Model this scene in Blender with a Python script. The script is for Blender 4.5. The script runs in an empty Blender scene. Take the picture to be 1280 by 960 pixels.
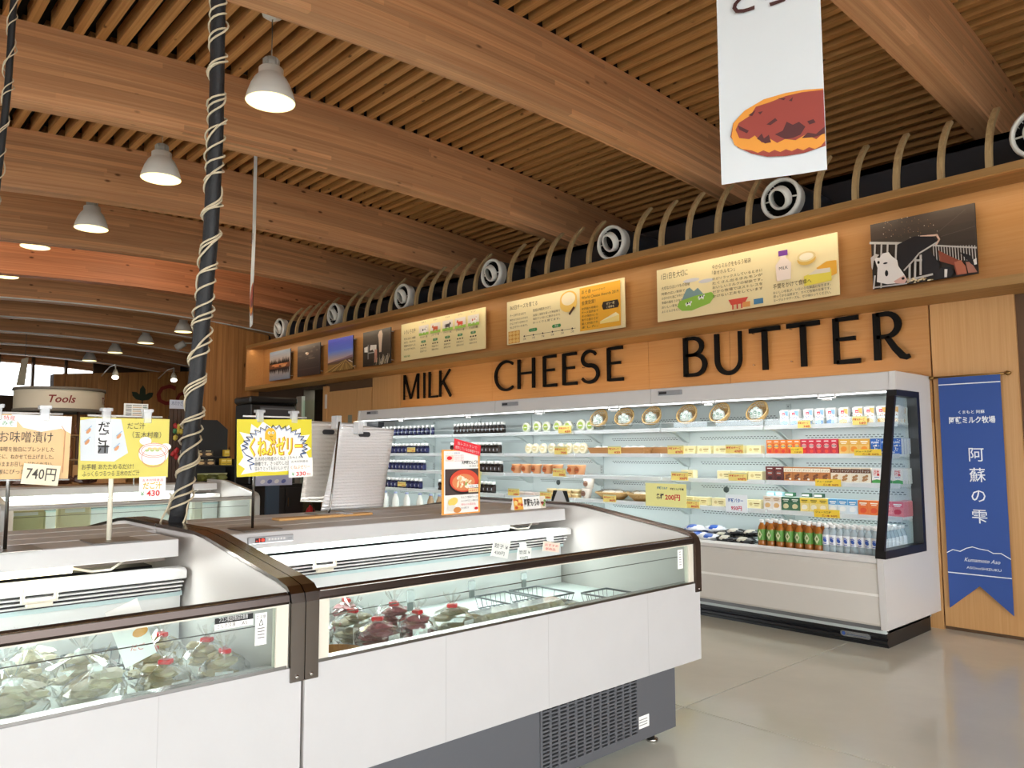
import bpy, bmesh, math, random
from mathutils import Vector, Matrix
random.seed(7)
SC = bpy.context.scene
COL = SC.collection
# ------------------------------------------------------------------ camera
FPX = 961.0
CAMH = 1.40
def _norm(v):
    l = math.sqrt(sum(c*c for c in v)); return [c/l for c in v]
def _dot(a, b): return sum(p*q for p, q in zip(a, b))
def _cross(a, b): return [a[1]*b[2]-a[2]*b[1], a[2]*b[0]-a[0]*b[2], a[0]*b[1]-a[1]*b[0]]
_vy = _norm([1685-640, 558-480, FPX])                 # vanishing point of the freezer axis
_vx = [250+640, -(566-480), -FPX]                     # vanishing point of the wall axis
_d = _dot(_vx, _vy)
_vx = _norm([a-_d*b for a, b in zip(_vx, _vy)])
_vz = _cross(_vx, _vy)
RW = [_vx, _vy, _vz]                                  # rows: world axes in camera axes
cam_d = bpy.data.cameras.new('camera'); cam = bpy.data.objects.new('camera', cam_d); COL.objects.link(cam)
cam_d.sensor_width = 36; cam_d.lens = 36*FPX/1280; cam_d.clip_start = .05; cam_d.clip_end = 200
cam.matrix_world = Matrix([[RW[i][0], -RW[i][1], -RW[i][2], (0, 0, CAMH)[i]] for i in range(3)] + [[0, 0, 0, 1]])
SC.camera = cam
# ------------------------------------------------------------------ world, exposure
SC.view_settings.view_transform = 'Standard'; SC.view_settings.look = 'None'
SC.view_settings.gamma = 1; SC.view_settings.use_curve_mapping = False
SC.view_settings.exposure = 0.72
w = bpy.data.worlds.new('sky'); SC.world = w; w.use_nodes = True
_n = w.node_tree.nodes; _l = w.node_tree.links
_bg = _n['Background']; _bg.inputs['Strength'].default_value = 5.0
_tc = _n.new('ShaderNodeTexCoord'); _nz = _n.new('ShaderNodeTexNoise'); _nz.inputs['Scale'].default_value = 3
_cr = _n.new('ShaderNodeValToRGB'); _cr.color_ramp.elements[0].color = (.80, .90, 1.0, 1); _cr.color_ramp.elements[1].color = (1, .99, .96, 1)
_cr.color_ramp.elements[0].position = .38; _cr.color_ramp.elements[1].position = .6
_l.new(_tc.outputs['Generated'], _nz.inputs['Vector']); _l.new(_nz.outputs['Fac'], _cr.inputs['Fac']); _l.new(_cr.outputs['Color'], _bg.inputs['Color'])
def area(name, loc, size, power, color=(1, 1, 1), rot=(0, 0, 0), sy=None, spread=None):
    d = bpy.data.lights.new(name, 'AREA'); d.energy = power; d.color = color; d.size = size
    if sy: d.shape = 'RECTANGLE'; d.size_y = sy
    if spread: d.spread = spread
    o = bpy.data.objects.new(name, d); COL.objects.link(o); o.location = loc; o.rotation_euler = rot
    return o
# ------------------------------------------------------------------ pixel <-> place
def _ray(x, y):
    c = (x-640, y-480, FPX); return [_dot(r, c) for r in RW]
def at(x, y, X=None, Y=None, Z=None):
    d = _ray(x, y)
    t = X/d[0] if X is not None else Y/d[1] if Y is not None else (Z-CAMH)/d[2]
    return Vector((d[0]*t, d[1]*t, CAMH+d[2]*t))
# ------------------------------------------------------------------ materials
def lin(h):
    if isinstance(h, str):
        h = h.lstrip('#'); c = [int(h[i:i+2], 16)/255 for i in (0, 2, 4)]
        return tuple(v/12.92 if v <= .04045 else ((v+.055)/1.055)**2.4 for v in c)+(1,)
    return tuple(h)+(1,) if len(h) == 3 else tuple(h)
_M = {}
def _new(name):
    m = bpy.data.materials.new(name); m.use_nodes = True
    nt = m.node_tree; return m, nt.nodes, nt.links, nt.nodes['Principled BSDF']
def mat(col, rough=.5, metal=0, spec=.5, bump=0, bscale=40, var=0, vscale=6):
    k = (str(col), rough, metal, spec, bump, bscale, var, vscale)
    if k in _M: return _M[k]
    m, n, l, b = _new('paint_%d' % len(_M))
    c = lin(col)
    b.inputs['Base Color'].default_value = c; b.inputs['Roughness'].default_value = rough
    b.inputs['Metallic'].default_value = metal; b.inputs['Specular IOR Level'].default_value = spec
    m.diffuse_color = c
    if var:
        t = n.new('ShaderNodeTexCoord'); z = n.new('ShaderNodeTexNoise'); z.inputs['Scale'].default_value = vscale; z.inputs['Detail'].default_value = 6
        mx = n.new('ShaderNodeMixRGB'); mx.inputs[1].default_value = tuple(v*(1-var) for v in c[:3])+(1,); mx.inputs[2].default_value = tuple(min(1, v*(1+var)) for v in c[:3])+(1,)
        l.new(t.outputs['Object'], z.inputs['Vector']); l.new(z.outputs['Fac'], mx.inputs[0]); l.new(mx.outputs[0], b.inputs['Base Color'])
    if bump:
        t = n.new('ShaderNodeTexCoord'); z = n.new('ShaderNodeTexNoise'); z.inputs['Scale'].default_value = bscale; z.inputs['Detail'].default_value = 4
        bp = n.new('ShaderNodeBump'); bp.inputs['Strength'].default_value = bump; bp.inputs['Distance'].default_value = .01
        l.new(t.outputs['Object'], z.inputs['Vector']); l.new(z.outputs['Fac'], bp.inputs['Height']); l.new(bp.outputs['Normal'], b.inputs['Normal'])
    _M[k] = m; return m
def emit(col, s=1.0):
    k = ('e', str(col), s)
    if k in _M: return _M[k]
    m, n, l, b = _new('glow_%d' % len(_M))
    b.inputs['Base Color'].default_value = lin(col); b.inputs['Emission Color'].default_value = lin(col); b.inputs['Emission Strength'].default_value = s
    _M[k] = m; return m
def wood(name, ca, cb, axis=0, stretch=.5, fine=26, rough=.5, knots=0, uv=False, layers=0, spec=.35):
    if name in _M: return _M[name]
    m, n, l, b = _new(name)
    t = n.new('ShaderNodeTexCoord'); src = t.outputs['UV'] if uv else t.outputs['Object']
    mp = n.new('ShaderNodeMapping'); s = [fine]*3; s[axis] = stretch; mp.inputs['Scale'].default_value = s
    z = n.new('ShaderNodeTexNoise'); z.inputs['Scale'].default_value = 1; z.inputs['Detail'].default_value = 6; z.inputs['Roughness'].default_value = .62; z.inputs['Distortion'].default_value = .6
    r = n.new('ShaderNodeValToRGB'); r.color_ramp.elements[0].position = .34; r.color_ramp.elements[1].position = .66
    r.color_ramp.elements[0].color = lin(ca); r.color_ramp.elements[1].color = lin(cb)
    l.new(src, mp.inputs['Vector']); l.new(mp.outputs[0], z.inputs['Vector']); l.new(z.outputs['Fac'], r.inputs['Fac'])
    out = r.outputs['Color']
    if layers:
        sp = n.new('ShaderNodeSeparateXYZ'); l.new(src, sp.inputs[0])
        dv = n.new('ShaderNodeMath'); dv.operation = 'DIVIDE'; dv.inputs[1].default_value = layers; l.new(sp.outputs[1], dv.inputs[0])
        fl = n.new('ShaderNodeMath'); fl.operation = 'FLOOR'; l.new(dv.outputs[0], fl.inputs[0])
        wx = n.new('ShaderNodeTexWhiteNoise'); wx.noise_dimensions = '1D'; l.new(fl.outputs[0], wx.inputs['W'])
        ax = n.new('ShaderNodeMath'); ax.operation = 'MULTIPLY_ADD'; ax.inputs[1].default_value = .42; l.new(sp.outputs[0], ax.inputs[0]); 
        m7 = n.new('ShaderNodeMath'); m7.operation = 'MULTIPLY'; m7.inputs[1].default_value = 7.3; l.new(wx.outputs['Value'], m7.inputs[0]); l.new(m7.outputs[0], ax.inputs[2])
        fx = n.new('ShaderNodeMath'); fx.operation = 'FLOOR'; l.new(ax.outputs[0], fx.inputs[0])
        cb2 = n.new('ShaderNodeCombineXYZ'); l.new(fx.outputs[0], cb2.inputs[0]); l.new(fl.outputs[0], cb2.inputs[1])
        w2 = n.new('ShaderNodeTexWhiteNoise'); l.new(cb2.outputs[0], w2.inputs['Vector'])
        mr = n.new('ShaderNodeMapRange'); mr.inputs['To Min'].default_value = .78; mr.inputs['To Max'].default_value = 1.12; l.new(w2.outputs['Value'], mr.inputs['Value'])
        hs = n.new('ShaderNodeHueSaturation'); l.new(out, hs.inputs['Color']); l.new(mr.outputs[0], hs.inputs['Value']); out = hs.outputs[0]
    if knots:
        v = n.new('ShaderNodeTexVoronoi'); v.inputs['Scale'].default_value = 1
        m2 = n.new('ShaderNodeMapping'); s2 = [knots*2.2]*3; s2[axis] = knots; m2.inputs['Scale'].default_value = s2; l.new(src, m2.inputs['Vector']); l.new(m2.outputs[0], v.inputs['Vector'])
        kr = n.new('ShaderNodeValToRGB'); kr.color_ramp.elements[0].position = .05; kr.color_ramp.elements[1].position = .11
        kr.color_ramp.elements[0].color = (.25, .2, .17, 1); kr.color_ramp.elements[1].color = (1, 1, 1, 1); l.new(v.outputs['Distance'], kr.inputs['Fac'])
        mm = n.new('ShaderNodeMixRGB'); mm.blend_type = 'MULTIPLY'; mm.inputs[0].default_value = 1; l.new(out, mm.inputs[1]); l.new(kr.outputs['Color'], mm.inputs[2]); out = mm.outputs[0]
    l.new(out, b.inputs['Base Color']); b.inputs['Roughness'].default_value = rough; b.inputs['Specular IOR Level'].default_value = spec
    _M[name] = m; return m
def glass(name='glass', tint=(1, 1, 1), refl=1.0, rough=0.0, opac=0.0):
    """thin pane: clear transmission, Fresnel reflection, a little milky film if opac"""
    if name in _M: return _M[name]
    m, n, l, b = _new(name)
    tr = n.new('ShaderNodeBsdfTransparent'); tr.inputs[0].default_value = lin(tint)
    gl = n.new('ShaderNodeBsdfGlossy'); gl.inputs['Roughness'].default_value = rough
    ge = n.new('ShaderNodeNewGeometry'); dp = n.new('ShaderNodeVectorMath'); dp.operation = 'DOT_PRODUCT'; l.new(ge.outputs['Normal'], dp.inputs[0]); l.new(ge.outputs['Incoming'], dp.inputs[1])
    ab = n.new('ShaderNodeMath'); ab.operation = 'ABSOLUTE'; l.new(dp.outputs['Value'], ab.inputs[0])
    om = n.new('ShaderNodeMath'); om.operation = 'SUBTRACT'; om.inputs[0].default_value = 1; l.new(ab.outputs[0], om.inputs[1])
    pw = n.new('ShaderNodeMath'); pw.operation = 'POWER'; pw.inputs[1].default_value = 5; l.new(om.outputs[0], pw.inputs[0])
    fr = n.new('ShaderNodeMath'); fr.operation = 'MULTIPLY_ADD'; fr.inputs[1].default_value = .96; fr.inputs[2].default_value = .04; l.new(pw.outputs[0], fr.inputs[0])   # Schlick
    mu = n.new('ShaderNodeMath'); mu.operation = 'MULTIPLY'; mu.inputs[1].default_value = refl; l.new(fr.outputs[0], mu.inputs[0])
    mx = n.new('ShaderNodeMixShader'); l.new(mu.outputs[0], mx.inputs[0]); l.new(tr.outputs[0], mx.inputs[1]); l.new(gl.outputs[0], mx.inputs[2])
    sh = mx.outputs[0]
    if opac:
        df = n.new('ShaderNodeBsdfDiffuse'); df.inputs[0].default_value = lin(tint)
        m2 = n.new('ShaderNodeMixShader'); m2.inputs[0].default_value = opac; l.new(sh, m2.inputs[1]); l.new(df.outputs[0], m2.inputs[2]); sh = m2.outputs[0]
    l.new(sh, n['Material Output'].inputs['Surface']); _M[name] = m; return m
# ------------------------------------------------------------------ objects
def wloc(o):
    v = Vector((0, 0, 0))
    while o is not None: v = v+o.location; o = o.parent
    return v
def tag(o, label=None, cat=None, group=None, kind=None):
    if label: o['label'] = label
    if cat: o['category'] = cat
    if group: o['group'] = group
    if kind: o['kind'] = kind
    return o
def thing(name, loc, label, cat, group=None):
    o = bpy.data.objects.new(name, None); COL.objects.link(o); o.location = loc; o.empty_display_size = .05
    return tag(o, label, cat, group)
CH = {}
def copy_tree(o, parent=None):
    c = o.copy(); COL.objects.link(c)
    if parent is not None: c.parent = parent
    for ch in list(o.children): copy_tree(ch, c)
    return c
class MB:
    """collects boxes, prisms, tubes and lathes in world coordinates; build() links them as ONE mesh object"""
    def __init__(s): s.v = []; s.f = []; s.m = []; s.sm = []; s.mats = []; s.uv = None
    def mi(s, m):
        if m not in s.mats: s.mats.append(m)
        return s.mats.index(m)
    def face(s, pts, m, smooth=False):
        k = len(s.v); s.v += [tuple(p) for p in pts]; s.f.append(tuple(range(k, k+len(pts)))); s.m.append(s.mi(m)); s.sm.append(smooth); return s
    def raw(s, vs, fs, m, smooth=False):
        k = len(s.v); s.v += [tuple(p) for p in vs]; i = s.mi(m)
        for f in fs: s.f.append(tuple(a+k for a in f)); s.m.append(i); s.sm.append(smooth)
        return s
    def box(s, x0, y0, z0, x1, y1, z1, m):
        vs = [(x, y, z) for z in (z0, z1) for y in (y0, y1) for x in (x0, x1)]
        return s.raw(vs, [(0, 2, 3, 1), (4, 5, 7, 6), (0, 1, 5, 4), (2, 6, 7, 3), (0, 4, 6, 2), (1, 3, 7, 5)], m)
    def bbox(s, x0, y0, z0, x1, y1, z1, m, r=.008):
        """box with all edges chamfered"""
        r = min(r, (x1-x0)*.49, (y1-y0)*.49, (z1-z0)*.49)
        bm = bmesh.new(); bmesh.ops.create_cube(bm, size=1)
        for v in bm.verts: v.co = ((x0+x1)/2+v.co.x*(x1-x0), (y0+y1)/2+v.co.y*(y1-y0), (z0+z1)/2+v.co.z*(z1-z0))
        bmesh.ops.bevel(bm, geom=bm.edges[:], offset=r, segments=1, affect='EDGES')
        bm.verts.index_update()
        s.raw([v.co[:] for v in bm.verts], [[v.index for v in f.verts] for f in bm.faces], m); bm.free(); return s
    def prism(s, poly, axis, a, b, m, smooth=False):
        """poly in the two other axes (in order), extruded along axis from a to b"""
        def P(p, t): q = list(p); q.insert(axis, t); return q
        n = len(poly)
        vs = [P(p, a) for p in poly]+[P(p, b) for p in poly]
        area2 = sum(poly[i][0]*poly[(i+1) % n][1]-poly[(i+1) % n][0]*poly[i][1] for i in range(n))
        flip = (area2 > 0) ^ (axis == 1) ^ (b < a)
        fs = [tuple(range(n)), tuple(range(2*n-1, n-1, -1))]+[(i, i+n, (i+1) % n+n, (i+1) % n) for i in range(n)]
        if not flip: fs = [f[::-1] for f in fs]
        return s.raw(vs, fs, m, smooth)
    def tube(s, path, r, m, n=8, smooth=True, caps=True):
        path = [Vector(p) for p in path]; rs = r if isinstance(r, (list, tuple)) else [r]*len(path)
        vs = []; up = None
        for i, p in enumerate(path):
            d = (path[min(i+1, len(path)-1)]-path[max(i-1, 0)]).normalized()
            if up is None: up = Vector((0, 0, 1)) if abs(d.z) < .9 else Vector((1, 0, 0))
            a = (up-d*up.dot(d)).normalized(); b = d.cross(a); up = a
            vs += [p+(a*math.cos(t)+b*math.sin(t))*rs[i] for t in [2*math.pi*k/n for k in range(n)]]
        fs = []
        for i in range(len(path)-1):
            for k in range(n):
                j = (k+1) % n; fs.append((i*n+k, i*n+j, (i+1)*n+j, (i+1)*n+k))
        s.raw(vs, fs, m, smooth)
        if caps:
            k = len(s.v)-len(vs)
            s.f.append(tuple(range(k+n-1, k-1, -1))); s.f.append(tuple(range(k+len(vs)-n, k+len(vs)))); s.m += [s.mi(m)]*2; s.sm += [False]*2
        return s
    def lathe(s, prof, c, m, n=16, axis=2, smooth=True, sx=1, sy=1, caps=True):
        """prof: (radius, height) pairs along axis"""
        vs = []
        for r, h in prof:
            for k in range(n):
                t = 2*math.pi*k/n; a, b = r*math.cos(t)*sx, r*math.sin(t)*sy
                q = {2: (a, b, h), 1: (a, h, b), 0: (h, a, b)}[axis]
                vs.append((c[0]+q[0], c[1]+q[1], c[2]+q[2]))
        fs = []
        for i in range(len(prof)-1):
            for k in range(n):
                j = (k+1) % n; f = (i*n+k, i*n+j, (i+1)*n+j, (i+1)*n+k)
                fs.append(f if axis != 1 else f[::-1])
        s.raw(vs, fs, m, smooth); k0 = len(s.v)-len(vs)
        for i, rev in ((0, True), (len(prof)-1, False)) if caps else ():
            if prof[i][0] > 1e-5:
                f = tuple(range(k0+i*n, k0+i*n+n)); s.f.append(f[::-1] if rev ^ (axis == 1) else f); s.m.append(s.mi(m)); s.sm.append(False)
        return s
    def rot(s, ang, c, axis='Z', k=0):
        R = Matrix.Rotation(ang, 3, axis); c = Vector(c)
        s.v[k:] = [tuple(R@(Vector(p)-c)+c) for p in s.v[k:]]; return s
    def build(s, name, parent=None, label=None, cat=None, group=None, kind=None):
        if parent is not None: o0 = wloc(parent)
        else:
            xs = [p[0] for p in s.v]; ys = [p[1] for p in s.v]; zs = [p[2] for p in s.v]
            o0 = Vector(((min(xs)+max(xs))/2, (min(ys)+max(ys))/2, min(zs)))
        me = bpy.data.meshes.new(name)
        me.from_pydata([(p[0]-o0.x, p[1]-o0.y, p[2]-o0.z) for p in s.v], [], s.f)
        for m in s.mats: me.materials.append(m)
        me.polygons.foreach_set('material_index', s.m); me.polygons.foreach_set('use_smooth', s.sm)
        if s.uv:
            u = me.uv_layers.new(name='UVMap')
            for lp in me.loops: u.data[lp.index].uv = s.uv[lp.vertex_index]
        me.update()
        o = bpy.data.objects.new(name, me); COL.objects.link(o)
        if parent is not None: o.parent = parent
        else: o.location = o0
        return tag(o, label, cat, group, kind)
_T = {}
def glyphs(txt, bold=0, shear=0, res=2, spacing=1.0):
    k = (txt, bold, shear, res, spacing)
    if k not in _T:
        c = bpy.data.curves.new('t', 'FONT'); c.body = txt; c.size = 1; c.offset = bold; c.shear = shear; c.resolution_u = res; c.fill_mode = 'FRONT'; c.space_character = spacing
        o = bpy.data.objects.new('t', c); me = o.to_mesh()
        vs = [v.co[:2] for v in me.vertices]; fs = [tuple(p.vertices) for p in me.polygons]
        o.to_mesh_clear(); bpy.data.objects.remove(o); bpy.data.curves.remove(c)
        _T[k] = (vs, fs, (min([v[0] for v in vs], default=0), max([v[0] for v in vs], default=1), min([v[1] for v in vs], default=0), max([v[1] for v in vs], default=1)))
    return _T[k]
class Decal:
    """flat print on a surface: O = lower left corner, U to the right, V up, in metres"""
    def __init__(s, O, U, V, lift=.0008, step=.00025):
        s.O = Vector(O); s.U = Vector(U).normalized(); s.V = Vector(V).normalized(); s.N = s.U.cross(s.V); s.h = lift; s.step = step; s.mb = MB()
    def p(s, u, v, h=None): return s.O+s.U*u+s.V*v+s.N*(s.h if h is None else h)
    def up(s): s.h += s.step
    def poly(s, pts, m, smooth=False):
        a = sum(pts[i][0]*pts[(i+1) % len(pts)][1]-pts[(i+1) % len(pts)][0]*pts[i][1] for i in range(len(pts)))
        if a < 0: pts = pts[::-1]
        s.mb.face([s.p(*q) for q in pts], m); s.up(); return s
    def rect(s, u0, v0, u1, v1, m): return s.poly([(u0, v0), (u1, v0), (u1, v1), (u0, v1)], m)
    def ell(s, u, v, a, b, m, rot=0, n=20):
        c, d = math.cos(rot), math.sin(rot)
        return s.poly([(u+a*math.cos(t)*c-b*math.sin(t)*d, v+a*math.cos(t)*d+b*math.sin(t)*c) for t in [2*math.pi*k/n for k in range(n)]], m)
    def line(s, pts, w, m):
        for (a, b), (c, d) in zip(pts, pts[1:]):
            l = math.hypot(c-a, d-b) or 1; x, y = -(d-b)/l*w/2, (c-a)/l*w/2; e, g = (c-a)/l*w*.3, (d-b)/l*w*.3
            q = [(a+x-e, b+y-g), (a-x-e, b-y-g), (c-x+e, d-y+g), (c+x+e, d+y+g)]
            s.mb.face([s.p(*k) for k in q], m)
        s.up(); return s
    def text(s, t, u, v, size, m, al='l', bold=0, shear=0, w=None, rot=0, sx=1):
        """u, v = left (or centre) of the base line; size = cap height factor; w = squeeze to this width"""
        vs, fs, (x0, x1, y0, y1) = glyphs(t, bold, shear)
        k = size*sx if w is None else w/max(x1-x0, 1e-6)
        off = -x0*k if al == 'l' else -(x0+x1)/2*k if al == 'c' else -x1*k
        c, d = math.cos(rot), math.sin(rot)
        pts = [(x*k+off, y*size) for x, y in vs]
        s.mb.raw([s.p(u+x*c-y*d, v+x*d+y*c) for x, y in pts], fs, m); s.up(); return s
    def para(s, lines, u, v, size, lead, m, w=None, bold=0):
        for i, t in enumerate(lines): s.text(t, u, v-i*lead, size, m, w=w if w else None, bold=bold)
        return s
    def build(s, name, parent, label=None): return s.mb.build(name, parent, label)
def dist(a, b): return (Vector(a)-Vector(b)).length
# common materials
WHITE = mat('#d8d7d5', .35); WHITE2 = mat('#cfccca', .45, var=.03, vscale=3); GREY = mat('#c9c6c3', .4); DARK = mat('#26262a', .5); BLACK = mat('#0c0c0e', .45)
INK = mat('#2a2522', .7); RED = mat('#d8232a', .5); CREAMC = mat('#f6e7b4', .6); YEL = mat('#f7e14a', .55); PAPER = mat('#f7f5ef', .7); GREEN = mat('#2f8f46', .5)
STEEL = mat('#8a8784', .25, metal=1); CHROME = mat('#b9b5b0', .18, metal=1)
ORD = ['first', 'second', 'third', 'fourth', 'fifth', 'sixth', 'seventh', 'eighth', 'ninth', 'tenth', 'eleventh', 'twelfth', 'thirteenth', 'fourteenth', 'fifteenth', 'sixteenth']
# ================================================================== THE ROOM
YW = 6.60            # rear wall
YB = 6.20            # front of the wooden bulkhead box
oak = wood('oak', '#b27d47', '#bb8953', axis=0, stretch=1.2, fine=60, rough=.42)
oakv = wood('oak_upright', '#bd8d58', '#c89a66', axis=2, stretch=1.2, fine=70, rough=.45)
oakd = wood('oak_edge', '#96703f', '#ab8352', axis=0, stretch=.8, fine=30, rough=.5)
pine = wood('pine_boards', '#8e5f33', '#b07d48', axis=2, stretch=.5, fine=16, rough=.5, knots=1.6)
glulam = wood('glulam', '#c98f63', '#dfab7e', uv=True, axis=0, stretch=.6, fine=50, rough=.5, layers=.045, knots=2.6)
glulam_lit = wood('glulam_warm_lit', '#b26f48', '#cc8a60', uv=True, axis=0, stretch=.6, fine=50, rough=.5, layers=.045, knots=2.6)  # redder copy for one beam, the warm light on it put into its colour
slatw = wood('slat_pine', '#ad7743', '#cb975d', axis=0, stretch=.6, fine=60, rough=.55, knots=3.2)
deckm = mat('#1d130c', .85)
# ---- floor: poured slabs with saw-cut joints
def floor_mat():
    m, n, l, b = _new('floor_coating'); t = n.new('ShaderNodeTexCoord')
    z = n.new('ShaderNodeTexNoise'); z.inputs['Scale'].default_value = .9; z.inputs['Detail'].default_value = 7
    r = n.new('ShaderNodeValToRGB'); r.color_ramp.elements[0].position = .3; r.color_ramp.elements[1].position = .7
    r.color_ramp.elements[0].color = lin('#d0cdbd'); r.color_ramp.elements[1].color = lin('#dedccc')
    z2 = n.new('ShaderNodeTexNoise'); z2.inputs['Scale'].default_value = 2.2; z2.inputs['Detail'].default_value = 5
    r2 = n.new('ShaderNodeMapRange'); r2.inputs['To Min'].default_value = .07; r2.inputs['To Max'].default_value = .26; r2.inputs['From Min'].default_value = .35; r2.inputs['From Max'].default_value = .7
    z3 = n.new('ShaderNodeTexNoise'); z3.inputs['Scale'].default_value = 5; z3.inputs['Detail'].default_value = 3
    bp = n.new('ShaderNodeBump'); bp.inputs['Strength'].default_value = .09; bp.inputs['Distance'].default_value = .02
    for a in (z, z2, z3): l.new(t.outputs['Object'], a.inputs['Vector'])
    l.new(z.outputs['Fac'], r.inputs['Fac']); l.new(r.outputs['Color'], b.inputs['Base Color'])
    l.new(z2.outputs['Fac'], r2.inputs['Value']); l.new(r2.outputs[0], b.inputs['Roughness'])
    l.new(z3.outputs['Fac'], bp.inputs['Height']); l.new(bp.outputs[0], b.inputs['Normal'])
    b.inputs['Specular IOR Level'].default_value = .6
    return m
FLOORM = floor_mat()
mb = MB(); mb.box(-31, -6, -.12, 5, 9.2, -.012, mat('#2f241f', .9)); fl = mb.build('floor', kind='structure')
xs = [-31, -27, -22.95, -18.95, -14.75, -10.7, -6.62, -2.545, 1.5, 5]; ys = [-6, -4.5, -.42, 3.618, 7.7, 9.2]
for i in range(len(xs)-1):
    for j in range(len(ys)-1):
        g = .006
        MB().box(xs[i]+g, ys[j]+g, -.03, xs[i+1]-g, ys[j+1]-g, 0, FLOORM).build('slab', fl)
# ---- roof: arched glulam beams, pine slats between them, dark deck above
def arch(y):
    q = y/1.05; return CAMH+1.05*(3.802+.127*q-.016*q*q-CAMH)
def slat_z(y): return arch(y)+.62
BX = [2.98, .588, -1.806, -4.2, -6.594, -8.988, -11.382, -13.776, -16.17, -18.564, -20.96, -23.35, -25.75, -28.1]
BWID = .20
mb = MB()
Ys = [-6+15.2*k/24 for k in range(25)]
mb.raw([(x, y, slat_z(y)+dz) for dz in (.17, .25) for x in (-31, 5) for y in Ys],
       [(i, i+1, 26+i, 25+i) for i in range(24)]+[(50+i, 75+i, 76+i, 51+i) for i in range(24)], deckm)
ceil = mb.build('ceiling', kind='structure')
for bi, bx in enumerate(BX):
    m = glulam_lit if bi == 7 else glulam
    vs = []; uv = []; N = 30
    for k in range(N+1):
        y = -6+15.2*k/N; z = arch(y)
        for (x, zz) in ((bx, z), (bx, z+.62), (bx-BWID, z+.62), (bx-BWID, z)):
            vs.append((x, y, zz)); uv.append((y+bi*5.3, (zz-z)+(bx-x)*1.0+bi*3))
    fs = []
    for k in range(N):
        for c in range(4):
            a, b2 = k*4+c, k*4+(c+1) % 4; fs.append((a, b2, b2+4, a+4))
    fs += [(3, 2, 1, 0), (N*4, N*4+1, N*4+2, N*4+3)]
    mb = MB(); mb.raw(vs, fs, m); mb.uv = uv; mb.build('beam', ceil)
PITCH = .158; SW = .066; SH = .13
def slat_run(x0, x1, y, mb):
    z = slat_z(y+SW/2); mb.box(x0, y, z-.002, x1, y+SW, z+SH, slatw)
n_sl = 0
for bi in range(len(BX)-1):
    x0, x1 = BX[bi+1]-.02, BX[bi]-BWID+.02
    far = MB(); me = {}
    for k in range(-36, 56):
        y = 3.367+k*PITCH-.066
        if 1 <= bi <= 5 and y > .35 and n_sl < 280:
            mb = MB(); slat_run(x0, x1, y, mb); mb.build('slat', ceil); n_sl += 1
        else: slat_run(x0, x1, y, far)
    if far.v: far.build('slat_row', ceil, kind='stuff')
# thin white tubes added as the bright rim-light lines on the far beams
for bx in BX[8:13]:
    mb = MB(); mb.tube([(bx+.02, -4+k*.6, arch(-4+k*.6)+.015) for k in range(22)], .014, mat('#f4f4f2', .3), n=6); mb.build('rim_light_line', ceil)
# ---- rear wall with its wooden cladding
mb = MB(); mb.box(-14.6, YW+.03, 0, -12.73, YW+.25, 3.36, mat('#3a2b20', .7)); mb.box(-11.94, YW+.03, 0, -1.55, YW+.25, 3.36, mat('#5a4028', .7)); mb.box(-12.75, YW+.03, 2.5, -11.9, YW+.25, 3.36, mat('#3a2b20', .7))
mb.box(-.55, YW+.03, 0, 5, YW+.25, 3.36, mat('#5a4028', .7)); mb.box(-1.6, YW+.25, 2.5, -.5, YW+.3, 3.36, mat('#5a4028', .7))
wall = mb.build('wall_rear', kind='structure')
for x0, x1 in ((-9.62, -7.53), (-7.53, -5.0), (-5.0, -4.02), (-4.02, -2.215)):
    MB().box(x0+.002, YW, 1.6, x1-.002, YW+.03, 2.555, oak).build('panel', wall)
MB().box(-10.4, YW, 0, -9.625, YW+.03, 2.555, oakv).build('panel', wall)
MB().box(-2.205, YW, .03, -1.655, YW+.03, 2.545, oakv).build('panel', wall)
MB().box(-1.655, YW, .03, -1.62, YW+.2, 2.545, oakv).build('panel', wall)
MB().box(-9.62, YW, 0, -2.215, YW+.03, 1.6, oakv).build('panel', wall)
# dark bulkhead above, behind the air nozzles
MB().box(-14.5, 6.95, 3.3, 5, 7.05, 3.915, mat('#23262e', .6, var=.15)).box(-14.5, 6.95, 3.86, 5, 9.0, 3.915, mat('#23262e', .6)).build('trim_3', kind='structure')
MB().box(-31, 9.0, 0, 5, 9.2, 5.2, mat('#241a13', .8)).build('wall_back', kind='structure')
# ---- the wooden bulkhead box (open front, lit inside)
bxm = MB()
bxm.box(-14.27, YB, 3.365, 5, 6.98, 3.42, oakd)                 # top board
bxm.box(-14.27, YB, 2.545, 5, YW+.05, 2.615, oakd)              # bottom board
box = bxm.build('trim_1', kind='structure')
MB().box(-14.27, YB+.002, 2.6155, -14.22, 6.55, 3.3645, oak).build('end_board', box)
x = -14.22
for x1 in (-11.6, -9.0, -6.4, -3.93, -1.5, 1.2, 5):
    MB().box(x+.0015, 6.55, 2.6155, x1-.0015, 6.59, 3.3645, oak).build('panel', box); x = x1
MB().box(-14.22, YB+.004, 3.353, 5, YB+.05, 3.3645, oak).build('edge_strip', box)
MB().box(-14.22, YB-.001, 3.366, 5, YB+.001, 3.419, oakd).build('lip', box)
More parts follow.
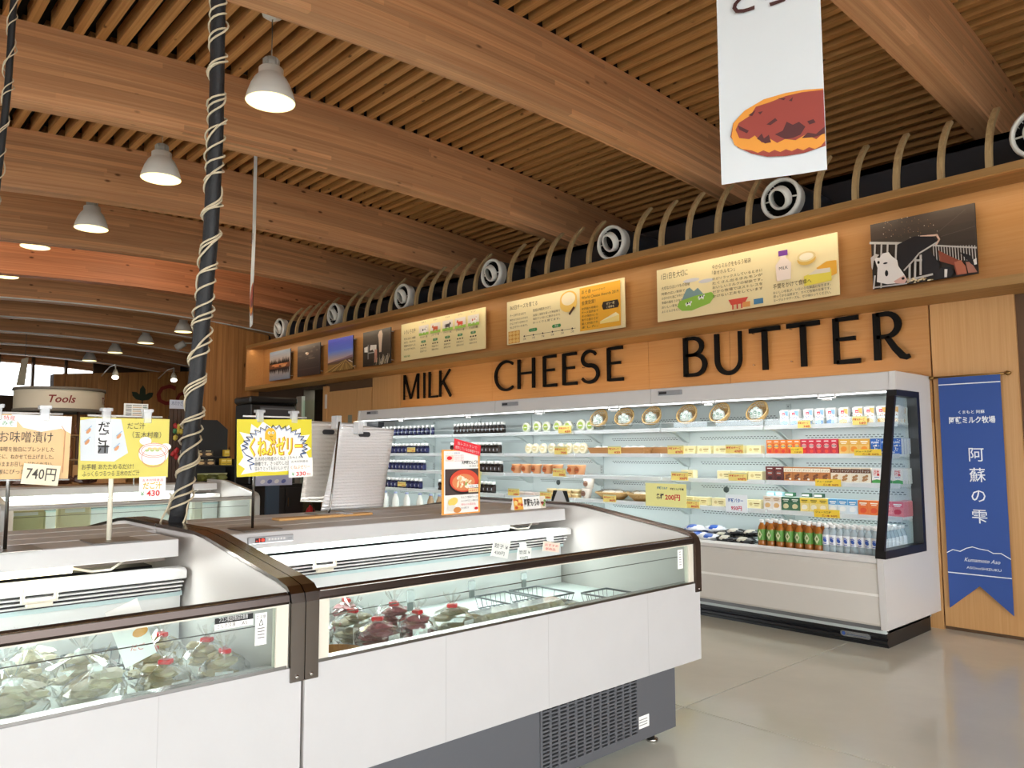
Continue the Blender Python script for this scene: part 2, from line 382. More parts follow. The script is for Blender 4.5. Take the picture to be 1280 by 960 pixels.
# curved wooden ribs standing on the box between the air nozzles
ribm = wood('rib_wood', '#a88d63', '#c2a87c', axis=2, stretch=2, fine=40, rough=.55)
NOZX = [at(px, py, Y=6.22).x for px, py in ((972, 251), (756, 307), (611, 345), (499, 372), (415, 393))]
P0 = NOZX[0]; STEP = (NOZX[0]-NOZX[3])/3
NX = [P0+STEP*(1-k) for k in range(8)]
ribs = []
for k in range(-2, 6):
    for j in range(1, 6):
        x = P0-STEP*k+STEP*j/6
        if x < -13.9 or x > .6: continue
        vs = []; n = 9
        for i in range(n):
            t = i/(n-1); z = 3.42+.56*t; y = YB+.06+.30*t*t*(.7+.3*t)-.02*t; dy = .048-.012*t
            vs += [(x-.021, y, z), (x+.021, y, z), (x+.021, y+dy, z-.01*t), (x-.021, y+dy, z-.01*t)]
        fs = [(3, 2, 1, 0), (n*4-4, n*4-3, n*4-2, n*4-1)]+[(i*4+c, i*4+(c+1) % 4, i*4+4+(c+1) % 4, i*4+4+c) for i in range(n-1) for c in range(4)]
        MB().raw(vs, fs, ribm).build('rib', box)
# ---- door at the right, beyond the panel return
d1 = MB().box(-1.6, YW+.16, .02, -.62, YW+.2, 2.5, oakv).build('door_1', kind='structure')
hg = MB().box(-1.618, YW+.138, 2.16, -1.585, YW+.158, 2.32, CHROME); hg.build('hinge', d1)
# ---- doors at the left of the cooler
door = MB()
dL = at(410, 500, Y=YW).x; dM = at(447, 500, Y=YW).x; dR = -10.42
d2 = MB().box(dL, YW-.01, .02, dM-.005, YW+.028, 2.40, oakv).build('door_2', kind='structure')
d3 = MB().box(dM+.005, YW-.01, .02, dR, YW+.028, 2.40, oakv).build('door_3', kind='structure')
slit = mat('#8f9184', .15)
for dd, pxs in ((d2, ((417, 423), (436, 441))), (d3, ((457, 462),))):
    for a, b2 in pxs:
        MB().box(at(a, 510, Y=YW).x, YW-.016, .75, at(b2, 510, Y=YW).x, YW-.008, 1.98, slit).build('window_slit', dd)
MB().box(dL-.14, YW-.02, 0, dL, YW+.03, 2.5, oakv).build('trim_2', kind='structure')
h = at(409, 502, Y=YW); MB().box(h.x-.03, YW-.03, h.z-.12, h.x+.03, YW-.02, h.z+.12, GREY).build('door_closer_plate', bpy.data.objects['trim_2'])
# the lit room seen through the opening beside them
gx0, gx1 = at(378, 500, Y=YW).x, at(404, 500, Y=YW).x
rm = MB().box(gx0-.6, 8.4, 0, gx1+.5, 8.45, 2.6, mat('#b9cfa8', .7)).box(gx0-.6, YW+.3, 2.6, gx1+.5, 8.45, 2.65, WHITE).build('wall_side_room', kind='structure')
area('side_room_lamp', ((gx0+gx1)/2, 7.4, 2.55), .7, 22, (.92, 1, .85))
MB().box(gx0-.2, YW-.015, 0, gx0, YW+.05, 2.38, mat('#8d8a84', .4)).build('trim_4', kind='structure')
wl = MB(); wl.box(gx0, YW+.02, .0, gx1-.35, YW+.03, 2.3, glass('door_glass', (.85, .93, .88), .8)); wl.build('window_1', kind='structure')
# ---- left partition of pine boards and the far walls
pl = MB().prism([(5.42, 0), (6.95, 0), (6.95, 3.62), (6.25, 3.80), (5.42, 3.905)], 0, -14.75, -14.62, mat('#5d4028', .7)).build('wall_left', kind='structure')
y = 5.42
for k in range(9):
    y1 = y+.155
    MB().prism([(y+.002, 0), (y1-.002, 0), (y1-.002, 4.02-(y1-4.6)*.14), (y+.002, 4.02-(y-4.6)*.14)], 0, -14.62, -14.6, pine).build('board', pl); y = y1
MB().prism([(5.37, 0), (5.42, 0), (5.42, 3.9), (5.37, 3.9)], 0, -14.76, -14.598, oakd).build('corner_trim', pl)
fw = MB().prism([(4.6, 0), (10.5, 0), (10.5, 3.85), (4.6, 3.36)], 0, -22.4, -22.02, mat('#5d4028', .7)).build('wall_far', kind='structure')
y = 4.6
for k in range(19):
    y1 = y+.25
    MB().prism([(y+.004, 0), (y1-.004, 0), (y1-.004, 3.36+(y1-4.6)*.083), (y+.004, 3.36+(y-4.6)*.083)], 0, -22.02, -22, pine).build('board', fw); y = y1
dc = Decal(at(195, 505, X=-21.995), (0, 1, 0), (0, 0, 1))
dm = mat('#7d1f16', .6)
serif = lambda t, u, s, d: d.text(t, u, 0, s, dm, bold=.012, shear=.18)
dc.text('C', 0, 0, .78, dm, bold=.02, shear=.15, sx=.95); dc.text('or', .52, 0, .78, dm, bold=.02, shear=.15, sx=.9)
lf = at(178, 500, X=-21.995)-at(195, 505, X=-21.995); lm = mat('#23301f', .7)
for rt, ln in ((90, .42), (40, .36), (140, .36)):
    c, sn = math.cos(math.radians(rt)), math.sin(math.radians(rt))
    dc.poly([(lf.y+c*ln*t-sn*wd, lf.z-.02+sn*ln*t+c*wd) for t, wd in ((0, 0), (.4, .08), (.75, .07), (1, 0), (.75, -.07), (.4, -.08))], lm)
dc.line([(lf.y, lf.z-.5), (lf.y, lf.z)], .03, lm)
dc.build('lettering', fw)
# far clerestory
cw = MB(); cw.box(-28.2, -6, 0, -28, 10, 3.15, mat('#4b3826', .7)); cw.box(-28.2, -6, 4.55, -28, 10, 5.3, mat('#33251a', .7))
for k in range(14): cw.box(-28.2, -5.8+k*.92, 3.15, -28, -5.72+k*.92, 4.55, mat('#5c4836', .6))
cw.box(-28.15, -6, 3.15, -28.02, 2.6, 4.55, mat('#4b3826', .7)); cw.box(-28.15, 7.0, 3.15, -28.02, 10, 4.55, mat('#4b3826', .7))  # solid infill added to cut clerestory light on the far beams
cwo = cw.build('wall_far_end', kind='structure')
# open window fronts behind the camera: knee wall, posts and header
ww = MB(); ww.box(4.8, -6, 0, 5, 9.2, .5, WHITE2); ww.box(4.8, -6, 4.3, 5, 9.2, 5.0, mat('#7a5230', .6)); ww.box(4.8, 4.4, .5, 5, 9.2, 4.3, mat('#b98f62', .6))  # solid rear stretch shaped to keep daylight off the ceiling by the wall
for k in range(6): ww.box(4.8, -6+k*3.0, .5, 5, -5.85+k*3.0, 4.3, mat('#7a5230', .6))
ww.build('wall_right', kind='structure')
ww = MB(); ww.box(-31, -6.2, 0, 5, -6, .5, WHITE2); ww.box(-31, -6.2, 2.5, 5, -6, 5.0, mat('#7a5230', .6))  # header set low so window light misses the slat sides
for k in range(12): ww.box(-31+k*3.2, -6.2, .5, -30.85+k*3.2, -6, 2.5, mat('#7a5230', .6))
ww.box(-31, -6.15, .5, -13, -6, 2.5, mat('#8d6a48', .6)); ww.build('wall_front', kind='structure')  # solid infill added here to hold daylight back from the far beams
# lamps of the box: a warm strip under its top board, and one behind the cooler canopy
for k in range(6):
    area('box_strip', (-13.1+k*2.4, YB+.1, 3.345), 2.2, 2.2, (1, .82, .58), rot=(math.radians(12), 0, 0), sy=.03)
# unseen warm area lights added between two far beams to brighten the tinted one
for k in range(2):
    area('beam_wash', (-11.72, 1.6+k*2.6, 4.42), 2.4, 22, (1, .82, .64), rot=(0, math.radians(78), 0), sy=.04)
# ================================================================== WALL COOLERS
pale = mat('#d5dedd', .45); paleg = mat('#c3cccb', .5); kick = mat('#16171a', .4); frost = glass('clear_acrylic', (.97, .99, .99), 1.0); frostw = glass('frosted_acrylic', (.94, .96, .97), .6, .1, .45)
SHZ = [1.595, 1.355, 1.13, .885]; DECKZ = .60
LEDW = emit('#f4fbff', 2.2)
def cooler(x0, x1, bays, label, right_end=False, left_end=False):
    xc = (x0+x1)/2; r = thing('wall_cooler', (xc, 6.1, 0), label, 'cooler', 'joined open wall coolers')
    a, b = x0+.003, x1-.003
    m = MB(); m.box(a, 5.69, 0, b, 6.5, .15, kick)
    for z in (.02, .065, .11): m.prism([(5.69, z), (5.675, z+.008), (5.675, z+.03), (5.69, z+.036)], 0, a, b, kick)
    m.build('kick_plate', r)
    MB().box(a, 5.60, .135, b, 5.66, .165, mat('#6f7072', .3)).build('drip_strip', r)
    m = MB(); m.prism([(5.66, .165), (5.585, .165), (5.575, .18), (5.56, .56), (5.57, .60), (5.66, .60)], 0, a, b, mat('#d8d4cd', .4, var=.03)); fp = m.build('front_panel', r)
    MB().box(a, 5.562, .372, b, 5.575, .388, mat('#f4f2ee', .3)).build('bead', fp)
    m = MB(); m.prism([(5.545, .605), (5.55, .63), (5.60, .645), (5.70, .615), (5.70, .60), (5.56, .595)], 0, a, b, mat('#dcdad8', .25)); m.build('bumper_rail', r)
    MB().box(a, 5.66, .10, b, 6.52, DECKZ, pale).build('deck', r)
    MB().box(a, 6.5, .6, b, 6.56, 1.85, pale).build('back_panel', r)
    m = MB(); m.prism([(5.91, 1.825), (5.905, 1.84), (5.91, 1.965), (5.92, 1.97), (6.585, 1.97), (6.585, 1.84), (6.3, 1.82), (5.97, 1.835), (5.97, 1.825)], 0, a, b, WHITE2); cn = m.build('canopy', r)
    MB().box(a, 5.932, 1.816, b, 5.962, 1.834, LEDW).build('light_tube', cn)
    MB().box(a, 6.25, 1.966, b, 6.58, 1.995, oak).build('filler_board', cn)
    n = len(bays)-1
    for i in range(n):
        u0, u1 = bays[i]+.008, bays[i+1]-.008
        for z in SHZ:
            s = MB().bbox(u0, 6.06, z-.02, u1, 6.495, z, mat('#e9eeee', .35), .004).build('shelf', r)
            MB().prism([(6.045, z-.03), (6.06, z-.03), (6.06, z+.006), (6.052, z+.006)], 0, u0, u1, frostw).build('price_rail', s)
            for u in (u0+.004, u1-.016):
                MB().prism([(6.14, z-.021), (6.495, z-.021), (6.495, z-.13), (6.44, z-.12), (6.30, z-.05)], 0, u, u+.012, pale).build('bracket', s)
        z = SHZ[0]; MB().box(u0, 6.056, z+.008, u1, 6.06, z+.055, frost).box(u0, 6.055, z+.052, u1, 6.061, z+.056, frostw).build('guard_lip', r)
        m = MB()
        for z in SHZ+[1.78]:
            for row in (0, 1):
                k = 0
                while u0+.14+k*.034 < u1-.14:
                    x = u0+.14+k*.034+row*.017; m.box(x, 6.498, z-.085-row*.017, x+.02, 6.4995, z-.079-row*.017, mat('#4a5356', .6)); k += 1
        m.build('air_slots', r, kind='stuff')
    for u in bays[1:-1]:
        m = MB(); m.box(u-.02, 6.488, .62, u+.02, 6.499, 1.8, paleg)
        for k in range(38): m.box(u-.004, 6.4865, .66+k*.03, u+.004, 6.4885, .672+k*.03, mat('#4a5356', .6))
        m.build('upright', r)
    sidem = mat('#d6d4d2', .35, bump=.04, bscale=60)
    if right_end:
        e = x1; f = e+.0
        side = [(5.57, .145), (6.595, .14), (6.595, 1.97), (5.91, 1.97), (5.895, 1.83), (6.29, 1.83), (6.29, .635), (5.545, .635)]
        m = MB(); m.prism(side, 0, e, e+.045, sidem); sp = m.build('end_panel', r)
        blk = mat('#141416', .35)
        fr = MB()
        T = .048
        fr.prism([(5.875, 1.83), (6.31, 1.83), (6.31, 1.785), (5.868, 1.785)], 0, e-.01, e+.062, blk)
        fr.prism([(6.255, 1.785), (6.31, 1.785), (6.31, .685), (6.255, .685)], 0, e-.01, e+.062, blk)
        fr.prism([(5.545, .635), (6.31, .625), (6.31, .685), (5.555, .69)], 0, e-.01, e+.062, blk)
        fr.prism([(5.868, 1.785), (5.895, 1.785), (5.582, .69), (5.555, .69)], 0, e-.01, e+.05, blk)
        gf = fr.build('window_frame', r)
        MB().prism([(5.89, 1.785), (6.26, 1.785), (6.26, .685), (5.575, .685)], 0, e+.012, e+.018, glass('cooler_end_glass', (.93, .97, .98), .9)).build('pane', gf)
    if left_end:
        m = MB(); m.prism([(5.57, .145), (6.595, .14), (6.595, 1.97), (5.90, 1.97), (5.88, 1.80), (5.545, .64)], 0, x0-.045, x0, sidem); m.build('end_panel', r)
        MB().box(x0+.03, 6.0, 1.72, x0+.32, 6.1, 1.80, mat('#2a2b2e', .4)).build('motor_housing', r)
    return r
CB = [-9.62, -8.64, -7.66, -6.69, -5.58, -4.46, -3.38, -2.275]
c1 = cooler(CB[0], CB[3], CB[0:4], 'left third of the long open wall cooler, under the word MILK', left_end=True)
c2 = cooler(CB[3], CB[5], CB[3:6], 'middle third of the long open wall cooler, under the word CHEESE')
c3 = cooler(CB[5], CB[7], CB[5:8], 'right third of the long open wall cooler, with a black-framed end window', right_end=True)
for (px, py), c in zip(((466, 516), (638, 505), (838, 491)), (c1, c2, c3)):
    p = at(px, py, Y=5.905); m = MB(); m.bbox(p.x-.13, 5.885, p.z-.022, p.x+.13, 5.908, p.z+.022, mat('#8d8e92', .4), .004)
    q = m.build('controller', c); MB().box(p.x-.115, 5.883, p.z-.011, p.x-.03, 5.8855, p.z+.011, BLACK).build('display', q)
for px, py in ((501, 523), (585, 518), (674, 513.5), (767, 509), (885, 501), (1033, 493.6)):
    p = at(px, py, Y=5.92); c = c1 if p.x < CB[3] else c2 if p.x < CB[5] else c3
    m = MB(); hw = .075
    for (a, b2, cc, d) in ((-hw, -.03, -hw+.014, .03), (hw-.014, -.03, hw, .03), (-hw, -.03, hw, -.018), (-hw*.5, -.045, hw*.5, -.03)): m.bbox(p.x+a, 5.915, p.z+b2, p.x+cc, 5.932, p.z+d, WHITE, .003)
    m.build('cover_handle', c)
for x0, x1 in ((CB[0], CB[3]), (CB[3], CB[5]), (CB[5], CB[7])):
    area('cooler_light', ((x0+x1)/2, 5.935, 1.80), x1-x0-.15, 2.0*(x1-x0)/2.2, (.94, 1, .99), rot=(math.radians(6), 0, 0), sy=.05)
    for z in SHZ: area('shelf_fill', ((x0+x1)/2, 6.085, z-.025), x1-x0-.15, 1.35*(x1-x0)/2.2, (.94, 1, .99), rot=(math.radians(14), 0, 0), sy=.02)  # added fill under each shelf to brighten the goods, no tube there
    area('cooler_top_strip', ((x0+x1)/2, 6.15, 1.99), x1-x0-.3, 2.2*(x1-x0)/2.2, (1, .75, .45), rot=(math.radians(180-50), 0, 0), sy=.03)
# small badge on the kick plate of the right cooler
b0 = at(1054, 790, Y=5.672); b1 = at(1085, 797, Y=5.672)
m = MB(); m.prism([(b0.x+.02*math.cos(t)+(0 if math.cos(t) < 0 else b1.x-b0.x), (b0.z+b1.z)/2+.02*math.sin(t)) for t in [2*math.pi*k/16 for k in range(16)]], 1, 5.668, 5.6745, mat('#aab0b8', .25, metal=.8)); bd = m.build('badge', c3)
d = Decal((b0.x, 5.668, (b0.z+b1.z)/2), (1, 0, 0), (0, 0, 1)); d.ell(.005, 0, .013, .013, mat('#2a4f9a', .4)); d.line([(.03, -.004), (b1.x-b0.x-.01, -.004)], .006, mat('#5f6b7d', .5)); d.build('emblem', bd)

# ================================================================== ISLAND FREEZERS
sheet = mat('#c2c0bf', .45, bump=.05, bscale=30, var=.035, vscale=9); endw = mat('#bdb8b4', .38); basem = mat('#5c5d61', .45)
trimm = mat('#7d756f', .2, metal=1); railm = mat('#4b403b', .25, metal=.7); cream = mat('#ddd6c6', .45); teal = mat('#bcd0d0', .4)
fz_glass = glass('freezer_glass', (.91, .97, .955), .8)
TUBEC = emit('#effdf6', 2.6); TUBEW = emit('#fff6cf', 2.4)
def freezer(y0, y1, label, tube, trim_far, canopy_y1, handles, grille=None, xo=0):
    X = lambda v: v+xo
    r = thing('island_freezer', (X(-2.8), (y0+y1)/2, 0), label, 'freezer')
    # base and feet
    m = MB(); m.box(X(-3.44), y0+.04, .05, X(-2.317), y1-.09, .38, basem); bs = m.build('base', r)
    for (fx, fy) in ((-2.37, y0+.16), (-2.37, y1-.21), (-3.36, y0+.16), (-3.36, y1-.21)):
        MB().lathe([(.028, 0), (.028, .012), (.012, .016), (.012, .052)], (X(fx), fy, 0), CHROME, 10).build('foot', r)
    if grille:
        g0, g1 = grille
        m = MB(); m.box(X(-2.318), g0, .09, X(-2.3165), g1, .372, mat('#101012', .7))
        nc, nr = 12, 18
        for k in range(nc+1):
            y = g0+(g1-g0)*k/nc; m.box(X(-2.318), y-.006, .085, X(-2.310), y+.006, .374, basem)
        for k in range(nr+1):
            z = .09+.282*k/nr; m.box(X(-2.318), g0, z-.0035, X(-2.3105), g1, z+.0035, basem)
        m.build('vent_grille', bs)
        q = Decal((X(-2.3165), g1+.005, .105), (0, 1, 0), (0, 0, 1)); q.rect(0, 0, .085, .055, PAPER)
        for k in range(3): q.line([(.012, .015+k*.012), (.07, .015+k*.012)], .004, mat('#8a8a88', .6))
        q.build('rating_label', bs)
    MB().box(X(-3.44), y0+.005, .38, X(-2.26), y1-.005, .42, basem).build('tray', r)
    # front sheet
    m = MB(); m.box(X(-2.262), y0+.002, .376, X(-2.22), y1-.002, .742, sheet); fs = m.build('front_panel', r)
    for y in (y1-.42, (y0+y1)/2, y0+.55): MB().box(X(-2.2203), y-.001, .377, X(-2.2196), y+.001, .741, mat('#b4b2b1', .5)).build('seam', fs)
    MB().box(X(-2.262), y0+.05, .742, X(-2.222), y1-.05, .752, STEEL).build('sill', r)
    # well: floor, back wall, air grille, rail
    MB().box(X(-3.12), y0+.04, .42, X(-2.27), y1-.04, .64, mat('#dfe6e4', .5)).build('well_floor', r)
    MB().box(X(-3.42), y0+.04, .42, X(-3.12), y1-.05, .845, WHITE).build('back_wall', r)
    MB().box(X(-3.42), y0+.04, .845, X(-3.10), y1-.05, .862, teal).build('air_duct', r)
    m = MB(); m.box(X(-3.42), y0+.04, .862, X(-3.09), y1-.06, .917, mat('#26252a', .6))
    for z, xx in ((.868, -3.082), (.884, -3.070), (.900, -3.06)): m.box(X(-3.10), y0+.04, z, X(xx), y1-.06, z+.006, WHITE)
    m.build('air_grille', r)
    m = MB(); m.prism([(X(-3.12), .916), (X(-3.045), .916), (X(-3.03), .921), (X(-3.03), .95), (X(-3.05), .957), (X(-3.12), .957)], 1, y0+.04, y1-.06, WHITE); rl = m.build('curtain_rail', r)
    for hy in handles:
        k = MB()
        for (a, za, b2, zb) in ((-.055, .90, -.043, .955), (.043, .90, .055, .955), (-.055, .895, .055, .907), (-.04, .88, .04, .895)): k.bbox(X(-3.028), hy+a, za, X(-3.012), hy+b2, zb, cream, .003)
        k.build('cover_handle', rl)
    MB().box(X(-3.44), y0+.04, .957, X(-3.30), y1-.05, 1.0, mat('#b7aaa0', .6)).build('recess', r)
    t = MB(); t.tube([(X(-3.17), y0+.08, .978), (X(-3.17), y1-.42, .978)], .017, tube, 10); lt = t.build('light_tube', r)
    MB().tube([(X(-3.17), y1-.42, .978), (X(-3.15), y1-.36, .962), (X(-3.13), y1-.30, .965), (X(-3.16), y1-.24, .995)], .005, cream, 6).build('cable', lt)
    if xo == 0 and grille is not None:
        d_ = bpy.data.lights.new('well_light', 'AREA'); d_.energy = 7; d_.shape = 'RECTANGLE'; d_.size = .05; d_.size_y = y1-y0-.3; d_.color = (.95, 1, .98)
        lo_ = bpy.data.objects.new('well_light', d_); COL.objects.link(lo_); lo_.parent = r; lo_.location = (-.225, 0, .993); lo_.rotation_euler = (0, math.radians(-14), 0)
    # canopy shelf
    m = MB(); m.prism([(X(-3.06), 1.0), (X(-3.045), 1.003), (X(-3.05), 1.065), (X(-3.06), 1.068), (X(-3.448), 1.068), (X(-3.448), 1.0)], 1, y0+.03, canopy_y1, sheet); cn = m.build('canopy', r)
    MB().box(X(-3.26), y0+.03, 1.0685, X(-3.253), canopy_y1, 1.0695, WHITE).build('seam', cn)
    # end walls with metal edge trims
    prof = [(X(-2.225), .376), (X(-2.225), .945), (X(-2.25), .968), (X(-2.32), .985), (X(-2.93), 1.072), (X(-3.02), 1.08), (X(-3.45), 1.08), (X(-3.45), .10), (X(-2.45), .376)]
    for a, b2, tm in ((y0, y0+.04, trimm), (y1-.04, y1, trim_far)):
        e = MB().prism(prof, 1, a+.001, b2-.001, endw).build('end_wall', r)
        P = [(-2.225, .70), (-2.225, .935), (-2.232, .955), (-2.252, .972), (-2.32, .988), (-2.93, 1.075), (-3.02, 1.083), (-3.45, 1.083)]
        vs = []; w0, w1 = a-.001, b2+.004
        for i, (px, pz) in enumerate(P):
            j0, j1 = P[max(i-1, 0)], P[min(i+1, len(P)-1)]; dx, dz = j1[0]-j0[0], j1[1]-j0[1]; L = math.hypot(dx, dz); nx, nz = dz/L, -dx/L
            vs += [(X(px), w0, pz), (X(px+nx*.012), w0, pz+nz*.012), (X(px+nx*.012), w1, pz+nz*.012), (X(px), w1, pz)]
        fs2 = [(0, 3, 2, 1), (28, 29, 30, 31)]+[(i*4+c, i*4+4+c, i*4+4+(c+1) % 4, i*4+(c+1) % 4) for i in range(7) for c in range(4)]
        tr = MB().raw(vs, fs2, tm).build('edge_trim', r)
        MB().lathe([(.006, 0), (.006, .004), (.003, .006)], (X(-2.213), (a+b2)/2, .715), CHROME, 8, axis=0).build('bolt', tr)
    # front glass, posts, rail
    for a, b2 in ((y0+.044, y0+.085), (y1-.085, y1-.046)): MB().box(X(-2.25), a, .745, X(-2.224), b2, .934, cream).build('post', r)
    MB().box(X(-2.238), y0+.085, .748, X(-2.231), y1-.085, .936, fz_glass).build('front_glass', r)
    m = MB(); m.prism([(X(-2.255), .934), (X(-2.222), .934), (X(-2.217), .942), (X(-2.221), .960), (X(-2.24), .968), (X(-2.255), .965)], 1, y0+.044, y1-.046, railm); ra = m.build('hand_rail', r)
    MB().box(X(-2.2205), y0+.085, .9305, X(-2.2165), y1-.085, .9345, cream).build('gasket', ra)
    MB().tube([(X(-2.2235), y0+.05, .9615), (X(-2.2235), y1-.05, .9615)], .0028, CHROME, 6).build('rail_highlight', ra)  # chrome line added as the highlight along the rail's top edge
    MB().tube([(X(-2.29), y0+.085, .868), (X(-2.29), y1-.085, .868)], .0018, STEEL, 5).build('glass_reflection', r)  # thin tube drawn as the line reflected in the front glass
    return r
brownt = mat('#5a4b44', .3, metal=.8)
hL = [at(49, 735, X=-3.03).y]
hR = [at(405, 690, X=-3.03).y, at(626, 681, X=-3.03).y]
fzR = freezer(1.176, 3.31, 'white island freezer at the right, its whole front and grey vented base in view', TUBEC, brownt, 3.22, hR, (2.29, 2.918))
fzL = freezer(-1.00, 1.168, 'white island freezer at the left edge, partly outside the picture', TUBEW, trimm, 1.08, hL, (.1, .75))
def turned(src, dy, label):
    c = copy_tree(src); c.location = (-3.452*2-src.location.x, src.location.y+dy, 0); c.rotation_euler = (0, 0, math.pi); tag(c, label); return c
turned(fzR, 0.0, 'freezer backing onto the right-hand island freezer, only its shelf top in view')
turned(fzL, 0.0, 'freezer backing onto the left-hand island freezer, only its shelf top in view')
fzF = copy_tree(fzR); fzF.location = fzF.location+Vector((-5.04, .02, 0)); tag(fzF, 'third island freezer, in the row behind, pale metal rails, seen between the sign cards')
for ch in fzF.children:
    if ch.name.split('.')[0] in ('hand_rail', 'edge_trim'):
        ch.material_slots[0].link = 'OBJECT'; ch.material_slots[0].material = mat('#b9b9b6', .3, metal=.3)
# controller on the canopy of the right freezer
a0, a1 = at(309, 681, X=-3.044), at(366, 667, X=-3.044)
k = MB(); k.bbox(-3.046, a0.y, a0.z, -3.034, a1.y, a1.z, mat('#a9aaae', .4), .004); kc = k.build('controller', fzR)
q = Decal((-3.034, a0.y, a0.z), (0, 1, 0), (0, 0, 1)); W, Hh = a1.y-a0.y, a1.z-a0.z
q.rect(W*.14, Hh*.2, W*.36, Hh*.8, mat('#2a0c0c', .3)); q.text('-18', W*.16, Hh*.3, Hh*.55, emit('#ff3a2a', 2), w=W*.18)
for j in range(6): q.rect(W*(.43+j*.065), Hh*.38, W*(.475+j*.065), Hh*.66, WHITE)
q.rect(W*.85, Hh*.48, W*.95, Hh*.54, mat('#55565a', .5)); q.build('control_print', kc)
# warning and model labels on the glass
q = Decal((-2.2305, at(315, 833, X=-2.23).y, .80), (0, 1, 0), (0, 0, 1))
yl = lambda px: at(px, 790, X=-2.23).y
q = Decal((-2.2305, 0, 0), (0, 1, 0), (0, 0, 1))
def zl(px, py): return at(px, py, X=-2.2305).z
u0, u1, u2 = yl(268), yl(316), yl(299)
za, zb2, zc2 = zl(267, 773.5), zl(267, 781), zl(267, 788.5); q.rect(u0, zb2, u1, za, BLACK); q.rect(u0, zc2, u1, zb2, PAPER)
q.text('フロン排出抑制法対象機', u0+.012, zb2+(za-zb2)*.28, .016, WHITE, w=(u1-u0)*.75); q.text('ミルク冷凍', u0+.006, zc2+(zb2-zc2)*.25, .015, INK, w=.055); q.text('AS', u1-.035, zc2+(zb2-zc2)*.25, .015, INK)
v0, v1 = yl(318.5), yl(333); q.rect(v0, zl(326, 806), v1, zl(326, 766), PAPER); q.text('ご注意', v0+.003, zl(326, 771)-.004, .011, INK, w=v1-v0-.006)
q.line([(v0+.012, zl(326, 781)), (v1-.012, zl(326, 781)), ((v0+v1)/2, zl(326, 774)), (v0+.012, zl(326, 781))], .002, INK)
for j in range(4): q.line([(v0+.008, zl(326, 785)-j*.009), (v1-.008, zl(326, 785)-j*.009)], .003, mat('#77736e', .6))
q.build('glass_labels', fzL)
q = Decal((-2.2305, 0, 0), (0, 1, 0), (0, 0, 1)); w0, w1 = yl(847.5), yl(854)
q.rect(at(847, 700, X=-2.23).y, zl(850, 711), at(853.5, 700, X=-2.23).y, zl(850, 687), PAPER)
yy = at(850, 700, X=-2.23).y
for j in range(6): q.line([(yy-.008, zl(850, 690)-j*.012), (yy+.008, zl(850, 690)-j*.012)], .003, mat('#77736e', .6))
q.build('glass_label', fzR)

# ================================================================== AIR NOZZLES on the box
nzw = mat('#dfded8', .35); ductm = mat('#30343c', .5)
names = ['rightmost air nozzle, cut by the picture edge', 'air nozzle just right of the white bread banner\'s foot', 'air nozzle above the yellow cheese award panel', 'air nozzle above the gap between cow panel and cheese panel', 'air nozzle above the cow breeds panel', 'third air nozzle from the left end', 'second air nozzle from the left end', 'leftmost air nozzle at the box end']
def nozzle():
    r = thing('air_nozzle', (0, 0, 0), '', 'air vent', 'round white air nozzles on the wooden box')
    m = MB(); m.lathe([(.156, .07), (.156, .01), (.163, -.006), (.174, -.01), (.187, .004), (.19, .03), (.176, .06), (.176, .12)], (0, 0, .19), nzw, 28, axis=1, caps=False); m.build('outer_ring', r)
    m = MB(); m.lathe([(.174, .05), (.174, .70)], (0, 0, .19), ductm, 28, axis=1, caps=False); m.build('duct', r)
    m = MB(); m.lathe([(.1555, .03), (.1555, .34), (.0001, .34)], (0, 0, .19), mat('#08080a', .8), 24, axis=1, caps=False); m.build('throat', r)
    m = MB(); m.lathe([(.076, -.03), (.086, -.036), (.098, -.03), (.108, .03), (.10, .038), (.088, .03), (.076, -.03)], (0, 0, .19), nzw, 24, axis=1, caps=False); m.rot(math.radians(24), (0, 0, .19), 'X'); m.rot(math.radians(-14), (0, 0, .19), 'Z'); ic = m.build('inner_ring', r)
    m = MB(); m.tube([(-.157, .035, .19), (-.095, .02, .19)], .008, nzw, 6).tube([(.095, .02, .19), (.157, .035, .19)], .008, nzw, 6); m.build('pivot', r)
    return r
nz0 = None
for i, x in enumerate(NX):
    if nz0 is None: nz0 = o = nozzle()
    else: o = copy_tree(nz0)
    o.location = (x, YB+.06, 3.421); tag(o, names[i])

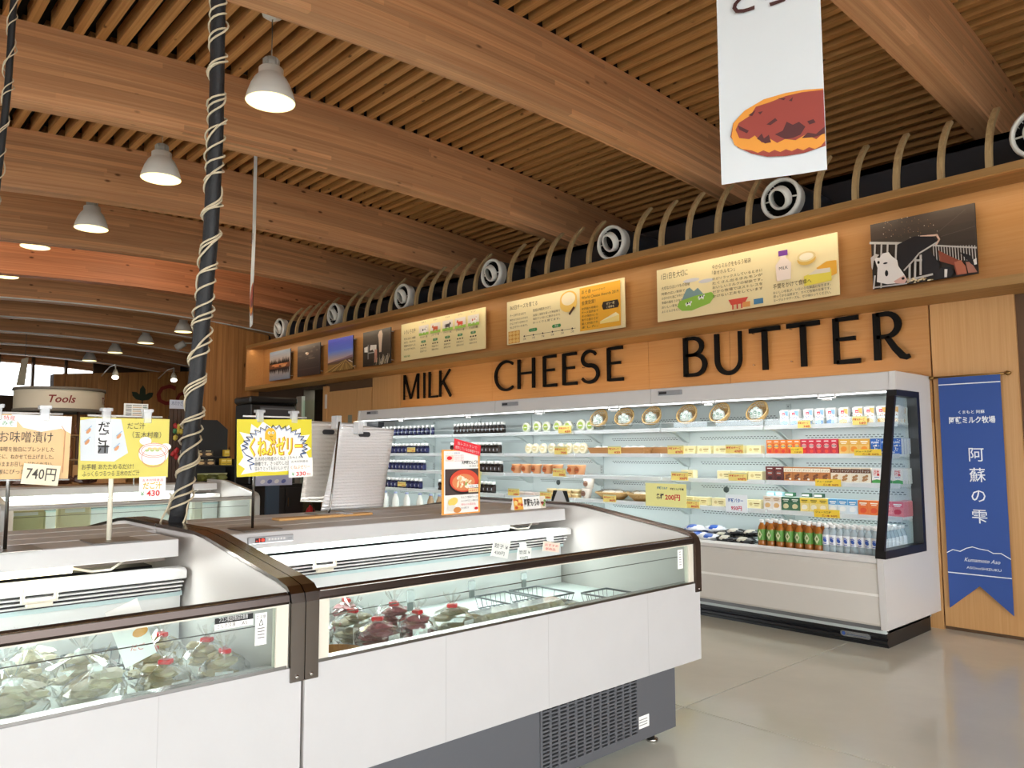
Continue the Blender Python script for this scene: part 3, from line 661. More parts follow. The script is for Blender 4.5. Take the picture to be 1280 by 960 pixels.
# ================================================================== PENDANT LAMPS
shade = mat('#e4e2dc', .35); bulb = emit('#ffe9a6', 1.5)
def pendant(drop, energy):
    r = thing('pendant_lamp', (0, 0, 0), '', 'lamp', 'white bell pendant lamps')
    H = .37
    m = MB(); m.lathe([(.183, 0), (.186, .006), (.172, .06), (.150, .125), (.122, .18), (.098, .208), (.092, .215), (.092, .262), (.086, .268), (.05, .27)], (0, 0, 0), shade, 32, caps=False); m.build('shade', r)
    m = MB(); m.lathe([(.0001, .014), (.176, .010), (.18, .004)], (0, 0, 0), bulb, 32); m.build('diffuser', r)
    m = MB(); m.lathe([(.05, .268), (.052, .345), (.02, .35)], (0, 0, 0), mat('#c9c8c4', .4), 16)
    for k in range(14):
        t = 2*math.pi*k/14; c, s2 = math.cos(t), math.sin(t); m.face([(.05*c, .05*s2, .27), (.064*c, .064*s2, .27), (.064*c, .064*s2, .335), (.05*c, .05*s2, .345)], mat('#c9c8c4', .4))
    m.build('cap', r)
    m = MB(); m.tube([(0, 0, .34), (.006, 0, (.34+drop)/2), (0, 0, drop-.03)], .004, mat('#6d6a63', .5), 6).tube([(.012, 0, .34), (-.008, .004, (.3+drop)/2), (.01, 0, drop-.03)], .003, mat('#b7a98a', .5), 6); m.build('cord', r)
    m = MB(); m.lathe([(.03, drop-.055), (.04, drop-.03), (.075, drop-.025), (.08, drop-.003), (.08, drop)], (0, 0, 0), shade, 20); m.build('ceiling_rose', r)
    d = bpy.data.lights.new('lamp_light', 'SPOT'); d.energy = energy; d.color = (1, .86, .62); d.spot_size = math.radians(150); d.spot_blend = .5; d.shadow_soft_size = .15
    lo = bpy.data.objects.new('lamp_light', d); COL.objects.link(lo); lo.parent = r; lo.location = (0, 0, -.02)
    return r
LZ = 4.05
rows = [((338, 128), 'nearest pendant lamp, with its ceiling rose and cord in full view'), ((201, 224), 'second pendant lamp of the near row, left of the wrapped black pole'), ((114, 286), 'third pendant lamp of the near row, at the left under a beam'),
        ((44, 309), 'fourth pendant lamp of the near row, half hidden behind a red-brown beam'), ((7, 346), 'pendant lamp at the very left edge, only its glowing rim showing'),
        ((229, 415), 'far pendant lamp nearest the wrapped pole'), ((182, 429), 'second far pendant lamp counted from the wrapped pole'), ((144, 441), 'third far pendant lamp counted from the wrapped pole'), ((112, 451), 'farthest pendant lamp, above the round kiosk sign')]
p0 = None
for (px, py), lab in rows:
    p = at(px, py, X=-12.25) if px == 44 else at(px, py, X=-14.55) if px == 7 else at(px, py, Z=LZ)
    if px in (44, 7): o = pendant(slat_z(p.y)-p.z, 22)
    elif p0 is None: p0 = o = pendant(slat_z(p.y)-LZ, 22)
    else: o = copy_tree(p0)
    o.location = p; tag(o, lab)
# ================================================================== WALL LETTERS
letm = mat('#060505', .6, spec=.15)
def arcp(cx, cy, rx, ry, a0, a1, n=14): return [(cx+rx*math.cos(math.radians(a0+(a1-a0)*i/n)), cy+ry*math.sin(math.radians(a0+(a1-a0)*i/n))) for i in range(n+1)]
# each letter: strokes of (points in the unit box, start width, middle width, end width), widths relative to the stem
LET = {
 'M': [([(.06, 0), (.06, 1)], .75, .75, .75), ([(.08, .98), (.49, .03)], 1.15, 1.1, 1), ([(.50, .03), (.90, .98)], .7, .7, .75), ([(.94, 0), (.94, 1)], 1.1, 1.1, 1.1)],
 'I': [([(.5, 0), (.5, 1)], 1, 1, 1)],
 'L': [([(.12, 0), (.12, 1)], 1.1, 1.1, 1.1), ([(.12, .03), (1, .03)], .8, .8, .8)],
 'K': [([(.08, 0), (.08, 1)], 1.1, 1.1, 1.1), ([(.10, .42), (.90, 1)], .7, .7, .85), ([(.32, .58), (.97, .0)], 1, 1.15, 1.1)],
 'C': [(arcp(.62, .5, .58, .49, 52, 308, 22), .75, 1.15, .7)],
 'H': [([(.08, 0), (.08, 1)], 1.1, 1.1, 1.1), ([(.92, 0), (.92, 1)], 1.1, 1.1, 1.1), ([(.08, .52), (.92, .52)], .7, .7, .7)],
 'E': [([(.10, 0), (.10, 1)], 1.15, 1.15, 1.15), ([(.10, .97), (.97, .97)], .8, .75, .9), ([(.10, .53), (.84, .53)], .7, .7, .8), ([(.10, .03), (1, .03)], .8, .8, .95)],
 'S': [(arcp(.50, .745, .40, .235, 28, 180, 12)+arcp(.52, .745, .42, .21, 180, 262, 7)[1:]+arcp(.50, .28, .46, .26, 78, 0, 8)+arcp(.49, .27, .47, .25, 0, -152, 12)[1:], .75, 1.25, .75)],
 'B': [([(.10, 0), (.10, 1)], 1.15, 1.15, 1.15), ([(.10, .97), (.40, .97)]+arcp(.42, .755, .42, .215, 90, -90, 12)+[(.10, .54)], .7, 1.15, .65), ([(.10, .54), (.50, .54)]+arcp(.52, .285, .44, .255, 90, -90, 14)+[(.10, .03)], .65, 1.2, .75)],
 'U': [([(.10, 1), (.10, .36)]+arcp(.51, .34, .41, .34, 180, 270, 9), 1.15, 1.15, .9), (arcp(.51, .34, .41, .34, 270, 360, 9)+[(.92, 1)], .9, .8, .8)],
 'T': [([(0, .965), (1, .965)], .95, .8, .95), ([(.5, 0), (.5, .96)], 1.2, 1.2, 1.2)],
 'R': [([(.10, 0), (.10, 1)], 1.25, 1.25, 1.25), ([(.10, .965), (.36, .965)]+arcp(.38, .725, .33, .24, 90, -90, 14)+[(.10, .485)], .75, 1.3, .7), ([(.38, .48), (.60, .22), (.80, .05), (.90, .02), (1.0, .045)], 1.0, 1.25, .7)],
}
def letter(ch, x0, x1, z0, z1, y, stem, label):
    w, h = x1-x0, z1-z0; m = MB()
    for pts, wa, wb, wc in LET[ch]:
        P = [(x0+stem*.3+u*(w-stem*.6), z0+v*h) for u, v in pts]; n = len(P); L = []; R = []
        for i, (px, pz) in enumerate(P):
            a, b = P[max(i-1, 0)], P[min(i+1, n-1)]; dx, dz = b[0]-a[0], b[1]-a[1]; l = math.hypot(dx, dz) or 1
            t = i/(n-1); wd = stem*((wa+(wb-wa)*t*2) if t < .5 else (wb+(wc-wb)*(t-.5)*2))/2
            L.append((px-dz/l*wd, pz+dx/l*wd)); R.append((px+dz/l*wd, pz-dx/l*wd))
        k = len(L); vs = []
        for yy in (y-.022, y): vs += [(a, yy, b) for a, b in L]+[(a, yy, b) for a, b in R]
        fs = []
        for i in range(k-1):
            fs += [(i, k+i, k+i+1, i+1), (2*k+i, 2*k+i+1, 3*k+i+1, 3*k+i), (i, i+1, 2*k+i+1, 2*k+i), (k+i, 3*k+i, 3*k+i+1, k+i+1)]
        fs += [(0, 2*k, 3*k, k), (k-1, 2*k-1, 4*k-1, 3*k-1)]
        m.raw(vs, fs, letm)
    o = m.build('sign_letter', None, label, 'letter')
    m = MB()
    for u, v in ((.12, .9), (.12, .15)) if ch not in 'CS' else ((.1, .5), (.75, .08)):
        m.tube([(x0+u*w, y-.001, z0+v*h), (x0+u*w, YW-.0005, z0+v*h)], .005, CHROME, 6)
    m.build('pin', o)
yl_ = YW-.035
def lx(px): return at(px, 455, Y=yl_).x
words = [('MILK', ((504.7, 525.3), (529.8, 532.8), (536, 548.8), (549.5, 565.3)), 2.145, 2.515, .034), ('CHEESE', ((618.9, 643.3), (647, 670.3), (678.8, 697.5), (703, 723), (726, 750), (758.8, 781)), 2.155, 2.525, .040), ('BUTTER', ((854, 884.5), (892.6, 931), (936.7, 979), (983.7, 1029), (1042, 1079), (1092, 1141)), 2.13, 2.525, .045)]
ords = {('CHEESE', 2): 'first E', ('CHEESE', 3): 'middle E', ('CHEESE', 5): 'last E', ('BUTTER', 2): 'first T', ('BUTTER', 3): 'second T'}
for wd, spans, z0, z1, st in words:
    for i, (a, b) in enumerate(spans):
        letter(wd[i], lx(a), lx(b), z0, z1, yl_, st, 'raised black %s of the word %s on the oak wall' % (ords.get((wd, i), 'letter '+wd[i]), wd))
# ================================================================== PANELS AND PHOTOGRAPHS in the box
YP = 6.47
def panel(name, px0, px1, label, cat, base):
    x0, x1 = at(px0, 420, Y=YP).x, at(px1, 420, Y=YP).x; z0, z1 = 2.712, 3.258
    r = thing(name, ((x0+x1)/2, YP, z0), label, cat)
    MB().box(x0, YP-.006, z0, x1, YP+.006, z1, base).build('board', r)
    for u in (.06, .94):
        for v in (.1, .9):
            MB().tube([(x0+(x1-x0)*u, YP+.0065, z0+(z1-z0)*v), (x0+(x1-x0)*u, 6.5495, z0+(z1-z0)*v)], .006, WHITE, 6).build('standoff', r)
    return r, Decal((x0, YP-.006, z0), (1, 0, 0), (0, 0, 1)), x1-x0, z1-z0
def mixc(a, b, t):
    A, B = [int(a[i:i+2], 16) for i in (1, 3, 5)], [int(b[i:i+2], 16) for i in (1, 3, 5)]
    return '#%02x%02x%02x' % tuple(round(p+(q-p)*t) for p, q in zip(A, B))
def sky(d, W, v0, v1, a, b, n=10):
    for i in range(n): d.rect(0, v0+(v1-v0)*i/n, W, v0+(v1-v0)*(i+1)/n, mat(mixc(a, b, i/(n-1)), .35))
rnd = random.Random(3)
# 1 lake with trees and their reflection
r, d, W, Hh = panel('photo_panel', 338.5, 364, 'photograph of trees mirrored in a lake, leftmost in the box', 'photo', DARK)
sky(d, W, Hh*.5, Hh, '#d9b9a4', '#76869c'); sky(d, W, 0, Hh*.5, '#7d8ca3', '#cdb9a8')
for k in range(15):
    u = W*(.03+.065*k); hh = Hh*(.10+.13*rnd.random()); wv = W*.05
    d.poly([(u-wv, Hh*.52), (u, Hh*.56+hh), (u+wv, Hh*.52)], mat('#1d1a1c', .5)); d.poly([(u-wv, Hh*.42), (u+wv, Hh*.42), (u, Hh*.38-hh)], mat('#2a262c', .5))
d.rect(0, Hh*.40, W, Hh*.56, mat('#7c4a31', .5))
for k in range(14): d.rect(W*rnd.random()*.9, Hh*(.41+.14*rnd.random()), W*(rnd.random()), Hh*(.415+.14*rnd.random()), mat(rnd.choice(['#d98a57', '#2b2022', '#e0a673', '#4a3028']), .5))
d.build('print', r)
# 2 dim cloud scene
r, d, W, Hh = panel('photo_panel', 373, 401, 'dark photograph of a cloudy dusk sky, second from the left', 'photo', DARK)
sky(d, W, 0, Hh, '#3d3536', '#5d544f')
for k in range(22): d.ell(W*(.1+.8*rnd.random()), Hh*(.5+.4*rnd.random()), W*.12*rnd.random()+.03, Hh*.03, mat(rnd.choice(['#6d625b', '#584e4b', '#7b6f66']), .5), n=12)
for k in range(7): d.ell(W*(.38+.1*rnd.random()), Hh*(.68+.08*rnd.random()), W*.05, Hh*.025, mat('#d6b79e', .5), n=10)
d.ell(W*.42, Hh*.735, W*.05, Hh*.02, mat('#fbeee0', .5)); d.rect(0, Hh*.22, W, Hh*.23, mat('#6a5f5b', .5)); d.build('print', r)
# 3 field road under a blue sky
r, d, W, Hh = panel('photo_panel', 411, 442, 'photograph of a field road under a deep blue sky', 'photo', DARK)
sky(d, W, Hh*.28, Hh*.62, '#dcb59c', '#6a86d8', 8); sky(d, W, Hh*.62, Hh, '#5b74d6', '#3f45b4', 8); d.rect(0, 0, W, Hh*.28, mat('#9b7b45', .5))
d.poly([(0, Hh*.28), (W*.3, Hh*.33), (W*.6, Hh*.36), (W*.8, Hh*.40), (W, Hh*.43), (W, Hh*.25), (0, Hh*.25)], mat('#8c7284', .5)); d.poly([(0, Hh*.27), (W*.5, Hh*.31), (W, Hh*.36), (W, Hh*.2), (0, Hh*.22)], mat('#6b5140', .5))
for k in range(9): d.line([(W*.72, Hh*.30), (W*(-.1+.15*k), 0)], .012, mat('#6f5430' if k % 2 else '#c9a665', .5))
d.line([(W*.85, Hh*.28), (W, Hh*.2)], .014, mat('#e8e0d8', .5)); d.build('print', r)
# 4 cows' legs in the dark barn
r, d, W, Hh = panel('photo_panel', 454.5, 489, 'dark photograph of a cow leg and grass, left of the breeds panel', 'photo', DARK)
sky(d, W, 0, Hh, '#332d28', '#55504a')
d.poly([(W*.60, Hh*.35), (W*.58, Hh*.7), (W*.55, Hh*.85), (W*.6, Hh*.95), (W*.68, Hh*.97), (W*.72, Hh*.85), (W*.69, Hh*.6), (W*.68, Hh*.35)], mat('#cdb6a2', .5))
d.poly([(W*.05, Hh*.55), (W*.2, Hh*.58), (W*.2, Hh*.40), (W*.06, Hh*.42)], mat('#e8e4de', .5)); d.poly([(W*.26, Hh*.44), (W*.28, Hh*.6), (W*.5, Hh*.58), (W*.5, Hh*.42), (W*.42, Hh*.38), (W*.36, Hh*.46)], mat('#dad5cf', .5)); d.rect(W*.18, Hh*.2, W*.22, Hh*.62, mat('#8f8d8a', .5)); d.rect(W*.2, Hh*.36, W*.45, Hh*.39, mat('#a9a7a2', .5))
d.poly([(W*.42, Hh*.08), (W*.44, Hh*.45), (W*.52, Hh*.45), (W*.53, Hh*.08)], mat('#c98f7d', .5))
for k in range(34): u = W*(.35+.6*rnd.random()); d.line([(u, 0), (u+W*(.12*rnd.random()-.03), Hh*(.08+.22*rnd.random()))], .008, mat(rnd.choice(['#d9c8a4', '#8d8a78', '#efe6d2', '#5a5848']), .5))
d.build('print', r)
TXT = mat('#4a3a2c', .7); LAWN = mat('#9ccb52', .6); TAGG = mat('#3b8f4a', .6)
def cow(d, u, v, s, body, patch=None, flip=1):
    B = mat(body, .6); q = lambda pts: [(u+x*s*flip, v+y*s) for x, y in pts]
    d.poly(q([(-.5, .25), (-.45, .62), (.35, .66), (.5, .6), (.5, .25), (.3, .2), (-.35, .2)]), B)
    for x in (-.45, -.3, .26, .4): d.poly(q([(x, 0), (x, .3), (x+.1, .3), (x+.09, 0)]), B)
    d.poly(q([(.38, .45), (.45, .8), (.6, .86), (.74, .62), (.72, .5), (.6, .5)]), B); d.poly(q([(.44, .8), (.34, .88), (.42, .72)]), B)
    d.line(q([(-.48, .6), (-.58, .5), (-.56, .25)]), .05*s, B)
    if patch:
        P = mat(patch, .6); d.poly(q([(-.3, .3), (-.28, .62), (-.02, .64), (.02, .4)]), P); d.poly(q([(.2, .64), (.22, .4), (.4, .42), (.42, .63)]), P); d.poly(q([(.5, .84), (.6, .86), (.62, .7), (.5, .68)]), P)
# 5 cow breeds
r, d, W, Hh = panel('info_panel', 502, 607, 'cream panel with five small cows on grass, above MILK and CHEESE', 'sign', mat('#f3e3ae', .6))
d.text('いろいろな牛', W*.04, Hh*.72, .075, TXT, w=W*.15)
for i, t in enumerate(('乳牛には多くの種類', 'があり、それぞれの', '特徴を生かした', 'ミルクができます。', '', '阿蘇の草原')): d.text(t, W*.04, Hh*(.56-.095*i), .034, TAGG if i == 5 else TXT, w=W*(.15 if i < 4 else .08)) if t else None
brs = [('ホルスタイン種', '#f4f2ee', '#1d1b1b'), ('ジャージー種', '#c0532b', None), ('ブラウンスイス種', '#4a4443', None), ('エアシャー種', '#cf4a2e', None), ('ガンジー種', '#f4f2ee', '#d07b6a')]
for i, (nm, b, p) in enumerate(brs):
    u = W*(.295+.148*i)
    d.rect(u-W*.06, Hh*.62, u+W*.06, Hh*.86, mat('#e6ded6', .6)); d.rect(u-W*.06, Hh*.60, u+W*.06, Hh*.67, LAWN); cow(d, u, Hh*.645, .105, b, p, -1 if i % 2 else 1)
    d.text(nm, u, Hh*.53, .03, TXT, 'c', w=W*.09); d.text(nm[:3], u, Hh*.92, .026, TXT, 'c', w=W*.05)
    d.poly([(u-.045, Hh*.40), (u+.045, Hh*.40), (u+.055, Hh*.43), (u+.045, Hh*.46), (u-.045, Hh*.46), (u-.055, Hh*.43)], TAGG); d.text('特徴', u, Hh*.415, .026, WHITE, 'c')
    for j, t in enumerate(('● ● ●', '乳量が多く', '脂肪分がある')): d.text(t, u, Hh*(.32-.08*j), .026, TXT, 'c', w=W*(.08 if j else .07))
d.build('print', r)
# 6 cheese panel
r, d, W, Hh = panel('info_panel', 634.3, 782, 'cream cheese panel with an orange award box, above CHEESE', 'sign', mat('#f5e6b6', .6))
d.text('365日チーズを育てる', W*.03, Hh*.80, .065, TXT, w=W*.26)
d.text('チーズができるまで', W*.03, Hh*.64, .035, TXT, w=W*.15); d.para(('搾りたてのミルクから', 'ひとつずつ手作りで', '仕上げていきます。'), W*.03, Hh*.54, .03, Hh*.085, TXT, w=W*.17)
d.text('熟成は時間をかけて', W*.25, Hh*.66, .04, TXT, w=W*.16); d.para(('温度と湿度を保った熟成庫で', '毎日ていねいに磨きながら', 'ゆっくりと育てます。'), W*.25, Hh*.56, .03, Hh*.085, TXT, w=W*.24)
d.rect(W*.015, Hh*.02, W*.125, Hh*.30, mat('#d99a3e', .6))
for i in range(3):
    for j in range(3): d.ell(W*(.035+.035*i), Hh*(.07+.09*j), W*.017, Hh*.042, mat('#f0c775', .6), n=12)
for u, t in ((.25, 'ミルク'), (.46, '熟成')): d.poly([(W*u-.06, Hh*.22), (W*u+.06, Hh*.22), (W*u+.075, Hh*.255), (W*u+.06, Hh*.29), (W*u-.06, Hh*.29), (W*u-.075, Hh*.255)], TAGG); d.text(t, W*u, Hh*.235, .03, WHITE, 'c')
d.line([(W*.17, Hh*.14), (W*.62, Hh*.14)], .004, TXT)
for k in range(6): d.ell(W*(.17+.085*k), Hh*.14, .012, .012, TXT, n=8); d.text('工程', W*(.17+.085*k), Hh*.06, .026, TXT, 'c')
d.ell(W*.565, Hh*.80, W*.07, Hh*.16, mat('#efc25e', .6), n=24); d.rect(W*.495, Hh*.66, W*.635, Hh*.80, mat('#efc25e', .6)); d.ell(W*.565, Hh*.67, W*.07, Hh*.16, mat('#f0c766', .6), n=24); d.ell(W*.565, Hh*.79, W*.058, Hh*.14, mat('#f9ebc8', .6), n=24); d.line([(W*.575, Hh*.46), (W*.61, Hh*.58)], .03, mat('#4a3020', .6))
d.rect(W*.66, Hh*.05, W*.975, Hh*.96, mat('#f0b232', .6)); d.text('あそ香', W*.675, Hh*.83, .05, TXT); d.text('おかげさまで', W*.76, Hh*.84, .026, TXT, w=W*.1); d.text('World Cheese Awards 2019', W*.675, Hh*.72, .045, TXT, w=W*.285); d.text('金賞受賞！', W*.675, Hh*.60, .05, TXT, w=W*.11)
d.para(('世界最大規模の', 'チーズ品評会で', 'その味わいと', '香りの豊かさが', '高く評価され', 'ました。'), W*.675, Hh*.49, .03, Hh*.078, TXT, w=W*.13)
d.poly([(W*.845, Hh*.42), (W*.955, Hh*.42), (W*.965, Hh*.48), (W*.955, Hh*.58), (W*.845, Hh*.58), (W*.835, Hh*.5)], mat('#2c2019', .6)); d.text('ぜひ一度', W*.9, Hh*.51, .03, CREAMC, 'c'); d.text('ご賞味を', W*.9, Hh*.44, .03, CREAMC, 'c')
d.poly([(W*.82, Hh*.14), (W*.965, Hh*.14), (W*.965, Hh*.27), (W*.82, Hh*.19)], mat('#f6df8c', .6)); d.poly([(W*.82, Hh*.19), (W*.965, Hh*.27), (W*.94, Hh*.33)], mat('#fbeec0', .6)); d.build('print', r)
# 7 milk panel
r, d, W, Hh = panel('info_panel', 823, 1052, 'cream panel with green hills, milk bottle and butter, above BUTTER', 'sign', mat('#f6e5b2', .6))
d.text('1日1日を大切に', W*.03, Hh*.80, .075, TXT, w=W*.17); d.text('大切なのはいつもの環境', W*.03, Hh*.60, .04, TXT, w=W*.18)
d.para(('阿蘇の広い草原で', 'のびのびと過ごす牛たち', '季節の風をうけながら', 'おいしい草をたべて', 'よいミルクをだします'), W*.03, Hh*.50, .03, Hh*.085, TXT, w=W*.15)
for u, v, a in ((.22, .68, .05), (.31, .62, .045)): d.ell(W*u, Hh*v, W*a, Hh*.035, mat('#d7d4d8', .6))
d.poly([(W*.155, Hh*.32), (W*.19, Hh*.53), (W*.21, Hh*.55), (W*.235, Hh*.47), (W*.26, Hh*.52), (W*.31, Hh*.32)], mat('#7f9ea0', .6)); d.poly([(W*.13, Hh*.23), (W*.145, Hh*.33), (W*.24, Hh*.38), (W*.34, Hh*.40), (W*.36, Hh*.32), (W*.33, Hh*.2), (W*.22, Hh*.12), (W*.16, Hh*.14)], mat('#93c34b', .6))
cow(d, W*.20, Hh*.21, .06, '#fafafa', '#111111'); cow(d, W*.28, Hh*.29, .06, '#fafafa', '#111111')
d.text('今からミルクをもらう秘訣', W*.35, Hh*.80, .05, TXT, w=W*.22); d.text('「幸せホルモン」', W*.35, Hh*.70, .045, TXT, w=W*.13)
d.para(('牛がリラックスしているときに', 'たくさん出るホルモンが', 'おいしいミルクの秘訣です。', 'だから牧場ではストレスを', 'かけない工夫をしています'), W*.35, Hh*.60, .03, Hh*.078, TXT, w=W*.28)
d.poly([(W*.44, Hh*.20), (W*.455, Hh*.10), (W*.53, Hh*.10), (W*.55, Hh*.20)], mat('#d9503f', .6))
for k in range(3): d.rect(W*(.46+.025*k), Hh*.02, W*(.468+.025*k), Hh*.12, mat('#d9503f', .6))
d.rect(W*.52, Hh*.03, W*.56, Hh*.12, mat('#e9a55c', .6)); d.rect(W*.58, Hh*.05, W*.63, Hh*.14, mat('#4c86b0', .6))
d.poly([(W*.705, Hh*.38), (W*.70, Hh*.65), (W*.725, Hh*.75), (W*.725, Hh*.80), (W*.755, Hh*.80), (W*.755, Hh*.75), (W*.78, Hh*.65), (W*.775, Hh*.38)], mat('#f3e3d8', .6)); d.rect(W*.717, Hh*.79, W*.763, Hh*.88, mat('#7a3fa0', .6)); d.text('MILK', W*.74, Hh*.56, .04, INK, 'c')
d.ell(W*.855, Hh*.66, W*.045, Hh*.10, mat('#e3b95a', .6)); d.ell(W*.855, Hh*.70, W*.045, Hh*.085, mat('#e8d49a', .6)); d.ell(W*.855, Hh*.70, W*.034, Hh*.06, mat('#f7ecd0', .6))
d.poly([(W*.90, Hh*.48), (W*.95, Hh*.56), (W*.995, Hh*.55), (W*.995, Hh*.34), (W*.96, Hh*.30)], mat('#eeb03a', .6)); d.poly([(W*.84, Hh*.22), (W*.84, Hh*.38), (W*.90, Hh*.44), (W*.97, Hh*.43), (W*.97, Hh*.24)], mat('#eddc55', .6)); d.poly([(W*.86, Hh*.39), (W*.90, Hh*.46), (W*.965, Hh*.45), (W*.965, Hh*.38)], mat('#e7dcc8', .6))
d.text('手間をかけて食卓へ', W*.685, Hh*.26, .05, TXT, w=W*.19); d.para(('おいしい牛乳が、いろいろな製品になります。', '搾ってから出荷まで、すべて牧場の仕事です。', 'ヨーグルトやチーズも、ぜひ味わってください。'), W*.685, Hh*.17, .028, Hh*.065, TXT, w=W*.28)
d.build('print', r)
# 8 feeding cows
r, d, W, Hh = panel('photo_panel', 1094.5, 1228, 'photograph of cows feeding through white bars, above the letter R', 'photo', DARK)
def cp(x, y):
    u = (x-92)/1050; yt = 285-225*u; yb = 930-160*u; return (min(max(u, 0), 1)*W, min(max(1-(y-yt)/(yb-yt), 0), 1)*Hh)
def cpoly(pts, c): d.poly([cp(*p) for p in pts], mat(c, .4))
sky(d, W, 0, Hh, '#2c2622', '#4a3f37', 8)
for k in range(60): p = cp(220+560*rnd.random(), 200+220*rnd.random()); d.ell(p[0], p[1], .0015+.002*rnd.random(), .0015+.002*rnd.random(), mat(rnd.choice(['#b08a5c', '#e8dcc8', '#8a6a48']), .5), n=6)
for a, b in (((700, 430), (1060, 130)), ((820, 400), (1140, 300))): d.line([cp(*a), cp(*b)], .003, mat('#5e544c', .5))
BAR = mat('#bdb9b4', .4)
d.line([cp(90, 470), cp(480, 470), cp(500, 440)], .02, BAR); d.line([cp(620, 400), cp(780, 385), cp(800, 430), cp(770, 480)], .014, mat('#d8b6a4', .4)); d.line([cp(740, 490), cp(1150, 515)], .012, BAR)
for x in (145, 215, 280, 370): d.line([cp(x, 470), cp(x-15, 640)], .014, BAR)
for k in range(16): d.line([cp(740+26*k, 495), cp(740+26*k+3, 640)], .006, BAR)
d.line([cp(130, 800), cp(110, 925)], .014, BAR); d.line([cp(200, 830), cp(190, 920)], .012, BAR); d.line([cp(110, 915), cp(460, 870)], .012, BAR)
cpoly([(390, 480), (560, 400), (740, 400), (780, 440), (560, 620), (440, 740), (380, 690)], '#17151a'); cpoly([(630, 560), (700, 530), (800, 680), (760, 780), (630, 780)], '#1b191d')
d.line([cp(780, 460), cp(600, 570), cp(540, 640), (cp(440, 740))], .012, BAR)
for a, b in (((500, 680), (490, 850)), ((560, 630), (545, 830)), ((615, 590), (605, 780)), ((560, 640), (620, 640)), ((470, 840), (720, 780))): d.line([cp(*a), cp(*b)], .016, BAR)
cpoly([(790, 540), (900, 600), (1000, 650), (1040, 700), (1050, 775), (950, 790), (930, 690), (800, 650)], '#8a4632'); cpoly([(935, 660), (1000, 640), (1035, 700), (1045, 775), (960, 785)], '#b4694f'); cpoly([(1040, 660), (1090, 660), (1150, 760), (1060, 770)], '#a5705f'); cpoly([(990, 560), (1080, 590), (1160, 680), (1160, 720), (1090, 680)], '#18171b'); cpoly([(1110, 640), (1150, 620), (1160, 680), (1120, 690)], '#e3dfda')
cpoly([(740, 800), (800, 710), (900, 710), (930, 760), (900, 800), (860, 815), (740, 830)], '#1d1c20'); cpoly([(840, 730), (868, 730), (860, 810), (835, 810)], '#dcd8d4')
cpoly([(150, 860), (165, 720), (130, 610), (190, 620), (225, 575), (290, 560), (320, 600), (375, 640), (385, 700), (440, 780), (465, 830), (440, 870), (360, 870), (260, 880)], '#e6e0dc'); cpoly([(95, 620), (150, 580), (190, 590), (130, 640), (110, 740), (100, 720)], '#c9c0ba'); cpoly([(330, 850), (440, 790), (465, 835), (440, 872), (350, 872)], '#dcb0a4')
for (x, y, a, b) in ((178, 665, .010, .013), (258, 772, .013, .026), (250, 672, .018, .007), (428, 822, .012, .011)): q = cp(x, y); d.ell(q[0], q[1], a, b, mat('#141214', .4), n=12)
for k in range(24): q = cp(470+270*rnd.random(), 820+40*rnd.random()); d.ell(q[0], q[1], .01, .006, mat(rnd.choice(['#cdb58a', '#e2d3ac', '#9b8660']), .5), n=7)
d.build('print', r)
# ================================================================== BLUE BANNER on the wall
NAVY = mat('#2f4f94', .7); SILK = mat('#e9edf2', .6)
yb_ = YW-.03
tl, tr_, bl, bc, br = [at(px, py, Y=yb_) for px, py in ((1172.5, 471), (1250, 466.5), (1188, 760), (1226, 733), (1265.5, 770))]
r = thing('wall_banner', ((tl.x+tr_.x)/2, yb_, bl.z), 'blue hanging banner with white characters and a swallowtail foot, right wall', 'banner')
xl, xr, zt, zb_ = tl.x, tr_.x, (tl.z+tr_.z)/2, (bl.z+br.z)/2; zc = bc.z
m = MB(); P = [(xl, zb_), (xl, zt), (xr, zt), (xr, zb_), ((xl+xr)/2, zc)]
m.prism(P, 1, yb_-.0015, yb_+.0015, NAVY); m.build('cloth', r)
m = MB(); m.tube([(xl-.05, yb_+.004, zt-.004), (xr+.05, yb_+.004, zt-.004)], .008, mat('#8a6a3a', .3, metal=.8), 8)
for x in (xl-.05, xr+.05): m.lathe([(.0001, -.02), (.016, -.012), (.019, 0), (.012, .014), (.0001, .024)], (x, yb_+.004, zt-.004), mat('#8a6a3a', .3, metal=.8), 10, axis=0)
m.build('rod', r)
d = Decal((xl, yb_-.0015, zb_), (1, 0, 0), (0, 0, 1)); W, Hh = xr-xl, zt-zb_
d.rect(0, Hh*.962, W, Hh*.966, SILK)
for i, ch in enumerate('阿蘇の雫'): d.text(ch, W*.56, Hh*(.635-.087*i), .115, SILK, 'c', bold=.004)
d.text('くまもと 阿蘇', W*.52, Hh*.835, .028, SILK, 'c', bold=.01, w=W*.42); d.text('阿蘇ミルク牧場', W*.52, Hh*.795, .055, SILK, 'c', bold=.025, w=W*.74)
d.line([(0, Hh*.235), (W*.1, Hh*.25), (W*.22, Hh*.245), (W*.32, Hh*.26), (W*.42, Hh*.268), (W*.52, Hh*.262), (W*.66, Hh*.258), (W*.74, Hh*.248), (W*.86, Hh*.25), (W, Hh*.23)], .006, SILK)
d.text('Kumamoto Aso', W*.56, Hh*.205, .042, SILK, 'c', shear=.35, w=W*.56); d.text('ASOnoSHIZUKU', W*.58, Hh*.175, .026, SILK, 'c', w=W*.54); d.rect(0, Hh*.15, W, Hh*.154, SILK)
d.build('print', r)
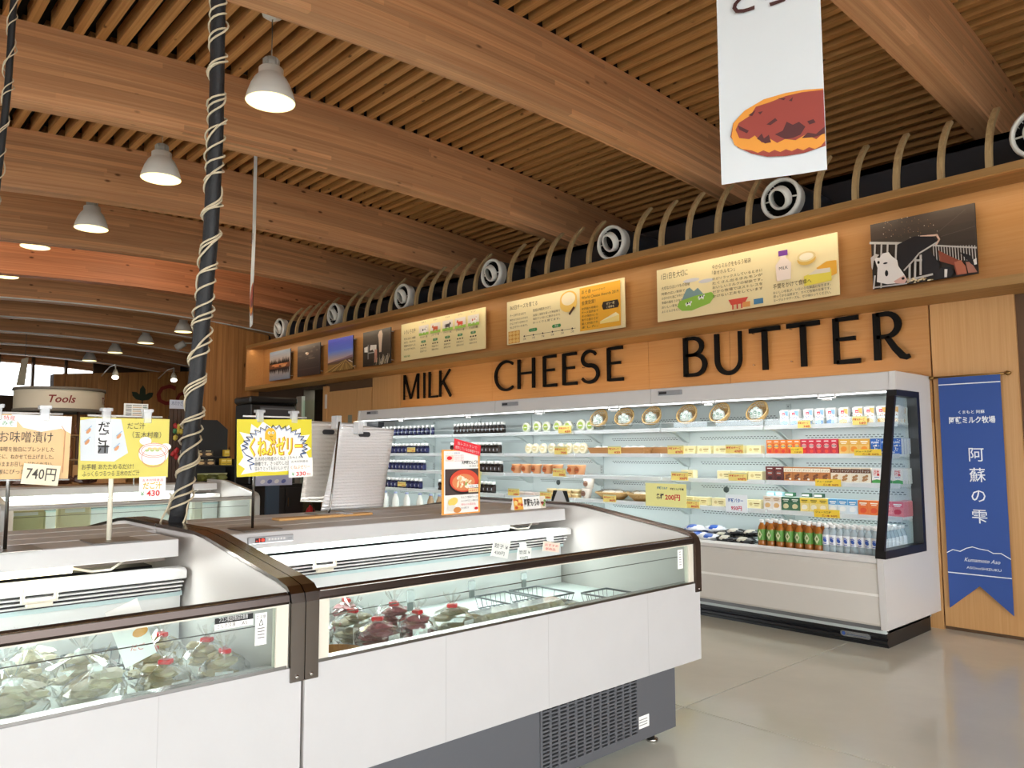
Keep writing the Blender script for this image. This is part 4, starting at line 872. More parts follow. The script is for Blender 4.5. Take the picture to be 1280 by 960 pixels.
# ================================================================== HANGING BANNERS
def hang(O, U, W, Hb, label, txt):
    O = Vector(O); U = Vector(U).normalized(); N = U.cross(Vector((0, 0, 1)))
    r = thing('hanging_banner', O+U*(W/2), label, 'banner')
    vs = []; fs = []; n = 10
    for side in (0, 1):
        for j in range(n+1):
            for i in range(5):
                p = O+U*(W*i/4)+Vector((0, 0, Hb*j/n))+N*(.006*math.sin(i*1.7+j*.8)*(1-j/n)-(.002 if side else 0)); vs.append(p)
    for side in (0, 1):
        for j in range(n):
            for i in range(4):
                a = side*(n+1)*5+j*5+i; f = (a, a+1, a+6, a+5); fs.append(f if not side else f[::-1])
    MB().raw(vs, fs, mat('#e4eaef', .6), True).build('cloth', r)
    d = Decal(O+N*.007, U, (0, 0, 1))
    OR, BR, DK = mat('#f0a243', .6), mat('#a2483f', .6), mat('#5b2f31', .6)
    k = W/.525
    S = lambda pts: [(min(x/525*W, W*.995), (920-y-(x*.13))/530*.49*k) for x, y in pts]
    base = [(55, 640), (70, 560), (130, 490), (230, 430), (340, 402), (430, 392), (520, 392), (525, 720), (420, 755), (330, 768), (240, 768), (160, 745), (90, 705)]
    d.poly(S([(x, y) for x, y in base]), BR)
    d.poly(S([(60, 640), (72, 560), (130, 490), (230, 430), (340, 402), (430, 392), (524, 392), (524, 690)]+[(500-i*28, 722+(12 if i % 2 else -2)+10*math.sin(i/16*3)) for i in range(13)]+[(110, 715), (75, 690)]), OR)
    d.poly(S([(82, 600), (100, 560), (160, 520), (190, 470), (260, 450), (340, 420), (420, 405), (524, 400), (524, 640), (480, 680), (430, 650), (380, 680), (330, 670), (290, 690), (250, 660), (215, 685), (180, 640), (150, 660), (100, 650)]), BR)
    for pts in ([(280, 640), (320, 620), (340, 570), (370, 590), (400, 575), (430, 605), (405, 650), (370, 665), (330, 670)], [(190, 660), (215, 630), (225, 660), (250, 640), (260, 685), (230, 690)], [(410, 670), (440, 640), (480, 650), (524, 610), (524, 650), (470, 668)], [(95, 575), (120, 590), (150, 610), (140, 625), (100, 600)], [(300, 430), (340, 432), (330, 445)], [(440, 575), (470, 565), (480, 585), (450, 595)], [(240, 580), (285, 545), (295, 560), (260, 585)], [(150, 520), (190, 490), (170, 525)], [(200, 505), (225, 500), (210, 520)], [(355, 450), (375, 430), (370, 455)]): d.poly(S(pts), DK)
    d.text(txt, W*.16, (920-38)/530*.49*k+.11, .17*k, mat('#4a2a2a', .6), bold=.02)
    d.build('print', r)
    m = MB()
    for u in (.02, W-.02): p = O+U*u; m.tube([p+Vector((0, 0, Hb)), Vector((p.x, p.y, slat_z(p.y)))], .002, WHITE, 5)
    m.build('cord', r); MB().tube([O+Vector((0, 0, Hb)), O+U*W+Vector((0, 0, Hb))], .007, WHITE, 6).build('top_rod', r)
A_, B_ = at(902, 231, Z=2.7), at(1034, 212, Z=2.7)
hang(A_, B_-A_, (B_-A_).length, 1.75, 'white hanging banner printed with a big filled bread, top centre right', 'どら')
A2 = at(312, 412, X=-7.5); hd = Vector((A2.x, A2.y, 0)).normalized(); hd.rotate(Matrix.Rotation(math.radians(3.6), 3, 'Z'))
hang(A2, -hd, .48, 1.86, 'white hanging banner seen edge-on, a thin strip above the box end', 'あん')
# ================================================================== SIGN STANDS ON THE FREEZERS
CT = 1.0685
clip_m = glass('clear_clip', (.96, .97, .98), 1.2, .05, .28)
PENC = mat('#55504a', .8)
def stand(bx, by, yL, yR, zB, zT, cardmat, label, polem=STEEL, pole_r=.006, tilt=0, xoff=.02, base=True, cat='sign'):
    """sign stand: plate, pole, rod, two clips and a card facing +X; returns the thing and a decal on the card"""
    r = thing('sign_stand', (bx, by, CT), label, cat)
    if base: MB().bbox(bx-.09, by-.075, CT+.0005, bx+.09, by+.095, CT+.005, mat('#8f8a85', .3, metal=.6), .002).build('base_plate', r)
    MB().tube([(bx, by, CT+.004), (bx, by, zT+.004)], pole_r, polem, 8).build('pole', r)
    MB().tube([(bx, yL+.03, zT+.008), (bx, yR-.02, zT+.008)], .004, WHITE, 6).build('rod', r)
    for y in (yL+(yR-yL)*.28, yL+(yR-yL)*.74):
        m = MB(); m.bbox(bx+.004, y-.014, zT-.018, bx+xoff+.008, y+.014, zT+.03, clip_m, .003); m.box(bx-.002, y-.018, zT+.024, bx+xoff+.012, y+.018, zT+.036, clip_m); m.build('clip', r)
    x = bx+xoff
    m = MB(); m.box(x-.0015, yL, zB, x+.0015, yR, zT, cardmat); m.rot(tilt, (x, yR, zB), 'X'); c = m.build('card', r)
    R = Matrix.Rotation(tilt, 3, 'X'); pv = Vector((x, yR, zB))
    O = R@(Vector((x+.0015, yL, zB))-pv)+pv
    return r, c, Decal(O, R@Vector((0, 1, 0)), R@Vector((0, 0, 1))), yR-yL, zT-zB
def price_tag(r, x, y0, y1, z0, z1, tilt=0, m=PAPER):
    k = MB(); k.box(x-.001, y0, z0, x+.001, y1, z1, m); k.rot(tilt, (x, y0, z1), 'X'); t = k.build('price_tag', r)
    R = Matrix.Rotation(tilt, 3, 'X'); pv = Vector((x, y0, z1)); O = R@(Vector((x+.001, y0, z0))-pv)+pv
    return t, Decal(O, R@Vector((0, 1, 0)), R@Vector((0, 0, 1))), y1-y0, z1-z0
# --- pickled in miso, 740 yen
KRAFT = mat('#dcb274', .3)
b = at(10, 690, Z=CT)
r, c, d, W, Hh = stand(-3.10, b.y, .395, .702, 1.305, 1.525, KRAFT, 'orange handwritten card priced 740 yen on a steel stand, leftmost of the cards', tilt=math.radians(-1))
d.rect(-.004, -.006, W+.004, -.001, clip_m)
d.poly([(W*.40, Hh), (W*.52, Hh*.80), (W*.70, Hh*.74), (W*.90, Hh*.80), (W, Hh*.72), (W, Hh)], PAPER)  # white patch: glare painted across the top of the card
d.rect(W*.30, Hh*.80, W*.46, Hh*.98, mat('#eef0ea', .6)); d.text('特産', W*.33, Hh*.91, .018, RED); d.text('みそ', W*.32, Hh*.83, .018, GREEN)
d.text('お味噌漬け', W*.30, Hh*.58, .042, PENC, w=W*.52)
for i, t in enumerate(('の味噌を独自にブレンドした', 'みそに、ねかせて仕上げました。', 'そのままお召し上がりください。', 'ご飯にぴったりです！')): d.text(t, W*.26, Hh*(.43-.115*i), .018, PENC, w=W*(.58-.08*(i > 2)))
d.line([(W*.94, Hh*.1), (W*.94, Hh*.75), (W*.90, Hh*.84)], .002, mat('#c98f6a', .7)); d.build('writing', c)
t, d, W, Hh = price_tag(r, -3.066, at(30, 580, X=-3.066).y, at(76, 590, X=-3.066).y, 1.292, 1.362, math.radians(-6), mat('#efe2c4', .6))
d.text('740円', W*.1, Hh*.28, .05, PENC, w=W*.8, bold=.01); d.build('price', t)
# --- dago soup, 430 yen
LEM = mat('#dccf62', .5)
b = at(137, 678, Z=CT)
r, c, d, W, Hh = stand(-3.14, .86, .742, 1.055, 1.30, 1.525, LEM, 'yellow handwritten card for dumpling soup, 430 yen tag below, on a cream stick', mat('#e6dfcb', .5), .009, xoff=.022)
d.poly([(W*.02, Hh*.30), (W*.0, Hh*.95), (W*.16, Hh*.99), (W*.44, Hh*.98), (W*.53, Hh*.42), (W*.38, Hh*.28)], mat('#d3d9dd', .35)); d.poly([(W*.17, Hh*.40), (W*.17, Hh*.97), (W*.34, Hh*.97), (W*.34, Hh*.40)], mat('#eceeef', .4)); d.rect(W*.20, Hh*.41, W*.31, Hh*.55, mat('#6f7377', .6))
for i, ch in enumerate('だご汁'): d.text(ch, W*.255, Hh*(.78-.17*i), .042, INK, 'c', bold=.02)
for u, v in ((.08, .6), (.09, .78), (.42, .7), (.40, .5)): d.ell(W*u, Hh*v, .012, .006, mat('#d99a6a', .6), 1, 8); d.line([(W*(u-.03), Hh*v), (W*(u+.03), Hh*(v+.08))], .003, mat('#8fb3cf', .6))
d.text('だご汁', W*.51, Hh*.83, .026, PENC, w=W*.2); d.text('（五木村産）', W*.57, Hh*.68, .026, PENC, w=W*.33)
d.ell(W*.82, Hh*.40, W*.175, Hh*.19, PAPER, n=24); d.ell(W*.72, Hh*.62, .022, .016, PAPER, n=12); d.ell(W*.96, Hh*.52, .02, .014, PAPER, n=12)
for a, b2, vv in ((.17, .12, .46), (.145, .095, .46), (.14, .16, .34)): d.line([(W*(.82+a*math.cos(t)), Hh*(vv+b2*math.sin(t))) for t in [2*math.pi*k/22 for k in range(23)]], .0022, mat('#d98a7a', .6))
for k in range(6): d.ell(W*(.74+.03*k), Hh*(.46+.03*(k % 2)), .008, .005, mat('#e6d08a' if k % 2 else '#b9c98a', .6), n=8)
d.text('お手軽 あたためるだけ！', W*.03, Hh*.16, .022, PENC, w=W*.56); d.text('ふっくらつるつる 五木のだご汁', W*.04, Hh*.05, .022, PENC, w=W*.62); d.build('writing', c)
y0, y1 = at(174, 610, X=-3.11).y, at(207, 610, X=-3.11).y
t, d, W, Hh = price_tag(r, -3.112, y0, y1, at(190, 622, X=-3.11).z, at(190, 597, X=-3.11).z+.004)
d.text('五木村特産品', W*.1, Hh*.78, .011, RED, w=W*.8); d.text('だご汁', W*.14, Hh*.44, .028, mat('#d9b52a', .6), w=W*.7, bold=.02); d.text('¥', W*.06, Hh*.1, .022, GREEN); d.text('430', W*.28, Hh*.08, .03, RED, w=W*.5, bold=.02); d.build('price', t)
# --- jelly card, 330 yen
b = at(330, 664, Z=CT)
JY = mat('#dccd2c', .5)
r, c, d, W, Hh = stand(-3.18, b.y, 1.348, 1.692, 1.298, 1.540, JY, 'bright yellow jelly card with a jagged black burst, 330 yen tag at its corner', xoff=.02, tilt=math.radians(1.2))
J = lambda a: [(W*x, Hh*y) for x, y in a]
rr = random.Random(5)
burst = [(.04, .55), (.10, .62), (.03, .78), (.16, .74), (.18, .92), (.26, .84), (.33, .96), (.44, .86), (.55, .90), (.60, .82), (.68, .90), (.72, .78), (.84, .84), (.84, .70), (.97, .72), (.90, .56), (.99, .46), (.92, .40), (.97, .26), (.80, .08), (.5, .06), (.28, .08), (.05, .04), (.10, .14), (.02, .22), (.08, .34)]
d.poly(J(burst), PAPER)
jag = []
for k in range(44):
    t = math.pi*(1.12-1.34*k/43); rad = (1.0 if k % 2 else .84)
    jag.append((.50+.44*rad*math.cos(t), .50+.40*rad*math.sin(t)))
jag = [(.18, .12), (.16, .2), (.22, .22), (.13, .28), (.2, .32), (.11, .38)]+jag[3:-3]+[(.90, .40), (.84, .36), (.88, .28)]
d.line(J(jag), .0035, INK); d.line(J([(x*.985+.006, y*.97) for x, y in jag]), .0022, mat('#4a6fb0', .6))
d.ell(W*.43, Hh*.73, W*.075, Hh*.12, mat('#f2b92a', .5)); d.rect(W*.355, Hh*.64, W*.505, Hh*.74, mat('#f2b92a', .5))
for u in (.41, .46): d.ell(W*u, Hh*.76, .006, .006, PAPER, n=10); d.ell(W*u, Hh*.76, .003, .003, INK, n=8)
d.line(J([(.415, .70), (.435, .685), (.455, .70)]), .002, INK)
for off, m_, bo in ((0, mat('#c98a1a', .5), .055), (.0, mat('#f7e23c', .5), .015)): d.text('くねぶゼリー', W*.15, Hh*.38, .085, m_, w=W*.72 if bo > .03 else W*.70, bold=bo)
for i, t in enumerate(('五木村の特産のくねぶ（みかんの', '原種です。さっぱりした酸味と', '甘みで とってもおいしい ゼリーです')): d.text(t, W*.22, Hh*(.27-.085*i), .019, INK, w=W*(.55 if i else .62))
d.build('writing', c)
y0, y1 = at(361, 585, X=-3.14).y, at(391, 585, X=-3.14).y
t, d, W, Hh = price_tag(r, -3.145, y0, y1, at(375, 597, X=-3.14).z, at(375, 573, X=-3.14).z, math.radians(2))
d.text('五木村特産品', W*.1, Hh*.78, .010, INK, w=W*.7); d.text('くねぶゼリー', W*.08, Hh*.45, .018, mat('#e58a2a', .6), w=W*.8); d.text('¥', W*.12, Hh*.1, .02, GREEN); d.text('330', W*.3, Hh*.08, .024, RED, w=W*.4, bold=.02); d.text('税込', W*.74, Hh*.1, .010, RED); d.build('price', t)
# --- silver insulating boards clipped to stands
def foil_mat(name, col, ridge):
    m, n, l, b_ = _new(name); b_.inputs['Base Color'].default_value = lin(col); b_.inputs['Metallic'].default_value = .35; b_.inputs['Roughness'].default_value = .33
    t = n.new('ShaderNodeTexCoord'); w_ = n.new('ShaderNodeTexWave'); w_.bands_direction = 'Z'; w_.inputs['Scale'].default_value = ridge; w_.inputs['Distortion'].default_value = 1.5; w_.inputs['Detail'].default_value = 2; w_.inputs['Detail Scale'].default_value = 4
    z = n.new('ShaderNodeTexNoise'); z.inputs['Scale'].default_value = 70; ad = n.new('ShaderNodeMath'); ad.operation = 'MULTIPLY_ADD'; ad.inputs[1].default_value = .6
    bp = n.new('ShaderNodeBump'); bp.inputs['Strength'].default_value = .5; bp.inputs['Distance'].default_value = .006
    l.new(t.outputs['Object'], w_.inputs['Vector']); l.new(t.outputs['Object'], z.inputs['Vector']); l.new(z.outputs['Fac'], ad.inputs[0]); l.new(w_.outputs['Fac'], ad.inputs[2]); l.new(ad.outputs[0], bp.inputs['Height']); l.new(bp.outputs[0], b_.inputs['Normal'])
    return m
FO1, FO2 = foil_mat('foil_board', '#d3cec6', 14), foil_mat('foil_bright', '#f1f1f1', 20)
def board(cs, x, lab, hole, m1):
    P = [at(px, py, X=x) for px, py in cs]
    for q in P[2:]: q.z = max(q.z, CT+.012)
    r = thing('foil_board', ((P[2]+P[3])/2), lab, 'board')
    vs = []; n = 12
    for s_ in (0, .008):
        for j in range(n+1):
            for i in range(n+1):
                u, v = i/n, j/n; a = P[3].lerp(P[2], u); b_ = P[0].lerp(P[1], u); q = a.lerp(b_, v); vs.append((q.x-s_+.006*math.sin(v*5+u*3), q.y, q.z))
    K = (n+1)**2; fs = []
    for j in range(n):
        for i in range(n):
            a = j*(n+1)+i; fs += [(a, a+1, a+n+2, a+n+1), (K+a, K+a+n+1, K+a+n+2, K+a+1)]
    ring = [i for i in range(n+1)]+[j*(n+1)+n for j in range(1, n+1)]+[n*(n+1)+i for i in range(n-1, -1, -1)]+[j*(n+1) for j in range(n-1, 0, -1)]
    for a, b_ in zip(ring, ring[1:]+ring[:1]): fs.append((b_, a, K+a, K+b_))
    MB().raw(vs, fs, m1, True).build('sheet', r)
    hx, hz, hw = at(hole[0], hole[1], X=x+.012).y, at(hole[0], hole[1], X=x+.012).z, .022
    m = MB(); m.prism([(hx+(hw if math.cos(t) > 0 else -hw)+.014*math.cos(t), hz+.014*math.sin(t)) for t in [2*math.pi*k/16+.01 for k in range(16)]], 0, x+.006, x+.0125, DARK); m.build('hand_slot', r)
    return r
board([(388, 526), (446, 529), (434, 628), (376, 627)], -3.90, 'dull silver insulating board standing behind the brighter one', (411, 540), FO1)
fb = board([(426.5, 528), (492, 537.5), (479, 640), (401.5, 639)], -3.72, 'bright silver insulating board clipped to a stand, right of the jelly card', (456, 543), FO2)
b = at(411, 643, Z=CT); sx = -3.66
r = thing('board_stand', (sx, at(411, 640, X=sx).y, CT), 'steel stand holding the silver insulating boards, right of the jelly card', 'stand')
yb0 = at(411, 640, X=sx).y; yt0 = at(424, 527, X=sx)
MB().bbox(sx-.1, yb0-.09, CT+.0005, sx+.1, yb0+.1, CT+.005, mat('#8f8a85', .3, metal=.6), .002).build('base_plate', r)
MB().tube([(sx, yb0, CT+.004), (sx, yb0+.008, CT+.03), (sx, yt0.y, yt0.z)], .005, STEEL, 8).build('pole', r)
for px, py in ((424.5, 524), (452, 531)):
    q = at(px, py, X=sx); m = MB(); m.bbox(sx-.06, q.y-.016, q.z-.05, sx-.004, q.y+.016, q.z+.02, clip_m, .003); m.build('clip', r)
# --- ramen style poster on an easel
x = -3.12; P = [at(px, py, X=x) for px, py in ((545, 562.5), (592, 565), (600, 641), (552.5, 645))]
dz = CT+.004-min(P[2].z, P[3].z); P = [p+Vector((0, 0, dz*(1 if i > 1 else .5))) for i, p in enumerate(P)]
r = thing('menu_poster', (P[2]+P[3])/2, 'orange-bordered poster of a bowl of dumpling soup with a red flag label', 'poster')
OB = mat('#f0a64a', .5)
U = (P[2]-P[3]); W = U.length; V = P[0]-P[3]; V = V-U*(V.dot(U)/U.length_squared); Hh = V.length; U.normalize(); V.normalize(); N = U.cross(V)
O = P[3].copy(); O.z = CT+.003+max(0, -U.z*W)
fr = MB(); k0 = [O+U*a+V*b_+N*h for h in (-.004, 0) for a, b_ in ((0, 0), (W, 0), (W, Hh), (0, Hh))]
fr.raw(k0, [(3, 2, 1, 0), (4, 5, 6, 7), (0, 1, 5, 4), (1, 2, 6, 5), (2, 3, 7, 6), (3, 0, 4, 7)], OB); cd = fr.build('card', r)
bk = MB(); bk.box(x-.10, P[3].y+.06, CT, x-.006, P[3].y+.17, CT+.004, clip_m).tube([(x-.08, P[3].y+.12, CT+.003), (x-.008, P[3].y+.115, CT+.2)], .004, clip_m, 6); bk.build('easel', r)
d = Decal(O, U, V)
d.rect(W*.05, Hh*.02, W*.95, Hh*.98, PAPER)
d.rect(W*.08, Hh*.82, W*.30, Hh*.92, mat('#e9d9c9', .6)); d.ell(W*.19, Hh*.87, W*.07, Hh*.03, RED, n=12)
d.text('レストランで提供の味', W*.10, Hh*.935, .010, mat('#5a6fa0', .6), w=W*.36)
for i in range(4): d.text('あたたかい手作り', W*.32, Hh*(.90-.028*i), .008, mat('#b65a6a', .6), w=W*.24)
d.text('大阿蘇だんご汁', W*.50, Hh*.775, .020, INK, w=W*.44, bold=.02); d.text('ココロコ', W*.70, Hh*.725, .015, INK, w=W*.24)
d.rect(W*.07, Hh*.30, W*.95, Hh*.70, mat('#4a3a38', .5)); 
d.ell(W*.56, Hh*.50, W*.40, Hh*.19, mat('#1b1416', .4), n=28); d.ell(W*.57, Hh*.515, W*.38, Hh*.175, mat('#d9503a', .35), n=28); d.ell(W*.55, Hh*.49, W*.30, Hh*.13, mat('#e08a5a', .4), n=24)
for k in range(20): d.ell(W*(.36+.36*rr.random()), Hh*(.41+.16*rr.random()), W*.055, Hh*.02, mat(rr.choice(['#f4e7cf', '#f1d9a8', '#9bb45e', '#e9b98a', '#fff4e4']), .4), rr.random()*3, 10)
d.rect(W*.66, Hh*.33, W*.92, Hh*.39, mat('#f2d7a0', .5)); d.text('数量限定', W*.68, Hh*.345, .011, RED, w=W*.22); d.rect(W*.66, Hh*.40, W*.92, Hh*.45, PAPER); d.text('名物の味', W*.68, Hh*.41, .011, INK, w=W*.22)
d.ell(W*.25, Hh*.20, W*.13, Hh*.06, mat('#f2d36a', .5), .3, 14); d.ell(W*.22, Hh*.10, W*.12, Hh*.05, mat('#e9e4da', .5), 0, 14); d.ell(W*.36, Hh*.07, W*.10, Hh*.045, mat('#d98f4a', .5), 0, 14)
for i, t in enumerate(('だんごに野菜がたっぷり', '入ったやさしい味の汁。', '体も心も温まる', 'ひと椀です')): d.text(t, W*.46, Hh*(.245-.055*i), .012, RED if i == 2 else INK, w=W*(.46 if i < 2 else .38 if i == 2 else .2))
d.ell(W*.86, Hh*.075, W*.05, Hh*.022, RED, n=14); d.build('print', cd)
Q = [at(px, py, X=x+.012) for px, py in ((568, 548), (601, 557), (600, 570), (567, 561.5))]
m = MB(); m.raw([q+Vector((h, 0, 0)) for h in (-.001, .001) for q in (Q[3], Q[2], Q[1], Q[0])], [(3, 2, 1, 0), (4, 5, 6, 7), (0, 1, 5, 4), (1, 2, 6, 5), (2, 3, 7, 6), (3, 0, 4, 7)], mat('#e5303c', .5)); fl_ = m.build('flag_label', r)
d = Decal(Q[3]+Vector((.001, 0, 0)), Q[2]-Q[3], (Q[0]-Q[3])); w2 = (Q[2]-Q[3]).length; h2 = (Q[0]-Q[3]).length
d.text('当レストランで', w2*.12, h2*.56, h2*.30, WHITE, w=w2*.74); d.text('提供しているお味噌汁です', w2*.05, h2*.14, h2*.30, WHITE, w=w2*.9); d.build('writing', fl_)
# --- long name card at the canopy end
x = -3.13; P = [at(px, py, X=x) for px, py in ((642.5, 623), (681, 620.5), (682.5, 634.5), (643, 637.5))]
r = thing('name_card', (x, (P[2].y+P[3].y)/2, CT), 'long white name card with food pictures at its ends, on the canopy end', 'sign')
y0, y1, z1 = P[3].y, P[2].y, CT+.068
m = MB(); m.prism([(x-.03, CT+.001), (x, CT+.001), (x-.012, z1)], 1, y0, y1, PAPER); cb_ = m.build('card', r)
V = Vector((-.012, 0, z1-CT-.001)); d = Decal((x, y0, CT+.001), (0, 1, 0), V); W, Hh = y1-y0, V.length
d.rect(0, 0, W*.28, Hh, mat('#e9b04a', .5)); d.rect(W*.83, 0, W, Hh, mat('#e6dccb', .5))
for k in range(9): d.ell(W*(.03+.22*rr.random()), Hh*(.15+.7*rr.random()), W*.05, Hh*.12, mat(rr.choice(['#d9742a', '#f4d98a', '#c9502a']), .5), n=9)
for k in range(7): d.ell(W*(.86+.11*rr.random()), Hh*(.15+.7*rr.random()), W*.035, Hh*.11, mat(rr.choice(['#7a2f2a', '#6f9a4a', '#c9523a']), .5), n=9)
d.text('阿蘇もろみ', W*.31, Hh*.28, .045, INK, w=W*.48, bold=.02); d.build('print', cb_)
# --- thin wooden strip lying on the canopy below the boards
p0, p1 = at(386, 657, Z=CT), at(512, 648.5, Z=CT)
m = MB(); m.bbox(-3.52, p0.y, CT+.0005, -3.44, p1.y, CT+.012, wood('strip_wood', '#b9874e', '#d2a56a', axis=1, stretch=2, fine=40), .002); o = m.build('wooden_strip', None, 'thin wooden strip lying on the right freezer top below the silver boards', 'strip')
m = MB(); yy = at(472, 650, Z=CT).y; m.bbox(-3.535, yy-.02, CT+.0125, -3.425, yy+.02, CT+.016, clip_m, .001); m.build('clear_band', o)
# --- tags clipped to the curtain rail
TAGS = []
for i, (px, py, w_, h_, mt, tx, lab, tl_) in enumerate(((628, 683, 24, 17, PAPER, '餃子 ¥', 'white price tag clipped to the curtain rail, upper left of a pair', -14), (656, 692, 20, 14, PAPER, '惣菜 ¥', 'white price tag hanging just right of the pair\'s upper tag', -5), (690, 681, 25, 10, mat('#f0dccb', .6), 'おすすめ', 'orange-lettered price tag at the far end of the curtain rail', -10))):
    x = -3.0; p = at(px, py, X=x); k = (p.xyz-Vector((0, 0, CAMH))).length/961*1.15
    r = thing('rail_tag', (x, p.y, p.z), lab, 'price tag')
    t, d, W, Hh = price_tag(r, x, p.y-w_*k/2, p.y+w_*k/2, p.z-h_*k/2, p.z+h_*k/2, math.radians(tl_), mt)
    d.text(tx, W*.1, Hh*.55, Hh*.3, RED if i == 2 else INK, w=W*.8); d.text('430円' if i < 2 else '新商品', W*.15, Hh*.15, Hh*.28, INK if i < 2 else RED, w=W*.6); d.build('writing', t)
    MB().bbox(x-.03, p.y-.012, p.z+h_*k/2-.005, x+.004, p.y+.012, p.z+h_*k/2+.02, clip_m, .002).build('clip', r)
# ================================================================== WRAPPED BLACK POLES
polem = mat('#1a1b1e', .55, bump=.3, bscale=90); wire = mat('#cdbfa4', .55)
def wrapped(path, rad, label, turns, nw, seed, base=None):
    rg = random.Random(seed); P = [Vector(p) for p in path]; L = [0]
    for a, b_ in zip(P, P[1:]): L.append(L[-1]+(b_-a).length)
    def pos(s):
        s = max(0, min(L[-1], s))
        for i in range(len(P)-1):
            if s <= L[i+1]: return P[i].lerp(P[i+1], (s-L[i])/(L[i+1]-L[i])), (P[i+1]-P[i]).normalized()
    r = thing('wrapped_pole', P[0], label, 'pole')
    n = 40; pts = [pos(L[-1]*k/n)[0] for k in range(n+1)]
    MB().tube(pts, [rad[0]+(rad[1]-rad[0])*k/n for k in range(n+1)], polem, 12).build('pole', r)
    for w_ in range(nw):
        q = []; ph = rg.random()*6.28; N = int(turns*14); s0 = 0
        for k in range(N+1):
            s = L[-1]*k/N; c0, dr = pos(s); a = Vector((1, 0, 0)); b_ = dr.cross(a).normalized(); a = b_.cross(dr)
            t = ph+turns*2*math.pi*k/N+1.1*math.sin(k*.11+w_*2)+.5*math.sin(k*.31+w_)
            rr_ = (rad[0]+(rad[1]-rad[0])*k/N)+.005+.007*max(0, math.sin(k*.17+w_*1.3))
            q.append(c0+a*math.cos(t)*rr_+b_*math.sin(t)*rr_)
        MB().tube(q, .0048 if rad[0] > .03 else .003, wire, 5).build('wire', r)
    return r
pp = [(-3.46, 1.215, 1.085)]+[tuple(at(px, py, X=-3.46+i*.02)) for i, (px, py) in enumerate(((236, 575), (250, 430), (263, 300), (270, 170), (273, 0)))]
ptop = Vector(pp[-1]); pp.append((ptop.x, ptop.y+.04, slat_z(ptop.y)-.012))
w1 = wrapped(pp, (.036, .030), 'thick black pole wound with pale cable, rising between the two front freezers', 22, 3, 4)
m = MB()
for k in range(3):
    t = k*2.1; q = [(-3.46+.045*math.cos(t+j*.25)*(1+.16*max(0, 3-j)), 1.215+.045*math.sin(t+j*.25)*(1+.16*max(0, 3-j)), 1.088+j*.022) for j in range(7)]; m.tube(q, .0042, wire, 5)
m.build('loose_wire', w1)
pq = [tuple(at(px, py, X=-4.6)) for px, py in ((-25, 420), (-12, 300), (2, 180), (10, 110), (17, 0))]; pq.append((-4.6, Vector(pq[-1]).y+.06, slat_z(Vector(pq[-1]).y)-.012))
pq.insert(0, (-4.6, Vector(pq[0]).y-.12, .0)); pq[0] = (-4.6, pq[0][1], .0)
wrapped(pq, (.017, .017), 'thin black pole wound with cable in the top left corner', 22, 2, 9)
# ================================================================== GOODS IN THE COOLER
PROTO = {}
def proto(key, maker):
    """first use builds the thing at the origin; later uses copy it with its parts"""
    if key in PROTO: return copy_tree(PROTO[key])
    o = maker(); PROTO[key] = o; return o
def put(o, x, y, z, label, cat, group=None, rz=0, sc=1.0):
    o.location = (x, y, z); o.rotation_euler = (0, 0, rz); o.scale = (sc, sc, sc)
    for k in ('group',):
        if k in o.keys(): del o[k]
    return tag(o, label, cat, group)
def E0(name): return thing(name, (0, 0, 0), '', '')
CAPW = mat('#f4f4f2', .4)
def small_bottle(body, lab):
    def f():
        r = E0('drink_bottle'); bm_ = mat(body, .2); H = .135
        MB().lathe([(.0225, 0), (.024, .006), (.024, .085), (.018, .10), (.0165, .106)], (0, 0, 0), bm_, 10).build('body', r)
        m = MB(); m.lathe([(.0246, .02), (.0246, .075)], (0, 0, 0), mat(lab, .5), 10, caps=False); b_ = m.build('label', r)
        d = Decal((-.011, -.0247, .03), (1, 0, 0), (0, 0, 1)); d.ell(.011, .02, .009, .012, mat('#cfd3df', .5), n=8); d.line([(.002, .005), (.02, .005)], .004, mat('#cfd3df', .5)); d.build('emblem', b_)
        MB().lathe([(.021, .104), (.0215, .132), (.018, H)], (0, 0, 0), CAPW, 10).build('cap', r)
        return r
    return f
def milk_bottle(col):
    def f():
        r = E0('milk_bottle')
        MB().lathe([(.044, 0), (.047, .01), (.047, .13), (.040, .165), (.024, .20), (.020, .225)], (0, 0, 0), mat(col, .12), 16).build('body', r)
        MB().lathe([(.024, .222), (.024, .24), (.016, .246)], (0, 0, 0), mat('#a8b4d8', .4), 14).build('cap', r)
        return r
    return f
def carton(w, dp, h, side, top, dec):
    """boxy drink carton with printed front"""
    def f():
        r = E0('drink_carton'); m = MB(); m.bbox(-w/2, 0, 0, w/2, dp, h, mat(side, .45), .0015); b_ = m.build('body', r)
        if top: MB().box(-w/2+.001, .0005, h-.0005, w/2-.001, dp-.0005, h+.001, mat(top, .5)).build('top', r)
        d = Decal((-w/2, 0, 0), (1, 0, 0), (0, 0, 1), .0006); dec(d, w, h); d.build('print', b_)
        return r
    return f
def dec_juice(a, b_, c):
    def f(d, w, h):
        d.rect(0, h*.72, w, h, mat(a, .5)); d.ell(w*.5, h*.55, w*.36, h*.16, mat(b_, .5), n=12); d.rect(w*.2, h*.5, w*.8, h*.6, mat('#2b1d1a', .5)); d.rect(w*.28, h*.53, w*.72, h*.57, PAPER); d.ell(w*.5, h*.2, w*.26, h*.12, mat(c, .5), n=12); d.rect(w*.2, h*.84, w*.8, h*.9, PAPER)
    return f
